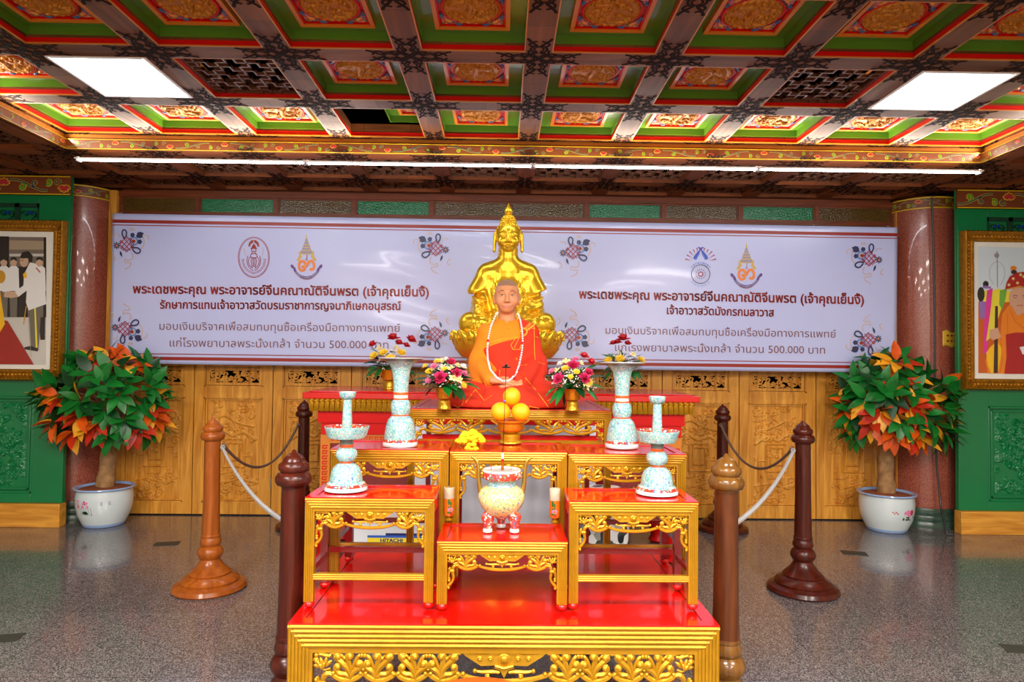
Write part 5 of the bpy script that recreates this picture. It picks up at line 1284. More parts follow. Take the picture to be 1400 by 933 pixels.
spots_c = [('yel', -0.62, 0.6, 1.5), ('yel', -0.2, 0.75, 1.5), ('cream', -0.45, 0.95, 1.5), ('yel', 0.15, 0.5, 1.5), ('yel', 0.55, 0.75, 1.5), ('red', -0.75, 1.12, 1.4), ('red', 0.15, 1.42, 1.7), ('red', 0.42, 1.2, 1.3), ('red', 0.95, 1.35, 1.6), ('cream', 0.3, 1.0, 1.3), ('red', 0.75, 1.1, 1.1)]
bouquet((q3.x, q3.y + 0.05, AZ), 'yellow flowers and red roses in a gold bowl behind the left trumpet vase', 0.165, 0, 0.068, 0.15, spots_c, 12, 22, 30)
spots_d = [('yel', -0.7, 0.5, 1.4), ('yel', -0.2, 0.6, 1.4), ('red', -0.45, 1.3, 1.1), ('red', 0.0, 1.5, 1.7), ('red', -0.25, 1.35, 1.2), ('red', 0.2, 1.3, 1.1), ('yel', 0.75, 0.55, 1.4), ('cream', 0.4, 0.8, 1.3)]
bouquet((q4.x, q4.y + 0.05, AZ), 'yellow flowers and red roses in a gold bowl behind the right trumpet vase', 0.165, 0, 0.068, 0.15, spots_d, 15, 22, 30)
# ================================================================== POTTED TREES
def potted_tree(x, y, label, seed, decal, rzd, trunk_lean, crown_c, crown_r):
    t = thing('potted_tree', label, 'potted tree', (x, y, 0), 0, 'potted trees by the columns')
    b = MB(); b.lathe([(0.155, 0.0), (0.165, 0.006), (0.172, 0.03)], seg=48, m=1)
    b.lathe([(0.172, 0.03), (0.205, 0.10), (0.222, 0.18), (0.226, 0.26), (0.218, 0.305), (0.216, 0.315)], seg=48, m=0)
    b.lathe([(0.216, 0.315), (0.238, 0.322), (0.243, 0.330), (0.240, 0.338), (0.224, 0.338), (0.214, 0.320), (0.21, 0.305)], seg=48, m=1)
    b.build('pot', [M['porc_white'], M['pot_rim']], t)
    b = MB(); b.lathe([(0.0, 0.335), (0.08, 0.332), (0.18, 0.325), (0.209, 0.318)], seg=36, wob=lambda th, z: 1 + 0.01 * math.sin(5 * th)); b.build('soil', M['soil'], t)
    dc = MB(); rr = lambda z: 0.1725 + (0.226 - 0.1725) * min(1, math.sin(min(1, (z - 0.03) / 0.23) * PI / 2) ** 0.9) + 0.0035
    def on(u, z): r = rr(z); th = rzd + u / r; return (r * math.cos(th), r * math.sin(th), z)
    rd = random.Random(seed + 40)
    def spot(u, z, a, c, m): dc.add([on(u + a * math.cos(q), z + c * math.sin(q)) for q in [2 * PI * i / 9 for i in range(9)]], [tuple(range(9))], m)
    if decal == 'lotus':
        for k in range(9): spot(rd.uniform(-0.10, 0.02), rd.uniform(0.14, 0.25), rd.uniform(0.010, 0.018), rd.uniform(0.008, 0.014), 0)
        for k in range(5): spot(rd.uniform(-0.09, 0.03), rd.uniform(0.11, 0.15), 0.024, 0.012, 1)
        for k in range(6): dc.tube([on(-0.06 + 0.02 * k, 0.12), on(-0.07 + 0.02 * k, 0.19)], 0.0015, 4, 1)
        for k in range(3): spot(rd.uniform(-0.1, 0.0), 0.2 + 0.02 * k, 0.009, 0.007, 2)
        for k in range(2):
            for j in range(3): spot(0.12 + 0.06 * k, 0.235 - 0.012 * j, 0.009, 0.003, 3)
    else:
        for k in range(10): spot(rd.uniform(0.02, 0.07), rd.uniform(0.16, 0.22), 0.016, 0.014, 0)
        for k in range(6): spot(rd.uniform(0.08, 0.11), rd.uniform(0.17, 0.22), 0.014, 0.013, 2)
        for k in range(14): spot(rd.uniform(0.0, 0.13), rd.uniform(0.12, 0.155), 0.010, 0.008, 1)
        for k in range(4): spot(-0.09 + 0.014 * k, 0.20 - 0.012 * (k % 2), 0.008, 0.005, 2)
    dc.build('flower_decal', [M['lpink'], M['leaf_dg'], M['rose'], M['ink_grey']], t)
    rd = random.Random(seed)
    th = MB(); tx = trunk_lean; hz = crown_c[2] - 0.12
    tp = [(tx * s_, 0.01 * math.sin(5 * s_), 0.33 + (hz - 0.33) * s_) for s_ in [i / 9 for i in range(10)]]
    th.tube(tp, [0.075 - 0.022 * i / 9 + 0.006 * math.sin(i * 2.1) for i in range(10)], 14)
    br = MB(); lf = MB(); tips = []
    C0 = Vector(crown_c); base = Vector(tp[-1])
    nb = 66
    for k in range(nb):
        f = (k + 0.5) / nb; el = math.asin(1 - 1.62 * f); az = k * 2.39996 + rd.uniform(-.2, .2)
        d = Vector((math.cos(az) * math.cos(el), math.sin(az) * math.cos(el), math.sin(el)))
        tip = C0 + Vector((d.x * crown_r[0], d.y * crown_r[1], d.z * crown_r[2])) * rd.uniform(0.62, 0.80)
        if d.y > 0.6: continue
        sd_ = min(1, max(0, (abs(tip.x) - 0.18) / 0.12)) * (tip.x * x > 0)
        tip.y = (tip.y if tip.y < 0 else tip.y * 0.1) - 0.21 * sd_
        mid = base.lerp(tip, 0.5) + Vector((0, 0, 0.06))
        br.tube([base + Vector((rd.uniform(-.03, .03), rd.uniform(-.03, .03), rd.uniform(-.12, 0.02))), mid, tip], [0.010, 0.006, 0.003], 5)
        front = d.y < 0.2
        # whorls low in the front centre turn orange and yellow
        hot = rd.random() < (0.46 if (el < 0.0) else 0.14)
        n = rd.randint(5, 7)
        for q in range(n):
            a2 = 2 * PI * q / n + rd.uniform(-.3, .3)
            sd = d.cross(Vector((0, 0, 1))).normalized(); u2 = sd.cross(d)
            dd = d * 0.75 + (sd * math.cos(a2) + u2 * math.sin(a2)) * 0.85 + Vector((0, 0, -0.55 if hot else -0.35))
            dd.y = min(dd.y, 0.0) - 0.15 * sd_
            m = rd.choice((2, 3, 3, 4, 2)) if hot else rd.choice((0, 0, 0, 1, 0, 0, 3 if rd.random() < 0.4 else 0))
            Lf = rd.uniform(0.15, 0.21)
            st = tip + dd.normalized() * 0.02
            lf.leaf(st, dd, Vector((d.x, d.y - 0.4, 1.0)), Lf, Lf * rd.uniform(0.42, 0.50), m, rd.uniform(0.1, 0.35), 0.10, 6)
    th.build('trunk', M['bark'], t); br.build('branches', M['bark'], t)
    lf.build('foliage', [M['leaf_g'], M['leaf_dg'], M['leaf_o'], M['leaf_y'], M['leaf_r']], t)
M['pot_rim'] = mat('pale_blue_glaze', (150, 178, 222), 0.15, coat=0.6)
pl = floor_hit(142, 722, 0); pr_ = floor_hit(1212, 729, 0)
potted_tree(pl.x * (pl.y + 0.12) / pl.y, pl.y + 0.12, 'small tree with green and orange leaves in the pot with lotus decal, left column', 3, 'lotus', -PI / 2 - 0.1, 0.05, (0.06, 0, 1.07), (0.54, 0.50, 0.54))
potted_tree(pr_.x * (pr_.y + 0.12) / pr_.y, pr_.y + 0.12, 'small tree with green and orange leaves in the pot with peony decal, right column', 17, 'peony', -PI / 2 + 0.1, 0.0, (0.02, 0, 1.10), (0.50, 0.48, 0.53))
# ================================================================== FIGURES
import openvdb
class Sculpt:
    """a solid blended from simple forms, meshed as one continuous skin"""
    def __init__(s, lo, hi, vox):
        s.lo = np.array(lo, dtype=np.float32); s.vox = vox
        s.n = [int(math.ceil((b - a) / vox)) + 1 for a, b in zip(lo, hi)]
        s.ax = [(s.lo[i] + vox * np.arange(s.n[i])).astype(np.float32) for i in range(3)]
        s.d = np.full(s.n, 0.3, dtype=np.float32)
    def sub(s, lo, hi):
        sl = []
        for i in range(3):
            a = max(0, int(math.floor((lo[i] - s.lo[i]) / s.vox))); b = min(s.n[i], int(math.ceil((hi[i] - s.lo[i]) / s.vox)) + 1)
            if b <= a: return None, None
            sl.append(slice(a, b))
        return tuple(sl), np.meshgrid(*[s.ax[i][sl[i]] for i in range(3)], indexing='ij', sparse=True)
    def put(s, sl, q, k, op='u'):
        d = s.d[sl]
        if op == 'u':
            h = np.clip(0.5 + 0.5 * (d - q) / k, 0, 1); s.d[sl] = d * (1 - h) + q * h - k * h * (1 - h)
        else:
            h = np.clip(0.5 - 0.5 * (d + q) / k, 0, 1); s.d[sl] = d * (1 - h) - q * h + k * h * (1 - h)
    def cap(s, a, b, ra, rb, k=0.02, op='u', flat=1.0):
        pad = max(ra, rb) + k + 0.03; lo = [min(p, q) - pad for p, q in zip(a, b)]; hi = [max(p, q) + pad for p, q in zip(a, b)]
        sl, g = s.sub(lo, hi)
        if sl is None: return
        ab = [q - p for p, q in zip(a, b)]; l2 = sum(c * c for c in ab) + 1e-12
        t = np.clip(((g[0] - a[0]) * ab[0] + (g[1] - a[1]) * ab[1] + (g[2] - a[2]) * ab[2]) / l2, 0, 1)
        q = np.sqrt((g[0] - a[0] - t * ab[0]) ** 2 + ((g[1] - a[1] - t * ab[1]) / flat) ** 2 + (g[2] - a[2] - t * ab[2]) ** 2) - (ra + (rb - ra) * t)
        s.put(sl, q, k, op)
    def ell(s, c, r, k=0.02, op='u', rot=None):
        m = max(r) + k + 0.03; sl, g = s.sub([p - m for p in c], [p + m for p in c])
        if sl is None: return
        x, y, z = g[0] - c[0], g[1] - c[1], g[2] - c[2]
        if rot is not None:
            R = np.array(rot.to_3x3().inverted())
            x, y, z = R[0, 0] * x + R[0, 1] * y + R[0, 2] * z, R[1, 0] * x + R[1, 1] * y + R[1, 2] * z, R[2, 0] * x + R[2, 1] * y + R[2, 2] * z
        k0 = np.sqrt((x / r[0]) ** 2 + (y / r[1]) ** 2 + (z / r[2]) ** 2); k1 = np.sqrt((x / r[0] ** 2) ** 2 + (y / r[1] ** 2) ** 2 + (z / r[2] ** 2) ** 2) + 1e-6
        s.put(sl, k0 * (k0 - 1) / k1, k, op)
    def grids(s): return np.meshgrid(*s.ax, indexing='ij', sparse=True)
    def cut(s, f, k=0.008):
        """keep where f < 0 (f a signed field over the whole grid)"""
        h = np.clip(0.5 - 0.5 * (s.d - f) / k, 0, 1); s.d = (s.d * (1 - h) + f * h + k * h * (1 - h)).astype(np.float32)
    def front(s, x, z, default=0.0):
        i = int(round((x - s.lo[0]) / s.vox)); k = int(round((z - s.lo[2]) / s.vox))
        if not (0 <= i < s.n[0] and 0 <= k < s.n[2]): return default
        w = np.nonzero(s.d[i, :, k] < 0)[0]
        return float(s.ax[1][w[0]]) if len(w) else default
    def build(s, name, mats, parent=None, loc=(0, 0, 0), mfn=None, smooth=1):
        d = np.pad(s.d, 1, constant_values=0.3)
        g = openvdb.FloatGrid(0.3); g.copyFromArray(d.astype(np.float32)); g.transform = openvdb.createLinearTransform(voxelSize=s.vox)
        P, Q = g.convertToQuads(isovalue=0.0)
        P = P + (s.lo - s.vox)
        me = bpy.data.meshes.new(name); me.from_pydata(P.tolist(), [], Q.tolist()); me.update()
        if me.polygons:
            vol = sum(p.area * p.normal.dot(p.center - Vector((0, 0, 0))) for p in me.polygons)
            if vol < 0: me.flip_normals()
        for m in mats if isinstance(mats, (list, tuple)) else [mats]: me.materials.append(m)
        if mfn: me.polygons.foreach_set('material_index', [mfn(p.center) for p in me.polygons])
        me.polygons.foreach_set('use_smooth', [True] * len(me.polygons))
        o = bpy.data.objects.new(name, me); COL.objects.link(o); o.parent = parent; o.location = loc
        if smooth:
            md = o.modifiers.new('smooth', 'SMOOTH'); md.iterations = smooth; md.factor = 0.5
        return o
def hand(S, wrist, dirf, up, side, L=0.17, curl=0.3, k=0.006, spread=0.012):
    """palm, four unequal fingers with a knuckle bend, thumb leaving the side of the palm"""
    w = Vector(wrist); f = Vector(dirf).normalized(); u = Vector(up); u = (u - f * u.dot(f)).normalized(); r = f.cross(u) * side
    pl = L * 0.5
    for q in (-1.0, -0.35, 0.35, 1.0):
        S.cap(tuple(w + r * q * L * 0.10), tuple(w + f * pl + r * q * L * 0.17), L * 0.085, L * 0.075, 0.012)
    for i, (q, ln) in enumerate(((-1.1, 0.40), (-0.38, 0.47), (0.36, 0.44), (1.08, 0.34))):
        a = w + f * pl * 0.95 + r * q * L * 0.175; d1 = (f + r * q * spread * 4 - u * curl * 0.5).normalized(); b = a + d1 * L * ln * 0.52
        d2 = (d1 - u * curl).normalized(); c = b + d2 * L * ln * 0.52
        S.cap(tuple(a), tuple(b), L * 0.058, L * 0.052, k); S.cap(tuple(b), tuple(c), L * 0.052, L * 0.042, k)
    a = w + f * pl * 0.3 - r * L * 0.14; b = a + (f * 0.75 - r * 0.55 + u * 0.1).normalized() * L * 0.26; c = b + (f * 0.95 - r * 0.1).normalized() * L * 0.2
    S.cap(tuple(a), tuple(b), L * 0.075, L * 0.058, 0.01); S.cap(tuple(b), tuple(c), L * 0.058, L * 0.046, k)
# ---- seated robed figure
MY = 3.99; MX = at(693, 500, MY).x
mk = bpy.data.objects.new('tmp', None)
KM = 925 / MY
def mp(px, py):
    """figure-local x, z of a pixel on the figure's plane"""
    v = at(px, py, MY - 0.10); return (v.x - MX, v.z - T3)
S = Sculpt((-0.34, -0.42, -0.01), (0.34, 0.20, 0.78), 0.0042)
# head
S.ell((-0.004, 0.012, 0.652), (0.0735, 0.092, 0.086), 0.01); S.ell((-0.004, -0.012, 0.605), (0.062, 0.072, 0.066), 0.02); S.ell((-0.004, -0.046, 0.558), (0.034, 0.034, 0.024), 0.02)
for sx in (-1, 1):
    X = -0.004 + sx * 0.040
    S.ell((X, -0.046, 0.604), (0.026, 0.026, 0.026), 0.02)
    S.ell((-0.004 + sx * 0.0285, -0.087, 0.640), (0.017, 0.014, 0.010), 0.008, 's')
    S.ell((-0.004 + sx * 0.0285, -0.0685, 0.639), (0.0135, 0.012, 0.0095), 0.003)
    S.cap((-0.004 + sx * 0.012, -0.080, 0.661), (-0.004 + sx * 0.045, -0.068, 0.661), 0.006, 0.006, 0.012)
    S.ell((-0.004 + sx * 0.0735, 0.016, 0.624), (0.007, 0.019, 0.030), 0.006); S.ell((-0.004 + sx * 0.071, 0.006, 0.598), (0.007, 0.010, 0.012), 0.006)
    S.ell((-0.004 + sx * 0.010, -0.089, 0.600), (0.0085, 0.009, 0.007), 0.005)
S.cap((-0.004, -0.080, 0.645), (-0.004, -0.095, 0.606), 0.007, 0.0105, 0.010)
S.ell((-0.004, -0.0775, 0.5765), (0.024, 0.009, 0.0045), 0.008); S.ell((-0.004, -0.0765, 0.5680), (0.020, 0.009, 0.0048), 0.008)
S.ell((-0.004, -0.0880, 0.5725), (0.022, 0.006, 0.0018), 0.003, 's')
# neck, trunk, arms, folded legs
S.cap((-0.003, 0.02, 0.56), (0, 0.03, 0.44), 0.050, 0.058, 0.02)
S.cap((-0.095, 0.03, 0.41), (0.095, 0.03, 0.41), 0.048, 0.048, 0.04); S.ell((0, 0.03, 0.30), (0.12, 0.082, 0.18), 0.03)
for sx in (-1, 1):
    S.cap((sx * 0.125, 0.03, 0.40), (sx * 0.162, 0.02, 0.24), 0.040, 0.034, 0.02); S.cap((sx * 0.162, 0.02, 0.24), (sx * 0.105, -0.20, 0.155), 0.034, 0.026, 0.012); S.cap((sx * 0.105, -0.20, 0.155), (sx * 0.075, -0.245, 0.146 if sx < 0 else 0.128), 0.026, 0.021, 0.012)
    S.cap((sx * 0.08, 0.05, 0.09), (sx * 0.25, -0.12, 0.075), 0.075, 0.055, 0.03); S.cap((sx * 0.25, -0.12, 0.07), (-sx * 0.05, -0.24, 0.05), 0.050, 0.035, 0.02)
hand(S, (-0.082, -0.248, 0.150), (1, -0.12, -0.05), (0, -0.25, 1), 1, 0.150, 0.25)
hand(S, (0.082, -0.244, 0.128), (-1, -0.12, -0.03), (0, -0.25, 1), -1, 0.150, 0.2)
def skin_m(p):
    if p.z > 0.694 or (p.z > 0.60 and p.y > 0.02 + 0.25 * max(0, 0.66 - p.z) and abs(p.x + 0.004) < 0.0765) and p.z > 0.56: return 1
    if ((p.x + 0.004) / 0.023) ** 2 + ((p.z - 0.5722) / 0.0085) ** 2 < 1 and p.y < -0.07: return 2
    return 0
body = S.build('person', [M['skin'], M['stubble'], M['lip']], None, (MX, MY, T3), skin_m, 1)
tag(body, 'shaven-headed person in saffron and orange-red robes seated cross-legged before the gold statue', 'person')
# eyes and brows
for sx in (-1, 1):
    xe = -0.004 + sx * 0.0285
    b = MB(); b.ball((xe, -0.0775, 0.6375), (0.0115, 0.0042, 0.0032), 0, 14, 8); b.ball((xe, -0.0805, 0.6378), (0.0046, 0.0025, 0.0034), 1, 10, 6); b.build('eye', [M['eye_w'], M['eye_b']], body)
    b = MB(); b.tube([(xe - 0.0125, -0.0785 + 0.004 * (sx < 0), 0.6385), (xe, -0.0825, 0.6412), (xe + 0.0125, -0.0785 + 0.004 * (sx > 0), 0.6385)], 0.0018, 5); b.build('eyelid', M['brow'], body)
    b = MB(); b.tube([(xe - sx * 0.014, S.front(xe - sx * .014, .660) - 0.0005, 0.660), (xe, S.front(xe, 0.6635) - 0.0005, 0.6635), (xe + sx * 0.010, S.front(xe + sx * .01, .6625) - 0.0005, 0.6625), (xe + sx * 0.018, S.front(xe + sx * .018, .658) - 0.0005, 0.658)], [0.0018, 0.0026, 0.0022, 0.001], 5, flat=0.5); b.build('eyebrow', M['brow'], body)
def robe_base(vox=0.0055, grow=0.0):
    R = Sculpt((-0.44, -0.44, -0.012), (0.44, 0.24, 0.58), vox); g = grow
    R.cap((-0.105, 0.03, 0.415), (0.105, 0.03, 0.415), 0.058 + g, 0.058 + g, 0.05); R.cap((-0.03, 0.03, 0.455), (0.03, 0.03, 0.455), 0.056 + g, 0.056 + g, 0.05)
    R.ell((0, 0.03, 0.30), (0.145 + g, 0.105 + g, 0.20), 0.04); R.ell((0, 0.02, 0.14), (0.165 + g, 0.13 + g, 0.15), 0.04)
    return R
def sleeve(R, sx, g=0.0):
    R.cap((sx * 0.128, 0.03, 0.412), (sx * 0.165, 0.02, 0.25), 0.052 + g, 0.054 + g, 0.03)
    R.cap((sx * 0.165, 0.02, 0.25), (sx * 0.092, -0.222, 0.152), 0.054 + g, 0.036 + g, 0.03)
    R.cap((sx * 0.172, 0.0, 0.20), (sx * 0.150, -0.13, 0.115), 0.055 + g, 0.042 + g, 0.03)
def folds(R, amp, fx, fz, fy=0.0, ph=0.0):
    x, y, z = R.grids(); R.d = (R.d + amp * np.sin(fx * x + fz * z + fy * y + ph + 1.5 * np.sin(9 * z + 5 * x))).astype(np.float32)
# inner saffron robe with crossed collar
R1 = robe_base(); sleeve(R1, -1)
folds(R1, 0.0035, 48, 26); x, y, z = R1.grids()
R1.cut((0.008 - z) + 0 * x + 0 * y)
v = np.maximum(np.abs(x + 0.003) - (z - 0.452) * 0.42, y - 0.05) + 0 * z     # open V at the throat
R1.cut(-v, 0.006); R1.cut(z - 0.525 + 0 * x + 0 * y, 0.01)
R1.build('saffron_robe', M['robe_y'], body, (0, 0, 0), None, 2)
b = MB()
for sx in (-1, 1):      # collar edges
    pts = [(-0.003 + sx * 0.038 * (1 - t) - sx * 0.012 * t, 0, 0.528 - 0.085 * t) for t in [0.36 + 0.64 * i / 8 for i in range(9)]]
    if sx > 0: pts += [(-0.02, 0, 0.42), (-0.035, 0, 0.385)]
    pts = [(u, min(R1.front(u, w - 0.004, -0.03), R1.front(u + sx * 0.008, w, -0.03)) - 0.001, w) for u, q, w in pts]
    b.tube(pts, 0.006, 6, flat=0.6)
b.build('collar', M['robe_y'], body)
# outer orange-red robe over the left shoulder, chest and lap
R2 = robe_base(grow=0.010); sleeve(R2, 1, 0.010); folds(R2, 0.0045, 34, 40, 0, 1.0); folds(R2, 0.002, 80, -30, 20, 0.3)
x, y, z = R2.grids()
chest = np.maximum(z - (0.318 + 0.42 * (x + 0.16) - 0.5 * (x + 0.16) ** 2), -0.3)           # below the diagonal edge
shoulder = np.maximum(0.078 - x - 0.12 * (z - 0.4), z - 0.52)
R2.cut(np.minimum(chest + 0 * y, shoulder + 0 * y), 0.006)
R2.cut(-(x + 0.165 + 0.10 * (0.3 - z)) + 0 * y, 0.01)
L = Sculpt((-0.44, -0.44, -0.012), (0.44, 0.24, 0.58), 0.0055)
for sx in (-1, 1):
    L.cap((sx * 0.10, 0.05, 0.07), (sx * 0.30, -0.13, 0.065), 0.095, 0.072, 0.05); L.cap((sx * 0.30, -0.13, 0.06), (-sx * 0.06, -0.27, 0.045), 0.072, 0.062, 0.05)
L.ell((0, -0.17, 0.02), (0.36, 0.20, 0.085), 0.05); L.ell((-0.2, -0.12, 0.06), (0.17, 0.16, 0.065), 0.04)
folds(L, 0.0045, 30, 10, 22); folds(L, 0.002, 70, 0, -50, 2)
h = np.clip(0.5 + 0.5 * (R2.d - L.d) / 0.02, 0, 1); R2.d = (R2.d * (1 - h) + L.d * h - 0.02 * h * (1 - h)).astype(np.float32)
R2.cut((0.002 - z) + 0 * x + 0 * y)
R2.cap((-0.062, -0.275, 0.178), (0.062, -0.275, 0.172), 0.040, 0.040, 0.01, 's')       # room for the hands in the lap
R2.build('outer_robe', M['robe_o'], body, (0, 0, 0), None, 2)
def fr(xx, zz): return min(R1.front(xx, zz, 0.2), R2.front(xx, zz, 0.2), S.front(xx, zz, 0.2))
def on_robe(pts, r, b, m=0, n=18, lift=0.0045):
    out = []
    for (p, q) in zip(pts[:-1], pts[1:]):
        for i in range(n):
            t = i / n; xx, zz = mp(p[0] + (q[0] - p[0]) * t, p[1] + (q[1] - p[1]) * t); out.append((xx, fr(xx, zz) - lift, zz))
    xx, zz = mp(*pts[-1]); out.append((xx, fr(xx, zz) - lift, zz))
    out = [o for o in out if o[1] < 0.15]
    if len(out) > 1: b.tube(out, r, 5, m, flat=0.5)
b = MB()
def c2(*pts): return [(620 + u / 4.91, 370 + w / 4.91) for u, w in pts]
for l in (c2((545, 370), (548, 600)), c2((555, 440), (580, 450)), c2((510, 385), (555, 385)), c2((570, 615), (615, 630)), c2((430, 640), (490, 632)), c2((475, 715), (540, 790), (620, 900)), c2((385, 500), (430, 440)), c2((385, 500), (400, 530), (445, 530), (460, 480)), c2((408, 520), (440, 455)),
          c2((95, 870), (155, 790), (215, 855), (265, 820)), c2((205, 738), (235, 778), (275, 750)), c2((310, 660), (310, 720)), c2((20, 890), (45, 905), (75, 885), (85, 850)), c2((615, 860), (690, 820)), c2((495, 890), (560, 905)), c2((250, 480), (330, 460), (440, 445))):
    on_robe(l, 0.0016, b)
b.build('yellow_stitching', M['stitch'], body)
# clasp ring with cords on the shoulder
b = MB(); cxr, czr = mp(620 + 474 / 4.91, 370 + 410 / 4.91); yr = fr(cxr, czr) - 0.006
b.tube([(cxr + 0.018 * math.cos(a), yr, czr + 0.020 * math.sin(a)) for a in [2 * PI * i / 20 for i in range(21)]], 0.0055, 8)
on_robe(c2((470, 395), (520, 345)), 0.003, b); on_robe(c2((480, 400), (530, 350)), 0.003, b); on_robe(c2((490, 405), (560, 350)), 0.006, b); b.build('ring_clasp', M['leaf_y'], body)
# bead necklace
path = c2((295, 278), (283, 292), (250, 370), (233, 450), (226, 530), (230, 600), (250, 665), (290, 712), (330, 735), (375, 733), (415, 700), (440, 640), (458, 560), (467, 480), (462, 400), (452, 330), (438, 292), (428, 280))
pp = [mp(*q) for q in path]; fine = []
for p0, p1 in zip(pp[:-1], pp[1:]):
    for i in range(20): fine.append((p0[0] + (p1[0] - p0[0]) * i / 20, p0[1] + (p1[1] - p0[1]) * i / 20))
b = MB(); last = None; acc = 0; step = 0.0118; ys = [fr(u, w) for u, w in fine]; ys = [y_ if y_ < 0.1 else -0.02 for y_ in ys]
ys = [min(ys[max(0, i - 6):i + 7]) * 0.6 + 0.4 * sum(ys[max(0, i - 8):i + 9]) / len(ys[max(0, i - 8):i + 9]) for i in range(len(ys))]
for (u, w), y_ in zip(fine, ys):
    p = Vector((u, y_ - 0.005, w))
    if last is None or (p - last).length >= step: b.ball(p, 0.0064, 0, 10, 6); last = p
for q in (c2((230, 470))[0], c2((464, 487))[0]):
    u, w = mp(*q); b.ball((u, fr(u, w) - 0.007, w), 0.0072, 1, 10, 6)
b.build('bead_necklace', [M['bead'], M['rose']], body)
# ---- great gilt seated statue on a lotus throne
BYY = 5.34; BXX = at(694, 400, BYY).x
bu = thing('buddha_statue', 'large gilt seated Buddha statue on a lotus throne in front of the banner', 'statue', (BXX, BYY, AZ))
kb = 925 / BYY
G = Sculpt((-0.44, -0.36, 0.36), (0.44, 0.26, 1.16), 0.0058)
for sx in (-1, 1):                   # wide elbow-length sleeves, cut off level
    G.cap((sx * 0.10, 0.03, 0.93), (sx * 0.165, 0.025, 0.912), 0.085, 0.084, 0.03); G.cap((sx * 0.165, 0.025, 0.912), (sx * 0.232, 0.01, 0.77), 0.076, 0.088, 0.02)
x, y, z = G.grids()
G.cut((0.782 + 0.02 * np.sin(26 * x) + 0.03 * np.sin(14 * y)) - z, 0.012)
for sx in (-1, 1):
    G.cap((sx * 0.11, 0.06, 0.52), (sx * 0.285, -0.08, 0.515), 0.10, 0.088, 0.03); G.cap((sx * 0.285, -0.08, 0.515), (-sx * 0.03, -0.24, 0.48), 0.085, 0.06, 0.03)
    G.cap((sx * 0.205, 0.03, 0.77), (sx * 0.215, 0.0, 0.66), 0.060, 0.068, 0.015)
    G.cap((sx * 0.215, 0.03, 0.68), (sx * 0.24, 0.02, 0.56), 0.062, 0.066, 0.02)
G.ell((0, 0.03, 0.74), (0.185, 0.125, 0.24), 0.04); G.cap((-0.10, 0.03, 0.905), (0.10, 0.03, 0.905), 0.075, 0.075, 0.05); G.cap((0, 0.02, 0.93), (0, 0.01, 1.10), 0.084, 0.078, 0.03); G.cap((-0.15, 0.03, 0.935), (0, 0.03, 0.985), 0.070, 0.085, 0.03); G.cap((0.15, 0.03, 0.935), (0, 0.03, 0.985), 0.070, 0.085, 0.03); G.ell((0, 0.05, 0.55), (0.22, 0.15, 0.12), 0.04)
# forearms: one hand over the knee, the other arm sweeping into the lap
G.cap((-0.225, 0.0, 0.70), (-0.225, -0.16, 0.60), 0.055, 0.040, 0.02); hand(G, (-0.225, -0.155, 0.605), (-0.02, -0.55, -0.75), (0, -0.8, 0.5), 1, 0.19, 0.15, 0.006, 0.01)
G.cap((0.215, 0.0, 0.68), (0.05, -0.20, 0.575), 0.060, 0.042, 0.02); hand(G, (0.08, -0.20, 0.575), (-1, -0.1, -0.05), (0, -0.2, 1), -1, 0.17, 0.2, 0.006)
def tube_pts(pts, r, k=0.008, op='u'):
    for p, q in zip(pts[:-1], pts[1:]): G.cap(p, q, r, r, k, op)
for sx in (-1, 1):                   # drapery: shawl edges and long folds
    for i, (xa, xb) in enumerate(((0.085, 0.075), (0.105, 0.10), (0.125, 0.128), (0.145, 0.155))):
        pts = []
        for t in [j / 8 for j in range(9)]:
            xx = sx * (xa + (xb - xa) * t); zz = 0.955 - 0.16 * t - 0.02 * i * t; pts.append((xx, G.front(xx, zz, -0.03) + 0.004, zz))
        tube_pts(pts, 0.0065, 0.012)
    def fold(x0, z0, x1, z1, sag=0.02, r=0.0085):
        ts = [q / 10 for q in range(11)]
        P_ = [(sx * (x0 + (x1 - x0) * t), z0 + (z1 - z0) * t - sag * math.sin(PI * t)) for t in ts]
        c_ = np.polyfit(ts, [G.front(u, w, -0.05) for u, w in P_], 3)
        tube_pts([(u, float(np.polyval(c_, t)) + 0.003, w) for t, (u, w) in zip(ts, P_)], r, 0.014)
    for x0, z0, x1, z1 in ((0.275, 0.73, 0.17, 0.70), (0.28, 0.68, 0.15, 0.64), (0.285, 0.63, 0.13, 0.585), (0.15, 0.77, 0.09, 0.60), (0.115, 0.77, 0.055, 0.60)): fold(x0, z0, x1, z1)
    for i in range(4):
        pts = []
        for t in [j / 8 for j in range(9)]:
            xx = sx * (0.29 - 0.07 * i - 0.12 * t); zz = 0.50 + 0.06 * math.sin(PI * t) - 0.01 * i; pts.append((xx, G.front(xx, zz, -0.2) + 0.004, zz))
        tube_pts(pts, 0.006, 0.012)
for i in range(3):
    pts = []
    for t in [j / 10 for j in range(11)]:
        xx = 0.10 * (2 * t - 1) * (1 - 0.1 * i); zz = 0.80 - 0.05 * i - 0.05 * math.sin(PI * t); pts.append((xx, G.front(xx, zz, -0.09) + 0.002, zz))
    tube_pts(pts, 0.006)
tube_pts([(0.062 * math.sin(a), 0.015 - 0.066 * math.cos(a), 0.985) for a in [-1.4 + 0.28 * i for i in range(11)]], 0.007)
G.build('robed_body', M['statue'], bu, (0, 0, 0), None, 6)
H = Sculpt((-0.14, -0.16, 1.03), (0.14, 0.16, 1.36), 0.0032)
H.ell((0, 0.02, 1.235), (0.098, 0.108, 0.10), 0.02); H.ell((0, -0.008, 1.18), (0.086, 0.092, 0.098), 0.03); H.ell((0, -0.05, 1.105), (0.045, 0.045, 0.028), 0.03); H.cap((0, 0.02, 1.1), (0, 0.02, 1.03), 0.072, 0.072, 0.02)
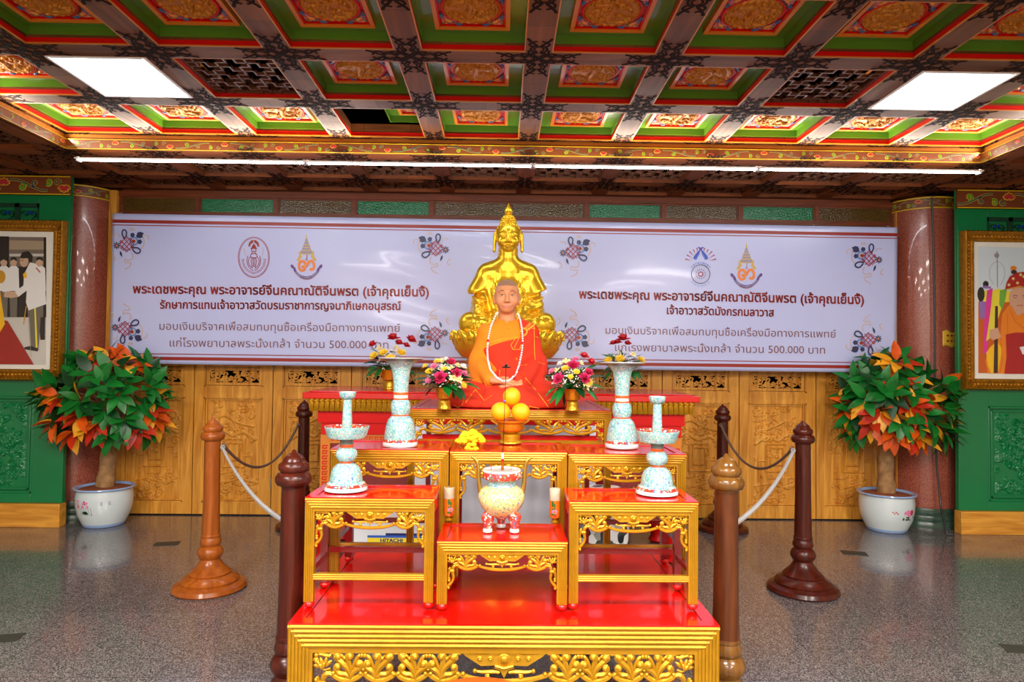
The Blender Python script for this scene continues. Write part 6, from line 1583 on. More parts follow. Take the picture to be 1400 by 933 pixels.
for sx in (-1, 1):
    H.ell((sx * 0.050, -0.058, 1.165), (0.034, 0.034, 0.034), 0.03); H.ell((sx * 0.038, -0.108, 1.208), (0.024, 0.018, 0.013), 0.010, 's'); H.ell((sx * 0.038, -0.083, 1.205), (0.021, 0.017, 0.0135), 0.003)
    for t in range(8):
        u = 0.010 + 0.058 * t / 8; u2 = 0.010 + 0.058 * (t + 1) / 8; f_ = lambda w: 1.226 + 0.018 * math.sin(PI * min(1, w / 0.072))
        H.cap((sx * u, H.front(sx * u, f_(u), -0.09), f_(u)), (sx * u2, H.front(sx * u2, f_(u2), -0.08), f_(u2)), 0.0045, 0.0045, 0.005)
    H.cap((sx * 0.105, 0.015, 1.235), (sx * 0.110, 0.010, 1.10), 0.014, 0.013, 0.010, flat=1.6); H.ell((sx * 0.013, -0.108, 1.158), (0.012, 0.012, 0.010), 0.008)
    H.cap((sx * 0.018, -0.098, 1.126), (sx * 0.036, -0.086, 1.133), 0.006, 0.004, 0.006)
H.cap((0, -0.098, 1.215), (0, -0.114, 1.166), 0.009, 0.014, 0.012); H.ell((0, -0.099, 1.128), (0.026, 0.012, 0.0065), 0.004); H.ell((0, -0.097, 1.117), (0.021, 0.012, 0.0075), 0.004); H.ell((0, -0.110, 1.1235), (0.028, 0.006, 0.002), 0.003, 's')
H.build('head', M['statue'], bu, (0, 0, 0), None, 3)
b = MB()   # rows of small hair curls over the scalp and the crown bump
def curl(c, n, r): b.ball(c, r, 0, 7, 5)
for i in range(9):
    el = 0.02 + i * 0.17; nn = max(6, int(42 * math.cos(el))); 
    for k in range(nn):
        a = 2 * PI * (k + 0.5 * (i % 2)) / nn; d = (math.cos(a) * math.cos(el), math.sin(a) * math.cos(el), math.sin(el))
        p = (0.101 * d[0], 0.022 + 0.110 * d[1], 1.228 + 0.103 * d[2])
        if p[1] < 0.02 and p[2] < 1.290 + 0.0 * abs(p[0]) - 1.1 * max(0, abs(p[0]) - 0.070) and abs(p[0]) < 0.097: continue
        curl(p, d, 0.0095)
for i in range(6):
    el = 0.0 + i * 0.26; nn = max(4, int(26 * math.cos(el)))
    for k in range(nn):
        a = 2 * PI * (k + 0.5 * (i % 2)) / nn; curl((0.060 * math.cos(a) * math.cos(el), 0.02 + 0.060 * math.sin(a) * math.cos(el), 1.325 + 0.062 * math.sin(el)), None, 0.0092)
b.ball((0, 0.02, 1.325), (0.058, 0.058, 0.06), 0, 20, 12); b.ball((0, 0.024, 1.228), (0.0985, 0.1065, 0.1), 0, 24, 16)
b.build('curled_hair', M['statue'], bu)
b = MB(); b.lathe([(0.038, 1.378), (0.042, 1.386), (0.030, 1.392), (0.024, 1.398), (0.034, 1.410), (0.036, 1.422), (0.028, 1.440), (0.012, 1.462), (0.003, 1.482), (0, 1.486)], (0, 0.02, 0), 24); b.ball((0, -0.014, 1.418), (0.012, 0.008, 0.014), 0, 10, 6)
b.build('flame_finial', M['statue'], bu)
b = MB(); b.lathe([(0.40, 0.0), (0.42, 0.01), (0.42, 0.035), (0.39, 0.05), (0.34, 0.07), (0.31, 0.10), (0.30, 0.19), (0.32, 0.21), (0.33, 0.225), (0.30, 0.24)], seg=64); b.build('throne_base', M['statue'], bu)
b = MB(); b.lathe([(0.30, 0.235), (0.36, 0.26), (0.41, 0.32), (0.425, 0.38), (0.42, 0.425), (0.38, 0.44), (0, 0.44)], seg=64)
def petal(b, th, r0, z0, r1, z1, w, out):
    nu, nv = 6, 7
    def P(u, v):
        s_ = (u - 0.5) * 2; ww = w * (math.sin(PI * min(1, 0.25 + 0.75 * v)) ** 0.6 if v < 0.999 else 0.02) * (1 - 0.15 * v)
        r = r0 + (r1 - r0) * v + out * math.sin(PI * v) - 0.03 * s_ * s_ + 0.02 * max(0, v - 0.8) * 5 * 0.6; z = z0 + (z1 - z0) * v
        a = th + s_ * ww / r; return (r * math.cos(a), r * math.sin(a), z)
    st = len(b.v); b.grid(P, nu, nv)
for row, (n, z0, z1, r0, r1) in enumerate(((22, 0.245, 0.36, 0.31, 0.415), (22, 0.30, 0.445, 0.38, 0.445), (22, 0.34, 0.462, 0.40, 0.43))):
    for k in range(n): petal(b, 2 * PI * (k + 0.5 * (row % 2)) / n, r0, z0, r1, z1, 0.066, 0.022)
for k in range(22):
    a = 2 * PI * k / 22
    for q in (-1, 1):
        pts = spiral2(q * 0.022, 0.40, 0.017, 1.0, PI / 2, q, 9); b.tube([((0.452) * math.cos(a + u / 0.45), 0.452 * math.sin(a + u / 0.45), v) for u, v in pts], 0.004, 5)
b.build('lotus_petals', M['statue'], bu)
b = MB()
for k in range(18):
    a = 2 * PI * (k + 0.5) / 18; c = Vector((0.305 * math.cos(a), 0.305 * math.sin(a), 0.15)); R = Matrix.Rotation(a + PI / 2, 3, 'Z')
    b.ball(c, (0.034, 0.012, 0.036), 0, 14, 6, R); b.ball(c * 1.0 + Vector((0.012 * math.cos(a), 0.012 * math.sin(a), 0)), (0.018, 0.010, 0.018), 0, 12, 6, R)
b.build('throne_rosette', M['gold_hi'], bu)
# ================================================================== BANNER
YB = 6.20
def wave(px, py):
    u, v = (px - 690) / 540.0, (py - 400) / 105.0
    w = 0.007 * math.sin(3.2 * u + 1.1 * v) + 0.004 * math.sin(11 * u + 3.6 * v + 0.7) + 0.0030 * math.sin(24 * u - 4 * v) * math.exp(-((abs(u) - 0.95) / 0.12) ** 2)
    w += 0.0035 * math.sin(7 * v + 6 * u) * math.exp(-(u / 0.45) ** 2) + 0.0022 * math.sin(19 * v - 22 * u) * math.exp(-((u + 0.12) / 0.25) ** 2)
    return w
def bp(px, py, layer=0): return at(px, py, YB - wave(px, py) - 0.0025 * (layer > 0) - 0.0006 * layer)
CT = [(154, 292), (1227, 311), (1225, 510), (150, 497)]
def bq(u, v):
    a = [CT[3][i] + (CT[2][i] - CT[3][i]) * u for i in (0, 1)]; b_ = [CT[0][i] + (CT[1][i] - CT[0][i]) * u for i in (0, 1)]
    return (a[0] + (b_[0] - a[0]) * v, a[1] + (b_[1] - a[1]) * v)
b = MB(); b.grid(lambda u, v: bp(*bq(u, v)), 220, 40)
ban = tag(b.build('banner', M['vinyl'], solid=0.0016), 'wide pale lilac vinyl banner with Thai text hung across the carved doors', 'banner')
b = MB()
for v0, v1 in ((0.938, 0.960), (0.921, 0.927), (0.026, 0.048), (0.064, 0.070)):
    b.grid(lambda u, v, v0=v0, v1=v1: bp(*bq(u, v0 + (v1 - v0) * v), layer=1), 220, 1)
b.build('red_stripes', M['ink_red'], ban)
def bset(s, x0, y0, x1, y1, hpx, mt, off, name, extra=0.0):
    """a line of lettering from (x0,y0) to (x1,y1) on its baseline, consonants hpx tall"""
    cu = bpy.data.curves.new(name, 'FONT'); cu.body = s; cu.size = 1; cu.resolution_u = 3
    o = bpy.data.objects.new('tmp_text', cu); COL.objects.link(o); bpy.context.view_layer.update()
    me = bpy.data.meshes.new_from_object(o.evaluated_get(bpy.context.evaluated_depsgraph_get()))
    bpy.data.objects.remove(o); bpy.data.curves.remove(cu)
    xs = [v.co.x for v in me.vertices]; a, w = min(xs), max(xs) - min(xs)
    bm = bmesh.new(); bm.from_mesh(me); bmesh.ops.triangulate(bm, faces=bm.faces[:])
    if off:      # heavier strokes: the letters laid over themselves with small shifts
        src = bm.faces[:]
        for dx, dy in ((1, 0), (-1, 0), (0, 1), (0, -1), (0.7, 0.7), (-0.7, -0.7), (0.7, -0.7), (-0.7, 0.7)):
            g_ = bmesh.ops.duplicate(bm, geom=src)['geom']; bmesh.ops.translate(bm, vec=(dx * off, dy * off, 0), verts=[e for e in g_ if isinstance(e, bmesh.types.BMVert)])
    bm.to_mesh(me); bm.free()
    sy = hpx / 0.56
    for v in me.vertices:
        t = (v.co.x - a) / w; px = x0 + (x1 - x0) * t; py = y0 + (y1 - y0) * t - v.co.y * sy; v.co = bp(px, py, 3)
    me.materials.clear(); me.materials.append(mt)
    q = bpy.data.objects.new(name, me); COL.objects.link(q); q.parent = ban
def arc_text(s, cx, cy, rx, ry, a0, a1, hpx, mt, name):
    cu = bpy.data.curves.new(name, 'FONT'); cu.body = s; cu.size = 1; cu.resolution_u = 2
    o = bpy.data.objects.new('tmp_text', cu); COL.objects.link(o); bpy.context.view_layer.update()
    me = bpy.data.meshes.new_from_object(o.evaluated_get(bpy.context.evaluated_depsgraph_get()))
    bpy.data.objects.remove(o); bpy.data.curves.remove(cu)
    xs = [v.co.x for v in me.vertices]; a, w = min(xs), max(xs) - min(xs); sy = hpx / 0.56
    for v in me.vertices:
        th = a0 + (a1 - a0) * (v.co.x - a) / w; k_ = v.co.y * sy
        v.co = bp(cx + (rx - k_) * math.cos(th), cy + (ry - k_) * math.sin(th), 9)
    me.materials.clear(); me.materials.append(mt)
    q = bpy.data.objects.new(name, me); COL.objects.link(q); q.parent = ban
T1 = 'พระเดชพระคุณ พระอาจารย์จีนคณาณัติจีนพรต (เจ้าคุณเย็นงี้)'
T3_ = 'มอบเงินบริจาคเพื่อสมทบทุนซื้อเครื่องมือทางการแพทย์'; T4 = 'แก่โรงพยาบาลพระนั่งเกล้า จำนวน 500.000 บาท'
bset(T1, 182, 401, 586, 405.5, 9.6, M['ink_red'], 0.030, 'heading_text')
bset('รักษาการแทนเจ้าอาวาสวัดบรมราชาการญจนาภิเษกอนุสรณ์', 219, 422, 548, 424, 8.6, M['ink_red'], 0.028, 'heading_text')
bset(T3_, 218, 451, 547, 454, 8.2, M['ink_brown'], 0.0, 'body_text'); bset(T4, 232, 474, 531, 477, 8.4, M['ink_brown'], 0.0, 'body_text')
bset(T1, 792, 408, 1181, 416, 9.6, M['ink_red'], 0.030, 'heading_text'); bset('เจ้าอาวาสวัดมังกรกมลาวาส', 912, 429.5, 1058, 433, 8.6, M['ink_red'], 0.028, 'heading_text')
bset(T3_, 828, 456.5, 1143, 462, 8.0, M['ink_brown'], 0.0, 'body_text'); bset(T4, 841, 480, 1128, 484, 8.2, M['ink_brown'], 0.0, 'body_text')
class Ink:
    """flat print: filled outlines and strokes given in picture units about a centre"""
    def __init__(s, cx, cy, fx=1, fy=1, mapf=None): s.c = (cx, cy); s.f = (fx, fy); s.b = MB(); s.mats = []; s.layer = 1; s.map = mapf or bp
    def mi(s, m):
        if m not in s.mats: s.mats.append(m)
        return s.mats.index(m)
    def P(s, u, v): return s.map(s.c[0] + u * s.f[0], s.c[1] + v * s.f[1], s.layer)
    def fill(s, pts, m):
        n = len(pts); cx = sum(p[0] for p in pts) / n; cy = sum(p[1] for p in pts) / n
        s.b.add([s.P(*p) for p in pts], [tuple(range(n))], s.mi(m)); s.layer += 0.25
    def ell(s, x, y, rx, ry, m, rot=0, n=18):
        c, q = math.cos(rot), math.sin(rot)
        s.fill([(x + rx * math.cos(a) * c - ry * math.sin(a) * q, y + rx * math.cos(a) * q + ry * math.sin(a) * c) for a in [2 * PI * i / n for i in range(n)]], m)
    def line(s, pts, w, m, taper=False):
        n = len(pts); vs = []
        for i, p in enumerate(pts):
            a, b_ = pts[max(0, i - 1)], pts[min(n - 1, i + 1)]; dx, dy = b_[0] - a[0], b_[1] - a[1]; l = math.hypot(dx, dy) or 1
            ww = w * 0.5 * ((1 - 0.85 * i / (n - 1)) if taper else 1)
            vs += [s.P(p[0] - dy / l * ww, p[1] + dx / l * ww), s.P(p[0] + dy / l * ww, p[1] - dx / l * ww)]
        s.b.add(vs, [(2 * i, 2 * i + 1, 2 * i + 3, 2 * i + 2) for i in range(n - 1)], s.mi(m)); s.layer += 0.25
    def ring(s, x, y, rx, ry, w, m, n=36, a0=0, a1=2 * PI): s.line([(x + rx * math.cos(a0 + (a1 - a0) * i / n), y + ry * math.sin(a0 + (a1 - a0) * i / n)) for i in range(n + 1)], w, m)
    def build(s, name, parent): return s.b.build(name, [M[m] for m in s.mats], parent)
def ornament(cx, cy, fx, fy):
    k = Ink(cx, cy, fx, fy)
    for p in ([(-18, -13), (-12, -13), (-10, -9)], bez((5, -22), (14, -21), (12, -17), (4, -20), 6), bez((24, -12), (31, -14), (32, -8), (30, -6), 6), bez((20, 6), (26, 2), (25, -6), (22, -12), 8), bez((-20, 14), (-14, 18), (-16, 24), (-20, 22), 6), bez((6, 12), (14, 22), (0, 24), (-2, 20), 8), bez((-2, 20), (-8, 30), (10, 22), (6, 28), 8), bez((6, 28), (4, 33), (0, 32), (-3, 35), 6)):
        k.line(p, 1.2, 'ink_sand')
    k.ring(10, -4, 5.2, 5.2, 2.6, 'ink_blue', 18); k.ell(10, -4, 3.3, 3.3, 'ink_sand'); k.ell(10, -4, 2.0, 2.0, 'ink_red')
    for (x, y, r) in ((8, -12.5, 2.9), (18, -3.2, 3.0)):
        for a in range(5): k.ell(x + r * 0.6 * math.cos(a * 1.257), y + r * 0.6 * math.sin(a * 1.257), r * 0.55, r * 0.55, 'ink_navy', 0, 8)
    k.fill([(13, -11), (15, -16), (19, -17), (24, -15), (22, -12), (22, -9), (18, -8), (14, -9)], 'ink_navy')
    for a in range(8): k.ell(-14 + 3.2 * math.cos(a * 0.785), 2 + 3.2 * math.sin(a * 0.785), 2.0, 0.9, 'ink_navy', a * 0.785, 8)
    k.ell(-14, 2, 1.4, 1.4, 'ink_orange', 0, 8)
    k.fill([(-9, 9), (-7, 12), (-6, 18), (-9, 15), (-10, 12)], 'ink_navy')
    for j in (-1.5, -0.5, 0.5, 1.5):
        o = j * 4.6
        L_ = 9.5 if abs(j) < 1 else 6.5
        k.line([((o - L_ * 1.0) * 0.75, (o + L_ * 1.0) * 0.75), ((o + L_) * 0.75, (o - L_) * 0.75)], 1.05, 'ink_crim'); k.line([((o - L_) * 0.75, (-o - L_) * 0.75), ((o + L_) * 0.75, (-o + L_) * 0.75)], 1.05, 'ink_crim')
    for (x, y) in ((0, -8.6), (0, 8.6), (-8, -3), (-6.5, 5), (6.5, -5), (7.5, 3.5)): k.line([(x - 2, y), (x, y - 2.1), (x + 2, y), (x, y + 2.1), (x - 2, y)], 1.0, 'ink_crim')
    k.line(bez((-2, -8), (-10, -12), (-6, -24), (-1, -18), 10) + bez((-1, -18), (0.5, -15), (-1, -12), (-1.5, -10), 5)[1:], 1.9, 'ink_navy')
    k.line(bez((7, 6), (14, 2), (23, 8), (17, 12), 10) + bez((17, 12), (13, 14), (10, 10), (8, 7), 5)[1:], 1.9, 'ink_navy')
    k.build('corner_ornament', ban)
for (x, y, fx, fy) in ((173.3, 334, 1, 1), (595.6, 339.7, -1, 1), (783.6, 344, 1, 1), (1188, 353.5, -1, 1), (171, 450, 1, -1), (594.4, 457.4, -1, -1), (782, 458, 1, -1), (1187, 465.4, -1, -1)): ornament(x, y, fx * 0.98, fy)
def little_text(k, s, x, y, rx, ry, a0, a1, h, m, flip=1):
    """lettering set round an arc (angles in picture axes)"""
    n = len(s)
    for i in range(n):
        a = a0 + (a1 - a0) * (i + 0.5) / n; cx, cy = x + rx * math.cos(a), y + ry * math.sin(a)
        t = (-math.sin(a) * flip, math.cos(a) * flip); u = (math.cos(a) * flip, math.sin(a) * flip)
        w = h * 0.4
        for seg in ([(-w, h * .5), (-w, -h * .3), (0, -h * .5), (w, -h * .2), (w, h * .5)], [(-w, h * .5), (-w, -h * .5), (w * .2, -h * .4)], [(-w, -h * .4), (w, -h * .4), (w, h * .5), (0, h * .5)])[i % 3:i % 3 + 1]:
            k.line([(cx + t[0] * p - u[0] * -q, cy + t[1] * p + u[1] * q) for p, q in seg], h * 0.22, m)
# seal with a domed shrine
k = Ink(347, 352)
k.ring(0, 0, 21.2, 27.6, 0.9, 'ink_crim'); k.ring(0, 0, 19.8, 26.2, 0.5, 'ink_crim')
arc_text('วัดบรมราชากาญจนาภิเษกอนุสรณ์', 347, 352, 17.0, 22.8, PI * 0.97, PI * 0.03, 3.0, M['ink_crim'], 'seal_text')
for sx in (-1, 1):
    k.fill([(0, -23.5), (sx * 3, -23.5), (sx * 6.5, -20), (sx * 7.6, -15), (sx * 5.4, -14.4), (sx * 4, -18), (sx * 1.0, -20)], 'ink_red')
    k.line([(sx * 14, -12), (sx * 11, -2)], 0.6, 'ink_sand'); k.line([(sx * 12, -13), (sx * 13, -5)], 0.6, 'ink_sand')
    k.line(bez((sx * 1, -6), (sx * 7, -5), (sx * 3, 4), (sx * 6, 0), 8), 0.8, 'ink_crim'); k.line(bez((sx * 8, -2), (sx * 12, 8), (sx * 6, 16), (sx * 1, 18), 10), 0.9, 'ink_crim'); k.line(bez((sx * 6.5, 1), (sx * 9, 8), (sx * 5, 13), (sx * 1.4, 15), 10), 0.9, 'ink_crim')
    k.line(bez((sx * 2, 0), (sx * 5, 6), (sx * 2, 10), (sx * 2.2, 14), 8), 0.9, 'ink_crim'); k.line(bez((sx * 0.6, 0), (sx * 1.5, 5), (sx * 0.4, 9), (sx * 0.7, 13), 8), 0.8, 'ink_crim')
k.fill([(0, -20), (1.2, -17), (3.2, -15), (2.4, -14.4), (4.6, -12), (3.4, -11), (3.4, -7), (-3.4, -7), (-3.4, -11), (-4.6, -12), (-2.4, -14.4), (-3.2, -15), (-1.2, -17)], 'ink_red')
k.fill([(-2.2, -11.5), (2.2, -11.5), (2.2, -8), (-2.2, -8)], 'vinyl'); k.line([(0, -11), (0, -8)], 0.8, 'ink_crim'); k.ring(0, -2, 4.5, 3.2, 0.8, 'ink_crim', 16)
k.build('oval_emblem', ban)
def crown_emblem(cx, cy):
    k = Ink(cx, cy)
    k.fill([(0, -33), (1.1, -25), (-1.1, -25)], 'ink_gold')
    for (y0, y1, w0, w1) in ((-25, -21, 1.4, 2.2), (-21, -17.5, 2.6, 3.2), (-17, -13.5, 4.4, 5.0), (-13, -9.5, 5.6, 6.4), (-9, -4.5, 8.0, 9.5)):
        k.fill([(-w0, y0), (w0, y0), (w1, y1), (-w1, y1)], 'ink_grey'); k.line([(-w1 - 0.6, y1), (w1 + 0.6, y1)], 1.0, 'ink_gold')
    for sx in (-1, 1):
        k.fill([(sx * 8, -8), (sx * 10.5, -8), (sx * 10, -2), (sx * 12.5, 2), (sx * 14, 4), (sx * 10, 5), (sx * 8, 2), (sx * 6, -1), (sx * 7.5, -4)], 'ink_gold'); k.line([(sx * 9, -6), (sx * 9.4, 0), (sx * 12, 3)], 0.6, 'ink_grey')
    k.line([(0.6, -4), (0.6, 1), (-1.4, 3), (0.6, 4), (1.6, 2)], 0.9, 'ink_red')
    k.ring(0, 12, 17, 15.5, 3.2, 'ink_purple', 24, PI * 0.04, PI * 0.96)
    k.fill([(17, 12), (20, 9.5), (22, 11), (21, 14), (17, 16)], 'ink_purple'); k.fill([(-17, 12), (-20, 9.5), (-22, 11), (-21, 14), (-17, 16)], 'ink_purple')
    k.ring(0, 12, 16.2, 18, 1.0, 'ink_brown', 24, PI * 0.16, PI * 0.84)
    path = [((u - 845) / 7.77, v / 7.77 - 52) for u, v in ((806, 502), (822, 508), (824, 532), (806, 546), (784, 542), (768, 515), (768, 470), (788, 446), (816, 448), (836, 478), (846, 498), (856, 474), (878, 446), (908, 450), (924, 480), (922, 516), (904, 538), (886, 530))]
    sm = []
    for i in range(len(path) - 1):
        p0, p1, p2, p3 = path[max(0, i - 1)], path[i], path[i + 1], path[min(len(path) - 1, i + 2)]
        for q in range(4):
            t = q / 4; sm.append(tuple(0.5 * (2 * b_ + (c_ - a_) * t + (2 * a_ - 5 * b_ + 4 * c_ - d_) * t * t + (3 * b_ - a_ - 3 * c_ + d_) * t ** 3) for a_, b_, c_, d_ in zip(p0, p1, p2, p3)))
    k.line(sm, 3.5, 'ink_orange'); k.ell(sm[0][0], sm[0][1], 1.9, 1.9, 'ink_orange'); k.ell(sm[-1][0], sm[-1][1], 1.9, 1.9, 'ink_orange')
    k.build('crown_emblem', ban)
    arc_text('โรงพยาบาลพระนั่งเกล้า', cx, cy + 12, 18.0, 16.5, PI * 0.84, PI * 0.16, 2.0, M['vinyl'], 'ribbon_text')
crown_emblem(419, 352); crown_emblem(1020.5, 364)
k = Ink(958, 361)
for i in range(11):
    a = PI * (1.0 + 0.08 + 0.84 * i / 10); c, s_ = math.cos(a), math.sin(a); r0, r1 = (15.5, 21.5) if 2 < i < 8 else (14, 23)
    k.line([(c * r1 * 0.95, s_ * r1 - 8 + 7), (c * r0 * 0.95, s_ * r0 - 8 + 7)], 1.8, 'ink_crim', True)
for sx in (-1, 1):
    k.line(bez((sx * 4, -22), (sx * 0.5, -24), (sx * 0.5, -18), (sx * 2.5, -16), 8), 1.6, 'ink_dblue'); k.fill([(sx * 1.2, -19), (sx * 4, -17), (sx * 8, -12), (sx * 10.5, -8), (sx * 8, -5.5), (sx * 5.5, -6), (sx * 4, -9), (sx * 1.6, -13)], 'ink_dblue')
    k.line(bez((sx * 2, -14), (sx * 5, -12), (sx * 4, -7), (sx * 8, -7), 6), 0.8, 'ink_blue'); k.line([(sx * 11, -6), (sx * 13, -7)], 0.8, 'ink_grey')
k.ring(0, 14, 12.6, 12.6, 0.9, 'ink_navy'); k.ring(0, 14, 3.0, 3.0, 1.4, 'ink_crim', 20)
for r, n, m in ((9.4, 18, 'ink_sand'), (6.4, 14, 'ink_navy')):
    for i in range(n): a = 2 * PI * i / n; k.line([((r - 1) * math.cos(a), 14 + (r - 1) * math.sin(a)), ((r + 0.8) * math.cos(a), 14 + (r + 0.8) * math.sin(a))], 0.9, m)
little_text(k, 'x' * 13, 0, 14, 15.4, 15.4, PI * 1.2, PI * 1.8, 2.2, 'ink_dblue', -1); little_text(k, 'x' * 9, 0, 14, 16, 16, PI * 0.8, PI * 0.2, 2.2, 'ink_blue', 1)
k.build('wheel_emblem', ban)
# ties holding the banner corners to the framework
for (px, py, dx) in ((156, 294, -0.02), (1224, 313, 0.02)):
    p = bp(px, py); b = MB(); b.tube([p, p + Vector((dx, 0.17, 0.06))], 0.002, 5); b.build('tie_cord', M['white'], ban)
# ================================================================== FRAMED PHOTOGRAPHS
YP = GY - 0.045
def frame(label, x0, x1, y0, y1, inner, side, draw):
    """ornate gilt frame given by picture corners; inner = mat and photo insets (px)"""
    A = at(x0, (y0[0]), YP); B = at(x1, y1[0], YP)
    xa, xb = at(x0, (y0[0] + y1[0]) / 2, YP).x, at(x1, (y0[1] + y1[1]) / 2, YP).x
    ref = x1 if side == 'L' else x0; i = 1 if side == 'L' else 0
    zt, zb = at(ref, y0[i], YP).z, at(ref, y1[i], YP).z
    t = thing('picture_frame', label, 'framed photograph', ((xa + xb) / 2, YP, zb)); w, h = xb - xa, zt - zb; hw = w / 2
    fw = 0.098
    def bar(b, p0, p1, d):      # moulding profile swept along one side, mitred
        prof = [(0, 0.040), (0, -0.02), (0.012, -0.034), (0.024, -0.026), (0.034, -0.012), (0.066, -0.004), (0.074, -0.014), (0.086, -0.014), (fw, -0.002), (fw, 0.040)]
        v0 = []; v1 = []
        for o, y in prof:
            v0.append((p0[0] + d[0] * o + (p1[0] - p0[0]) / math.hypot(p1[0] - p0[0], p1[1] - p0[1]) * o, y, p0[1] + d[1] * o + (p1[1] - p0[1]) / math.hypot(p1[0] - p0[0], p1[1] - p0[1]) * o))
            v1.append((p1[0] + d[0] * o - (p1[0] - p0[0]) / math.hypot(p1[0] - p0[0], p1[1] - p0[1]) * o, y, p1[1] + d[1] * o - (p1[1] - p0[1]) / math.hypot(p1[0] - p0[0], p1[1] - p0[1]) * o))
        n = len(prof); b.add(v0 + v1, [(k, k + 1, n + k + 1, n + k) for k in range(n - 1)])
    b = MB(); c = [(-hw, 0), (hw, 0), (hw, h), (-hw, h)]; nd = [(0, 1), (-1, 0), (0, -1), (1, 0)]
    for q in range(4): bar(b, c[q], c[(q + 1) % 4], nd[q])
    # beaded edge and leaf ornament along the hollow
    for q in range(4):
        p0, p1 = Vector((c[q][0], 0, c[q][1])), Vector((c[(q + 1) % 4][0], 0, c[(q + 1) % 4][1])); L_ = (p1 - p0).length; d = (p1 - p0) / L_; nn = Vector((nd[q][0], 0, nd[q][1]))
        m_ = int(L_ / 0.032)
        for k_ in range(1, m_):
            p = p0 + d * (L_ * k_ / m_)
            b.ball(p + nn * 0.080 + Vector((0, -0.016, 0)), (0.008, 0.006, 0.008), 0, 6, 4)
            if 2 < k_ < m_ - 2:
                b.ball(p + nn * 0.050 + Vector((0, -0.008, 0)) , (0.013, 0.008, 0.013), 0, 6, 4)
                b.ball(p + nn * 0.013 + Vector((0, -0.034, 0)), (0.009, 0.006, 0.009), 0, 6, 4)
    b.build('gilt_moulding', M['antique'], t)
    b = MB(); b.box(-hw + fw - 0.002, hw - fw + 0.002, 0.004, 0.03, fw - 0.002, h - fw + 0.002); b.build('white_mount', M['mount'], t)
    k = Ink(0, 0, 1, 1, lambda px, py, l: at(px, py, YP - 0.001 * 0 + 0.003 - 0.0006 * l) - Vector(((xa + xb) / 2, YP, zb)))
    draw(k); k.build('photograph', t)
M['mount'] = mat('white_mount_board', (232, 228, 216), 0.5)
for nm, c in (('ph_sky', (208, 222, 230)), ('ph_grey', (120, 108, 96)), ('ph_dark', (40, 32, 28)), ('ph_light', (206, 200, 190)), ('ph_white', (236, 234, 230)), ('ph_red', (160, 30, 16)), ('ph_yel', (246, 190, 20)), ('ph_skin', (206, 170, 140)), ('ph_trou', (112, 104, 92)), ('ph_or', (236, 130, 20)), ('ph_dor', (206, 90, 10)), ('ph_crim', (176, 20, 24)), ('ph_pink', (226, 50, 150)), ('ph_lyel', (236, 216, 60)), ('ph_grn', (110, 170, 60)), ('ph_pur', (150, 110, 180)), ('ph_brn', (66, 34, 30)), ('ph_tan', (170, 150, 124)), ('ph_gold', (206, 150, 40)), ('ph_face', (214, 160, 130))):
    M[nm] = mat('photo_print_' + nm[3:], c, 0.15, coat=0.5)
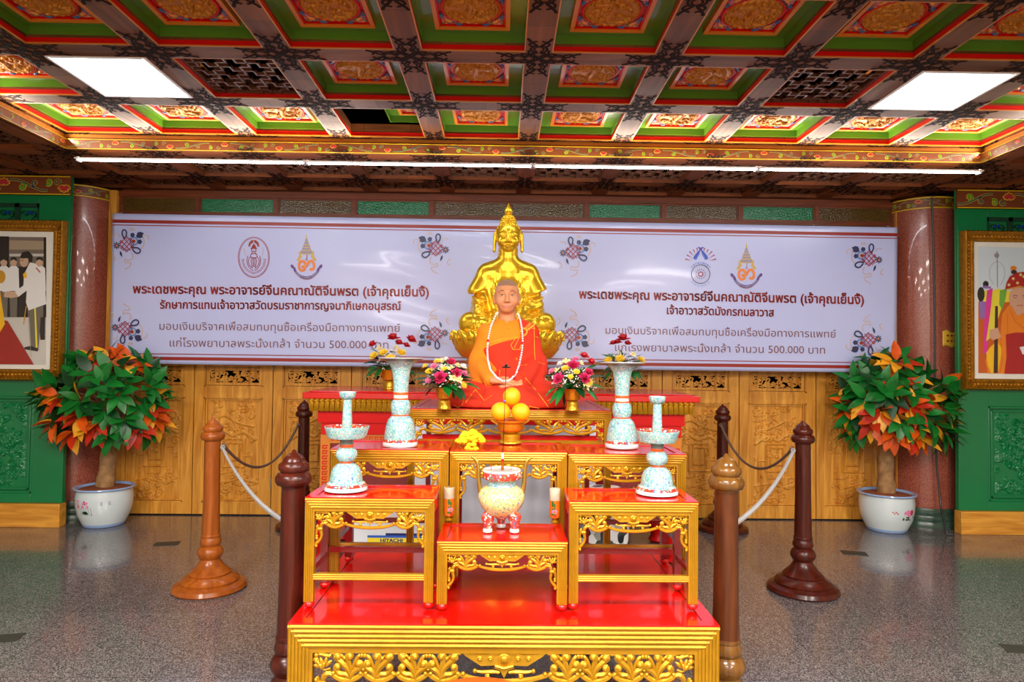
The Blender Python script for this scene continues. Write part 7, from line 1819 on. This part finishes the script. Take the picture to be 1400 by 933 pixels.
def photo_left(k):
    q = lambda *p: [(u / 3.89, 290 + v / 3.89) for u, v in p]
    k.fill(q((-480, 128), (246, 134), (244, 812), (-480, 806)), 'ph_light')
    k.fill(q((-480, 128), (246, 134), (246, 290), (-480, 290)), 'ph_grey'); k.fill(q((50, 150), (246, 155), (246, 200), (50, 200)), 'ph_tan'); k.fill(q((50, 222), (246, 222), (246, 236), (50, 236)), 'ph_light'); k.fill(q((-60, 128), (48, 130), (48, 300), (-60, 300)), 'ph_dark'); k.fill(q((232, 134), (246, 134), (246, 300), (232, 300)), 'ph_dark')
    k.fill(q((-480, 290), (246, 290), (246, 560), (-480, 560)), 'ph_dark')
    def man(x, s, dark=False):
        k.fill(q((x - 34 * s, 420), (x - 30 * s, 300), (x - 12 * s, 286), (x + 14 * s, 286), (x + 30 * s, 300), (x + 34 * s, 420)), 'ph_white'); k.ell(*(lambda c: (c[0], c[1]))(q((x, 268))[0]), 5.0 * s, 6.0 * s, 'ph_skin'); k.fill(q((x - 19 * s, 262), (x - 16 * s, 244), (x, 238), (x + 17 * s, 245), (x + 19 * s, 262), (x, 252)), 'ph_dark')
        k.fill(q((x - 24 * s, 420), (x + 24 * s, 420), (x + 20 * s, 560), (x - 20 * s, 560)), 'ph_trou')
    for x in (-300, -220, -150, -60): man(x, 1.0)
    man(20, 0.95); man(72, 0.9); man(210, 1.0)
    k.fill(q((-480, 560), (-60, 560), (40, 580), (180, 812), (-480, 806)), 'ph_red')
    k.fill(q((-200, 330), (-60, 300), (0, 420), (26, 596), (0, 640), (-220, 660)), 'ph_yel')
    c0 = q((2, 345))[0]; k.ell(c0[0], c0[1], 7, 9, 'ph_gold')
    k.fill(q((205, 560), (240, 560), (238, 680), (215, 680)), 'ph_dark')
    # man in white dress uniform bending forward
    k.fill(q((152, 505), (218, 500), (214, 600), (204, 725), (166, 738), (160, 620)), 'ph_trou'); k.fill(q((182, 508), (190, 506), (200, 720), (190, 724)), 'ph_lyel')
    k.fill(q((130, 720), (165, 712), (205, 728), (200, 742), (130, 730)), 'ph_dark'); k.line(q((140, 500), (125, 600)), 1.2, 'ph_gold'); k.line(q((150, 520), (165, 770)), 0.6, 'ph_tan')
    k.fill(q((128, 330), (160, 268), (190, 275), (214, 310), (240, 400), (246, 490), (152, 524), (138, 480), (142, 418), (98, 452), (78, 424), (124, 392)), 'ph_white')
    k.fill(q((122, 330), (140, 316), (142, 352), (126, 352)), 'ph_yel'); k.line(q((192, 296), (214, 322)), 1.6, 'ph_crim')
    c0 = q((128, 262))[0]; k.ell(c0[0], c0[1], 6, 8, 'ph_skin'); k.fill(q((106, 240), (118, 214), (150, 208), (174, 232), (170, 266), (156, 270), (148, 246), (112, 248)), 'ph_dark'); k.line(q((106, 258), (128, 258)), 0.6, 'ph_dark')
    k.fill(q((80, 424), (98, 452), (60, 458), (20, 452), (24, 420)), 'ph_skin'); k.fill(q((10, 400), (60, 398), (62, 420), (14, 426)), 'ph_white')
def photo_right(k):
    q = lambda *p: [(1300 + u / 3.73, 290 + v / 3.73) for u, v in p]
    k.fill(q((140, 176), (760, 190), (760, 836), (140, 822)), 'ph_sky')
    k.fill(q((140, 400), (760, 410), (760, 470), (140, 470)), 'ph_lyel'); k.fill(q((140, 460), (300, 460), (300, 824), (140, 822)), 'ph_dor'); k.fill(q((142, 450), (185, 460), (190, 540), (150, 545)), 'ph_pur')
    c0 = q((154, 420))[0]; k.ell(c0[0], c0[1], 5, 10, 'ph_dark'); c0 = q((178, 368))[0]; k.ell(c0[0], c0[1], 4, 4.5, 'ph_dark'); k.fill(q((160, 375), (205, 380), (205, 392), (165, 390)), 'ph_pur')
    k.line(q((236, 200), (238, 385)), 1.4, 'ink_grey'); c0 = q((234, 222))[0]; k.ell(c0[0], c0[1], 3.4, 3.6, 'ink_grey')
    for s in (-1, 1): k.line([(u, v) for u, v in bez(q((236, 250))[0], q((236 + s * 50, 270))[0], q((236 + s * 50, 330))[0], q((236 + s * 16, 372))[0], 8)], 0.5, 'ink_grey')
    k.fill(q((185, 400), (214, 388), (196, 560), (186, 724), (164, 722), (170, 560)), 'ph_pink')
    # orange robed figure
    k.fill(q((262, 520), (290, 480), (320, 468), (372, 500), (430, 470), (470, 500), (490, 828), (190, 824), (175, 760), (200, 690), (250, 640)), 'ph_or')
    k.fill(q((180, 720), (200, 690), (236, 660), (262, 700), (240, 822), (205, 822), (188, 780)), 'ph_yel'); k.line(q((255, 640), (262, 760), (250, 822)), 0.7, 'ph_dor'); k.line(q((300, 500), (330, 560), (380, 600)), 0.7, 'ph_dor'); k.line(q((290, 520), (290, 620)), 0.6, 'ph_dor')
    k.fill(q((280, 625), (330, 615), (480, 618), (488, 828), (272, 826), (284, 740)), 'ph_crim'); k.line(q((300, 640), (350, 740), (372, 742)), 0.8, 'ph_red')
    k.fill(q((215, 400), (250, 390), (275, 404), (262, 480), (236, 560), (205, 640), (180, 660), (200, 520)), 'ph_lyel'); k.fill(q((250, 400), (286, 392), (280, 440), (262, 500), (246, 470)), 'ph_grn')
    k.fill(q((226, 480), (240, 480), (240, 822), (218, 822)), 'ph_brn')
    k.fill(q((198, 600), (240, 590), (256, 640), (215, 655), (196, 640)), 'ph_face')
    for j in range(4): k.line(q((206, 606 + 12 * j), (244, 602 + 12 * j)), 0.25, 'ph_skin')
    k.fill(q((350, 690), (400, 680), (410, 730), (366, 726)), 'ph_white')
    # face and jewelled crown
    k.fill(q((318, 470), (380, 470), (380, 510), (340, 530), (320, 500)), 'ph_face'); c0 = q((352, 440))[0]; k.ell(c0[0], c0[1], 15, 18, 'ph_face')
    for s in (-1, 1): k.line(q((352 + s * 24 - 12, 430), (352 + s * 24, 424), (352 + s * 24 + 12, 430)), 0.9, 'ph_brn'); k.line(q((352 + s * 24 - 8, 438), (352 + s * 24 + 8, 438)), 0.7, 'ph_brn')
    k.line(q((350, 435), (345, 460), (356, 462)), 0.5, 'ph_skin'); k.line(q((336, 478), (368, 476)), 0.8, 'ph_red')
    k.fill(q((276, 400), (284, 360), (300, 330), (330, 310), (372, 305), (410, 320), (432, 360), (436, 400), (352, 384)), 'ph_crim')
    for (u, v) in ((296, 372), (318, 340), (340, 362), (372, 330), (390, 366), (356, 320), (415, 350)): c0 = q((u, v))[0]; k.ell(c0[0], c0[1], 2.4, 2.4, 'ph_gold', 0, 10); k.ell(c0[0], c0[1], 1.1, 1.1, 'ph_white', 0, 8)
    k.line(q((280, 396), (352, 380), (434, 396)), 1.6, 'ph_gold'); c0 = q((320, 286))[0]; k.ell(c0[0], c0[1], 4.4, 3.0, 'ph_or'); c0 = q((322, 306))[0]; k.ell(c0[0], c0[1], 4.0, 3.0, 'ph_brn')
frame('gilt framed photograph of men in white uniforms on the green screen', -130, 86.5, (303, 302), (520, 521), None, 'L', photo_left)
frame('gilt framed photograph of a crowned monk with orange robe on the green screen', 1317, 1520, (315.5, 317), (533, 535), None, 'R', photo_right)
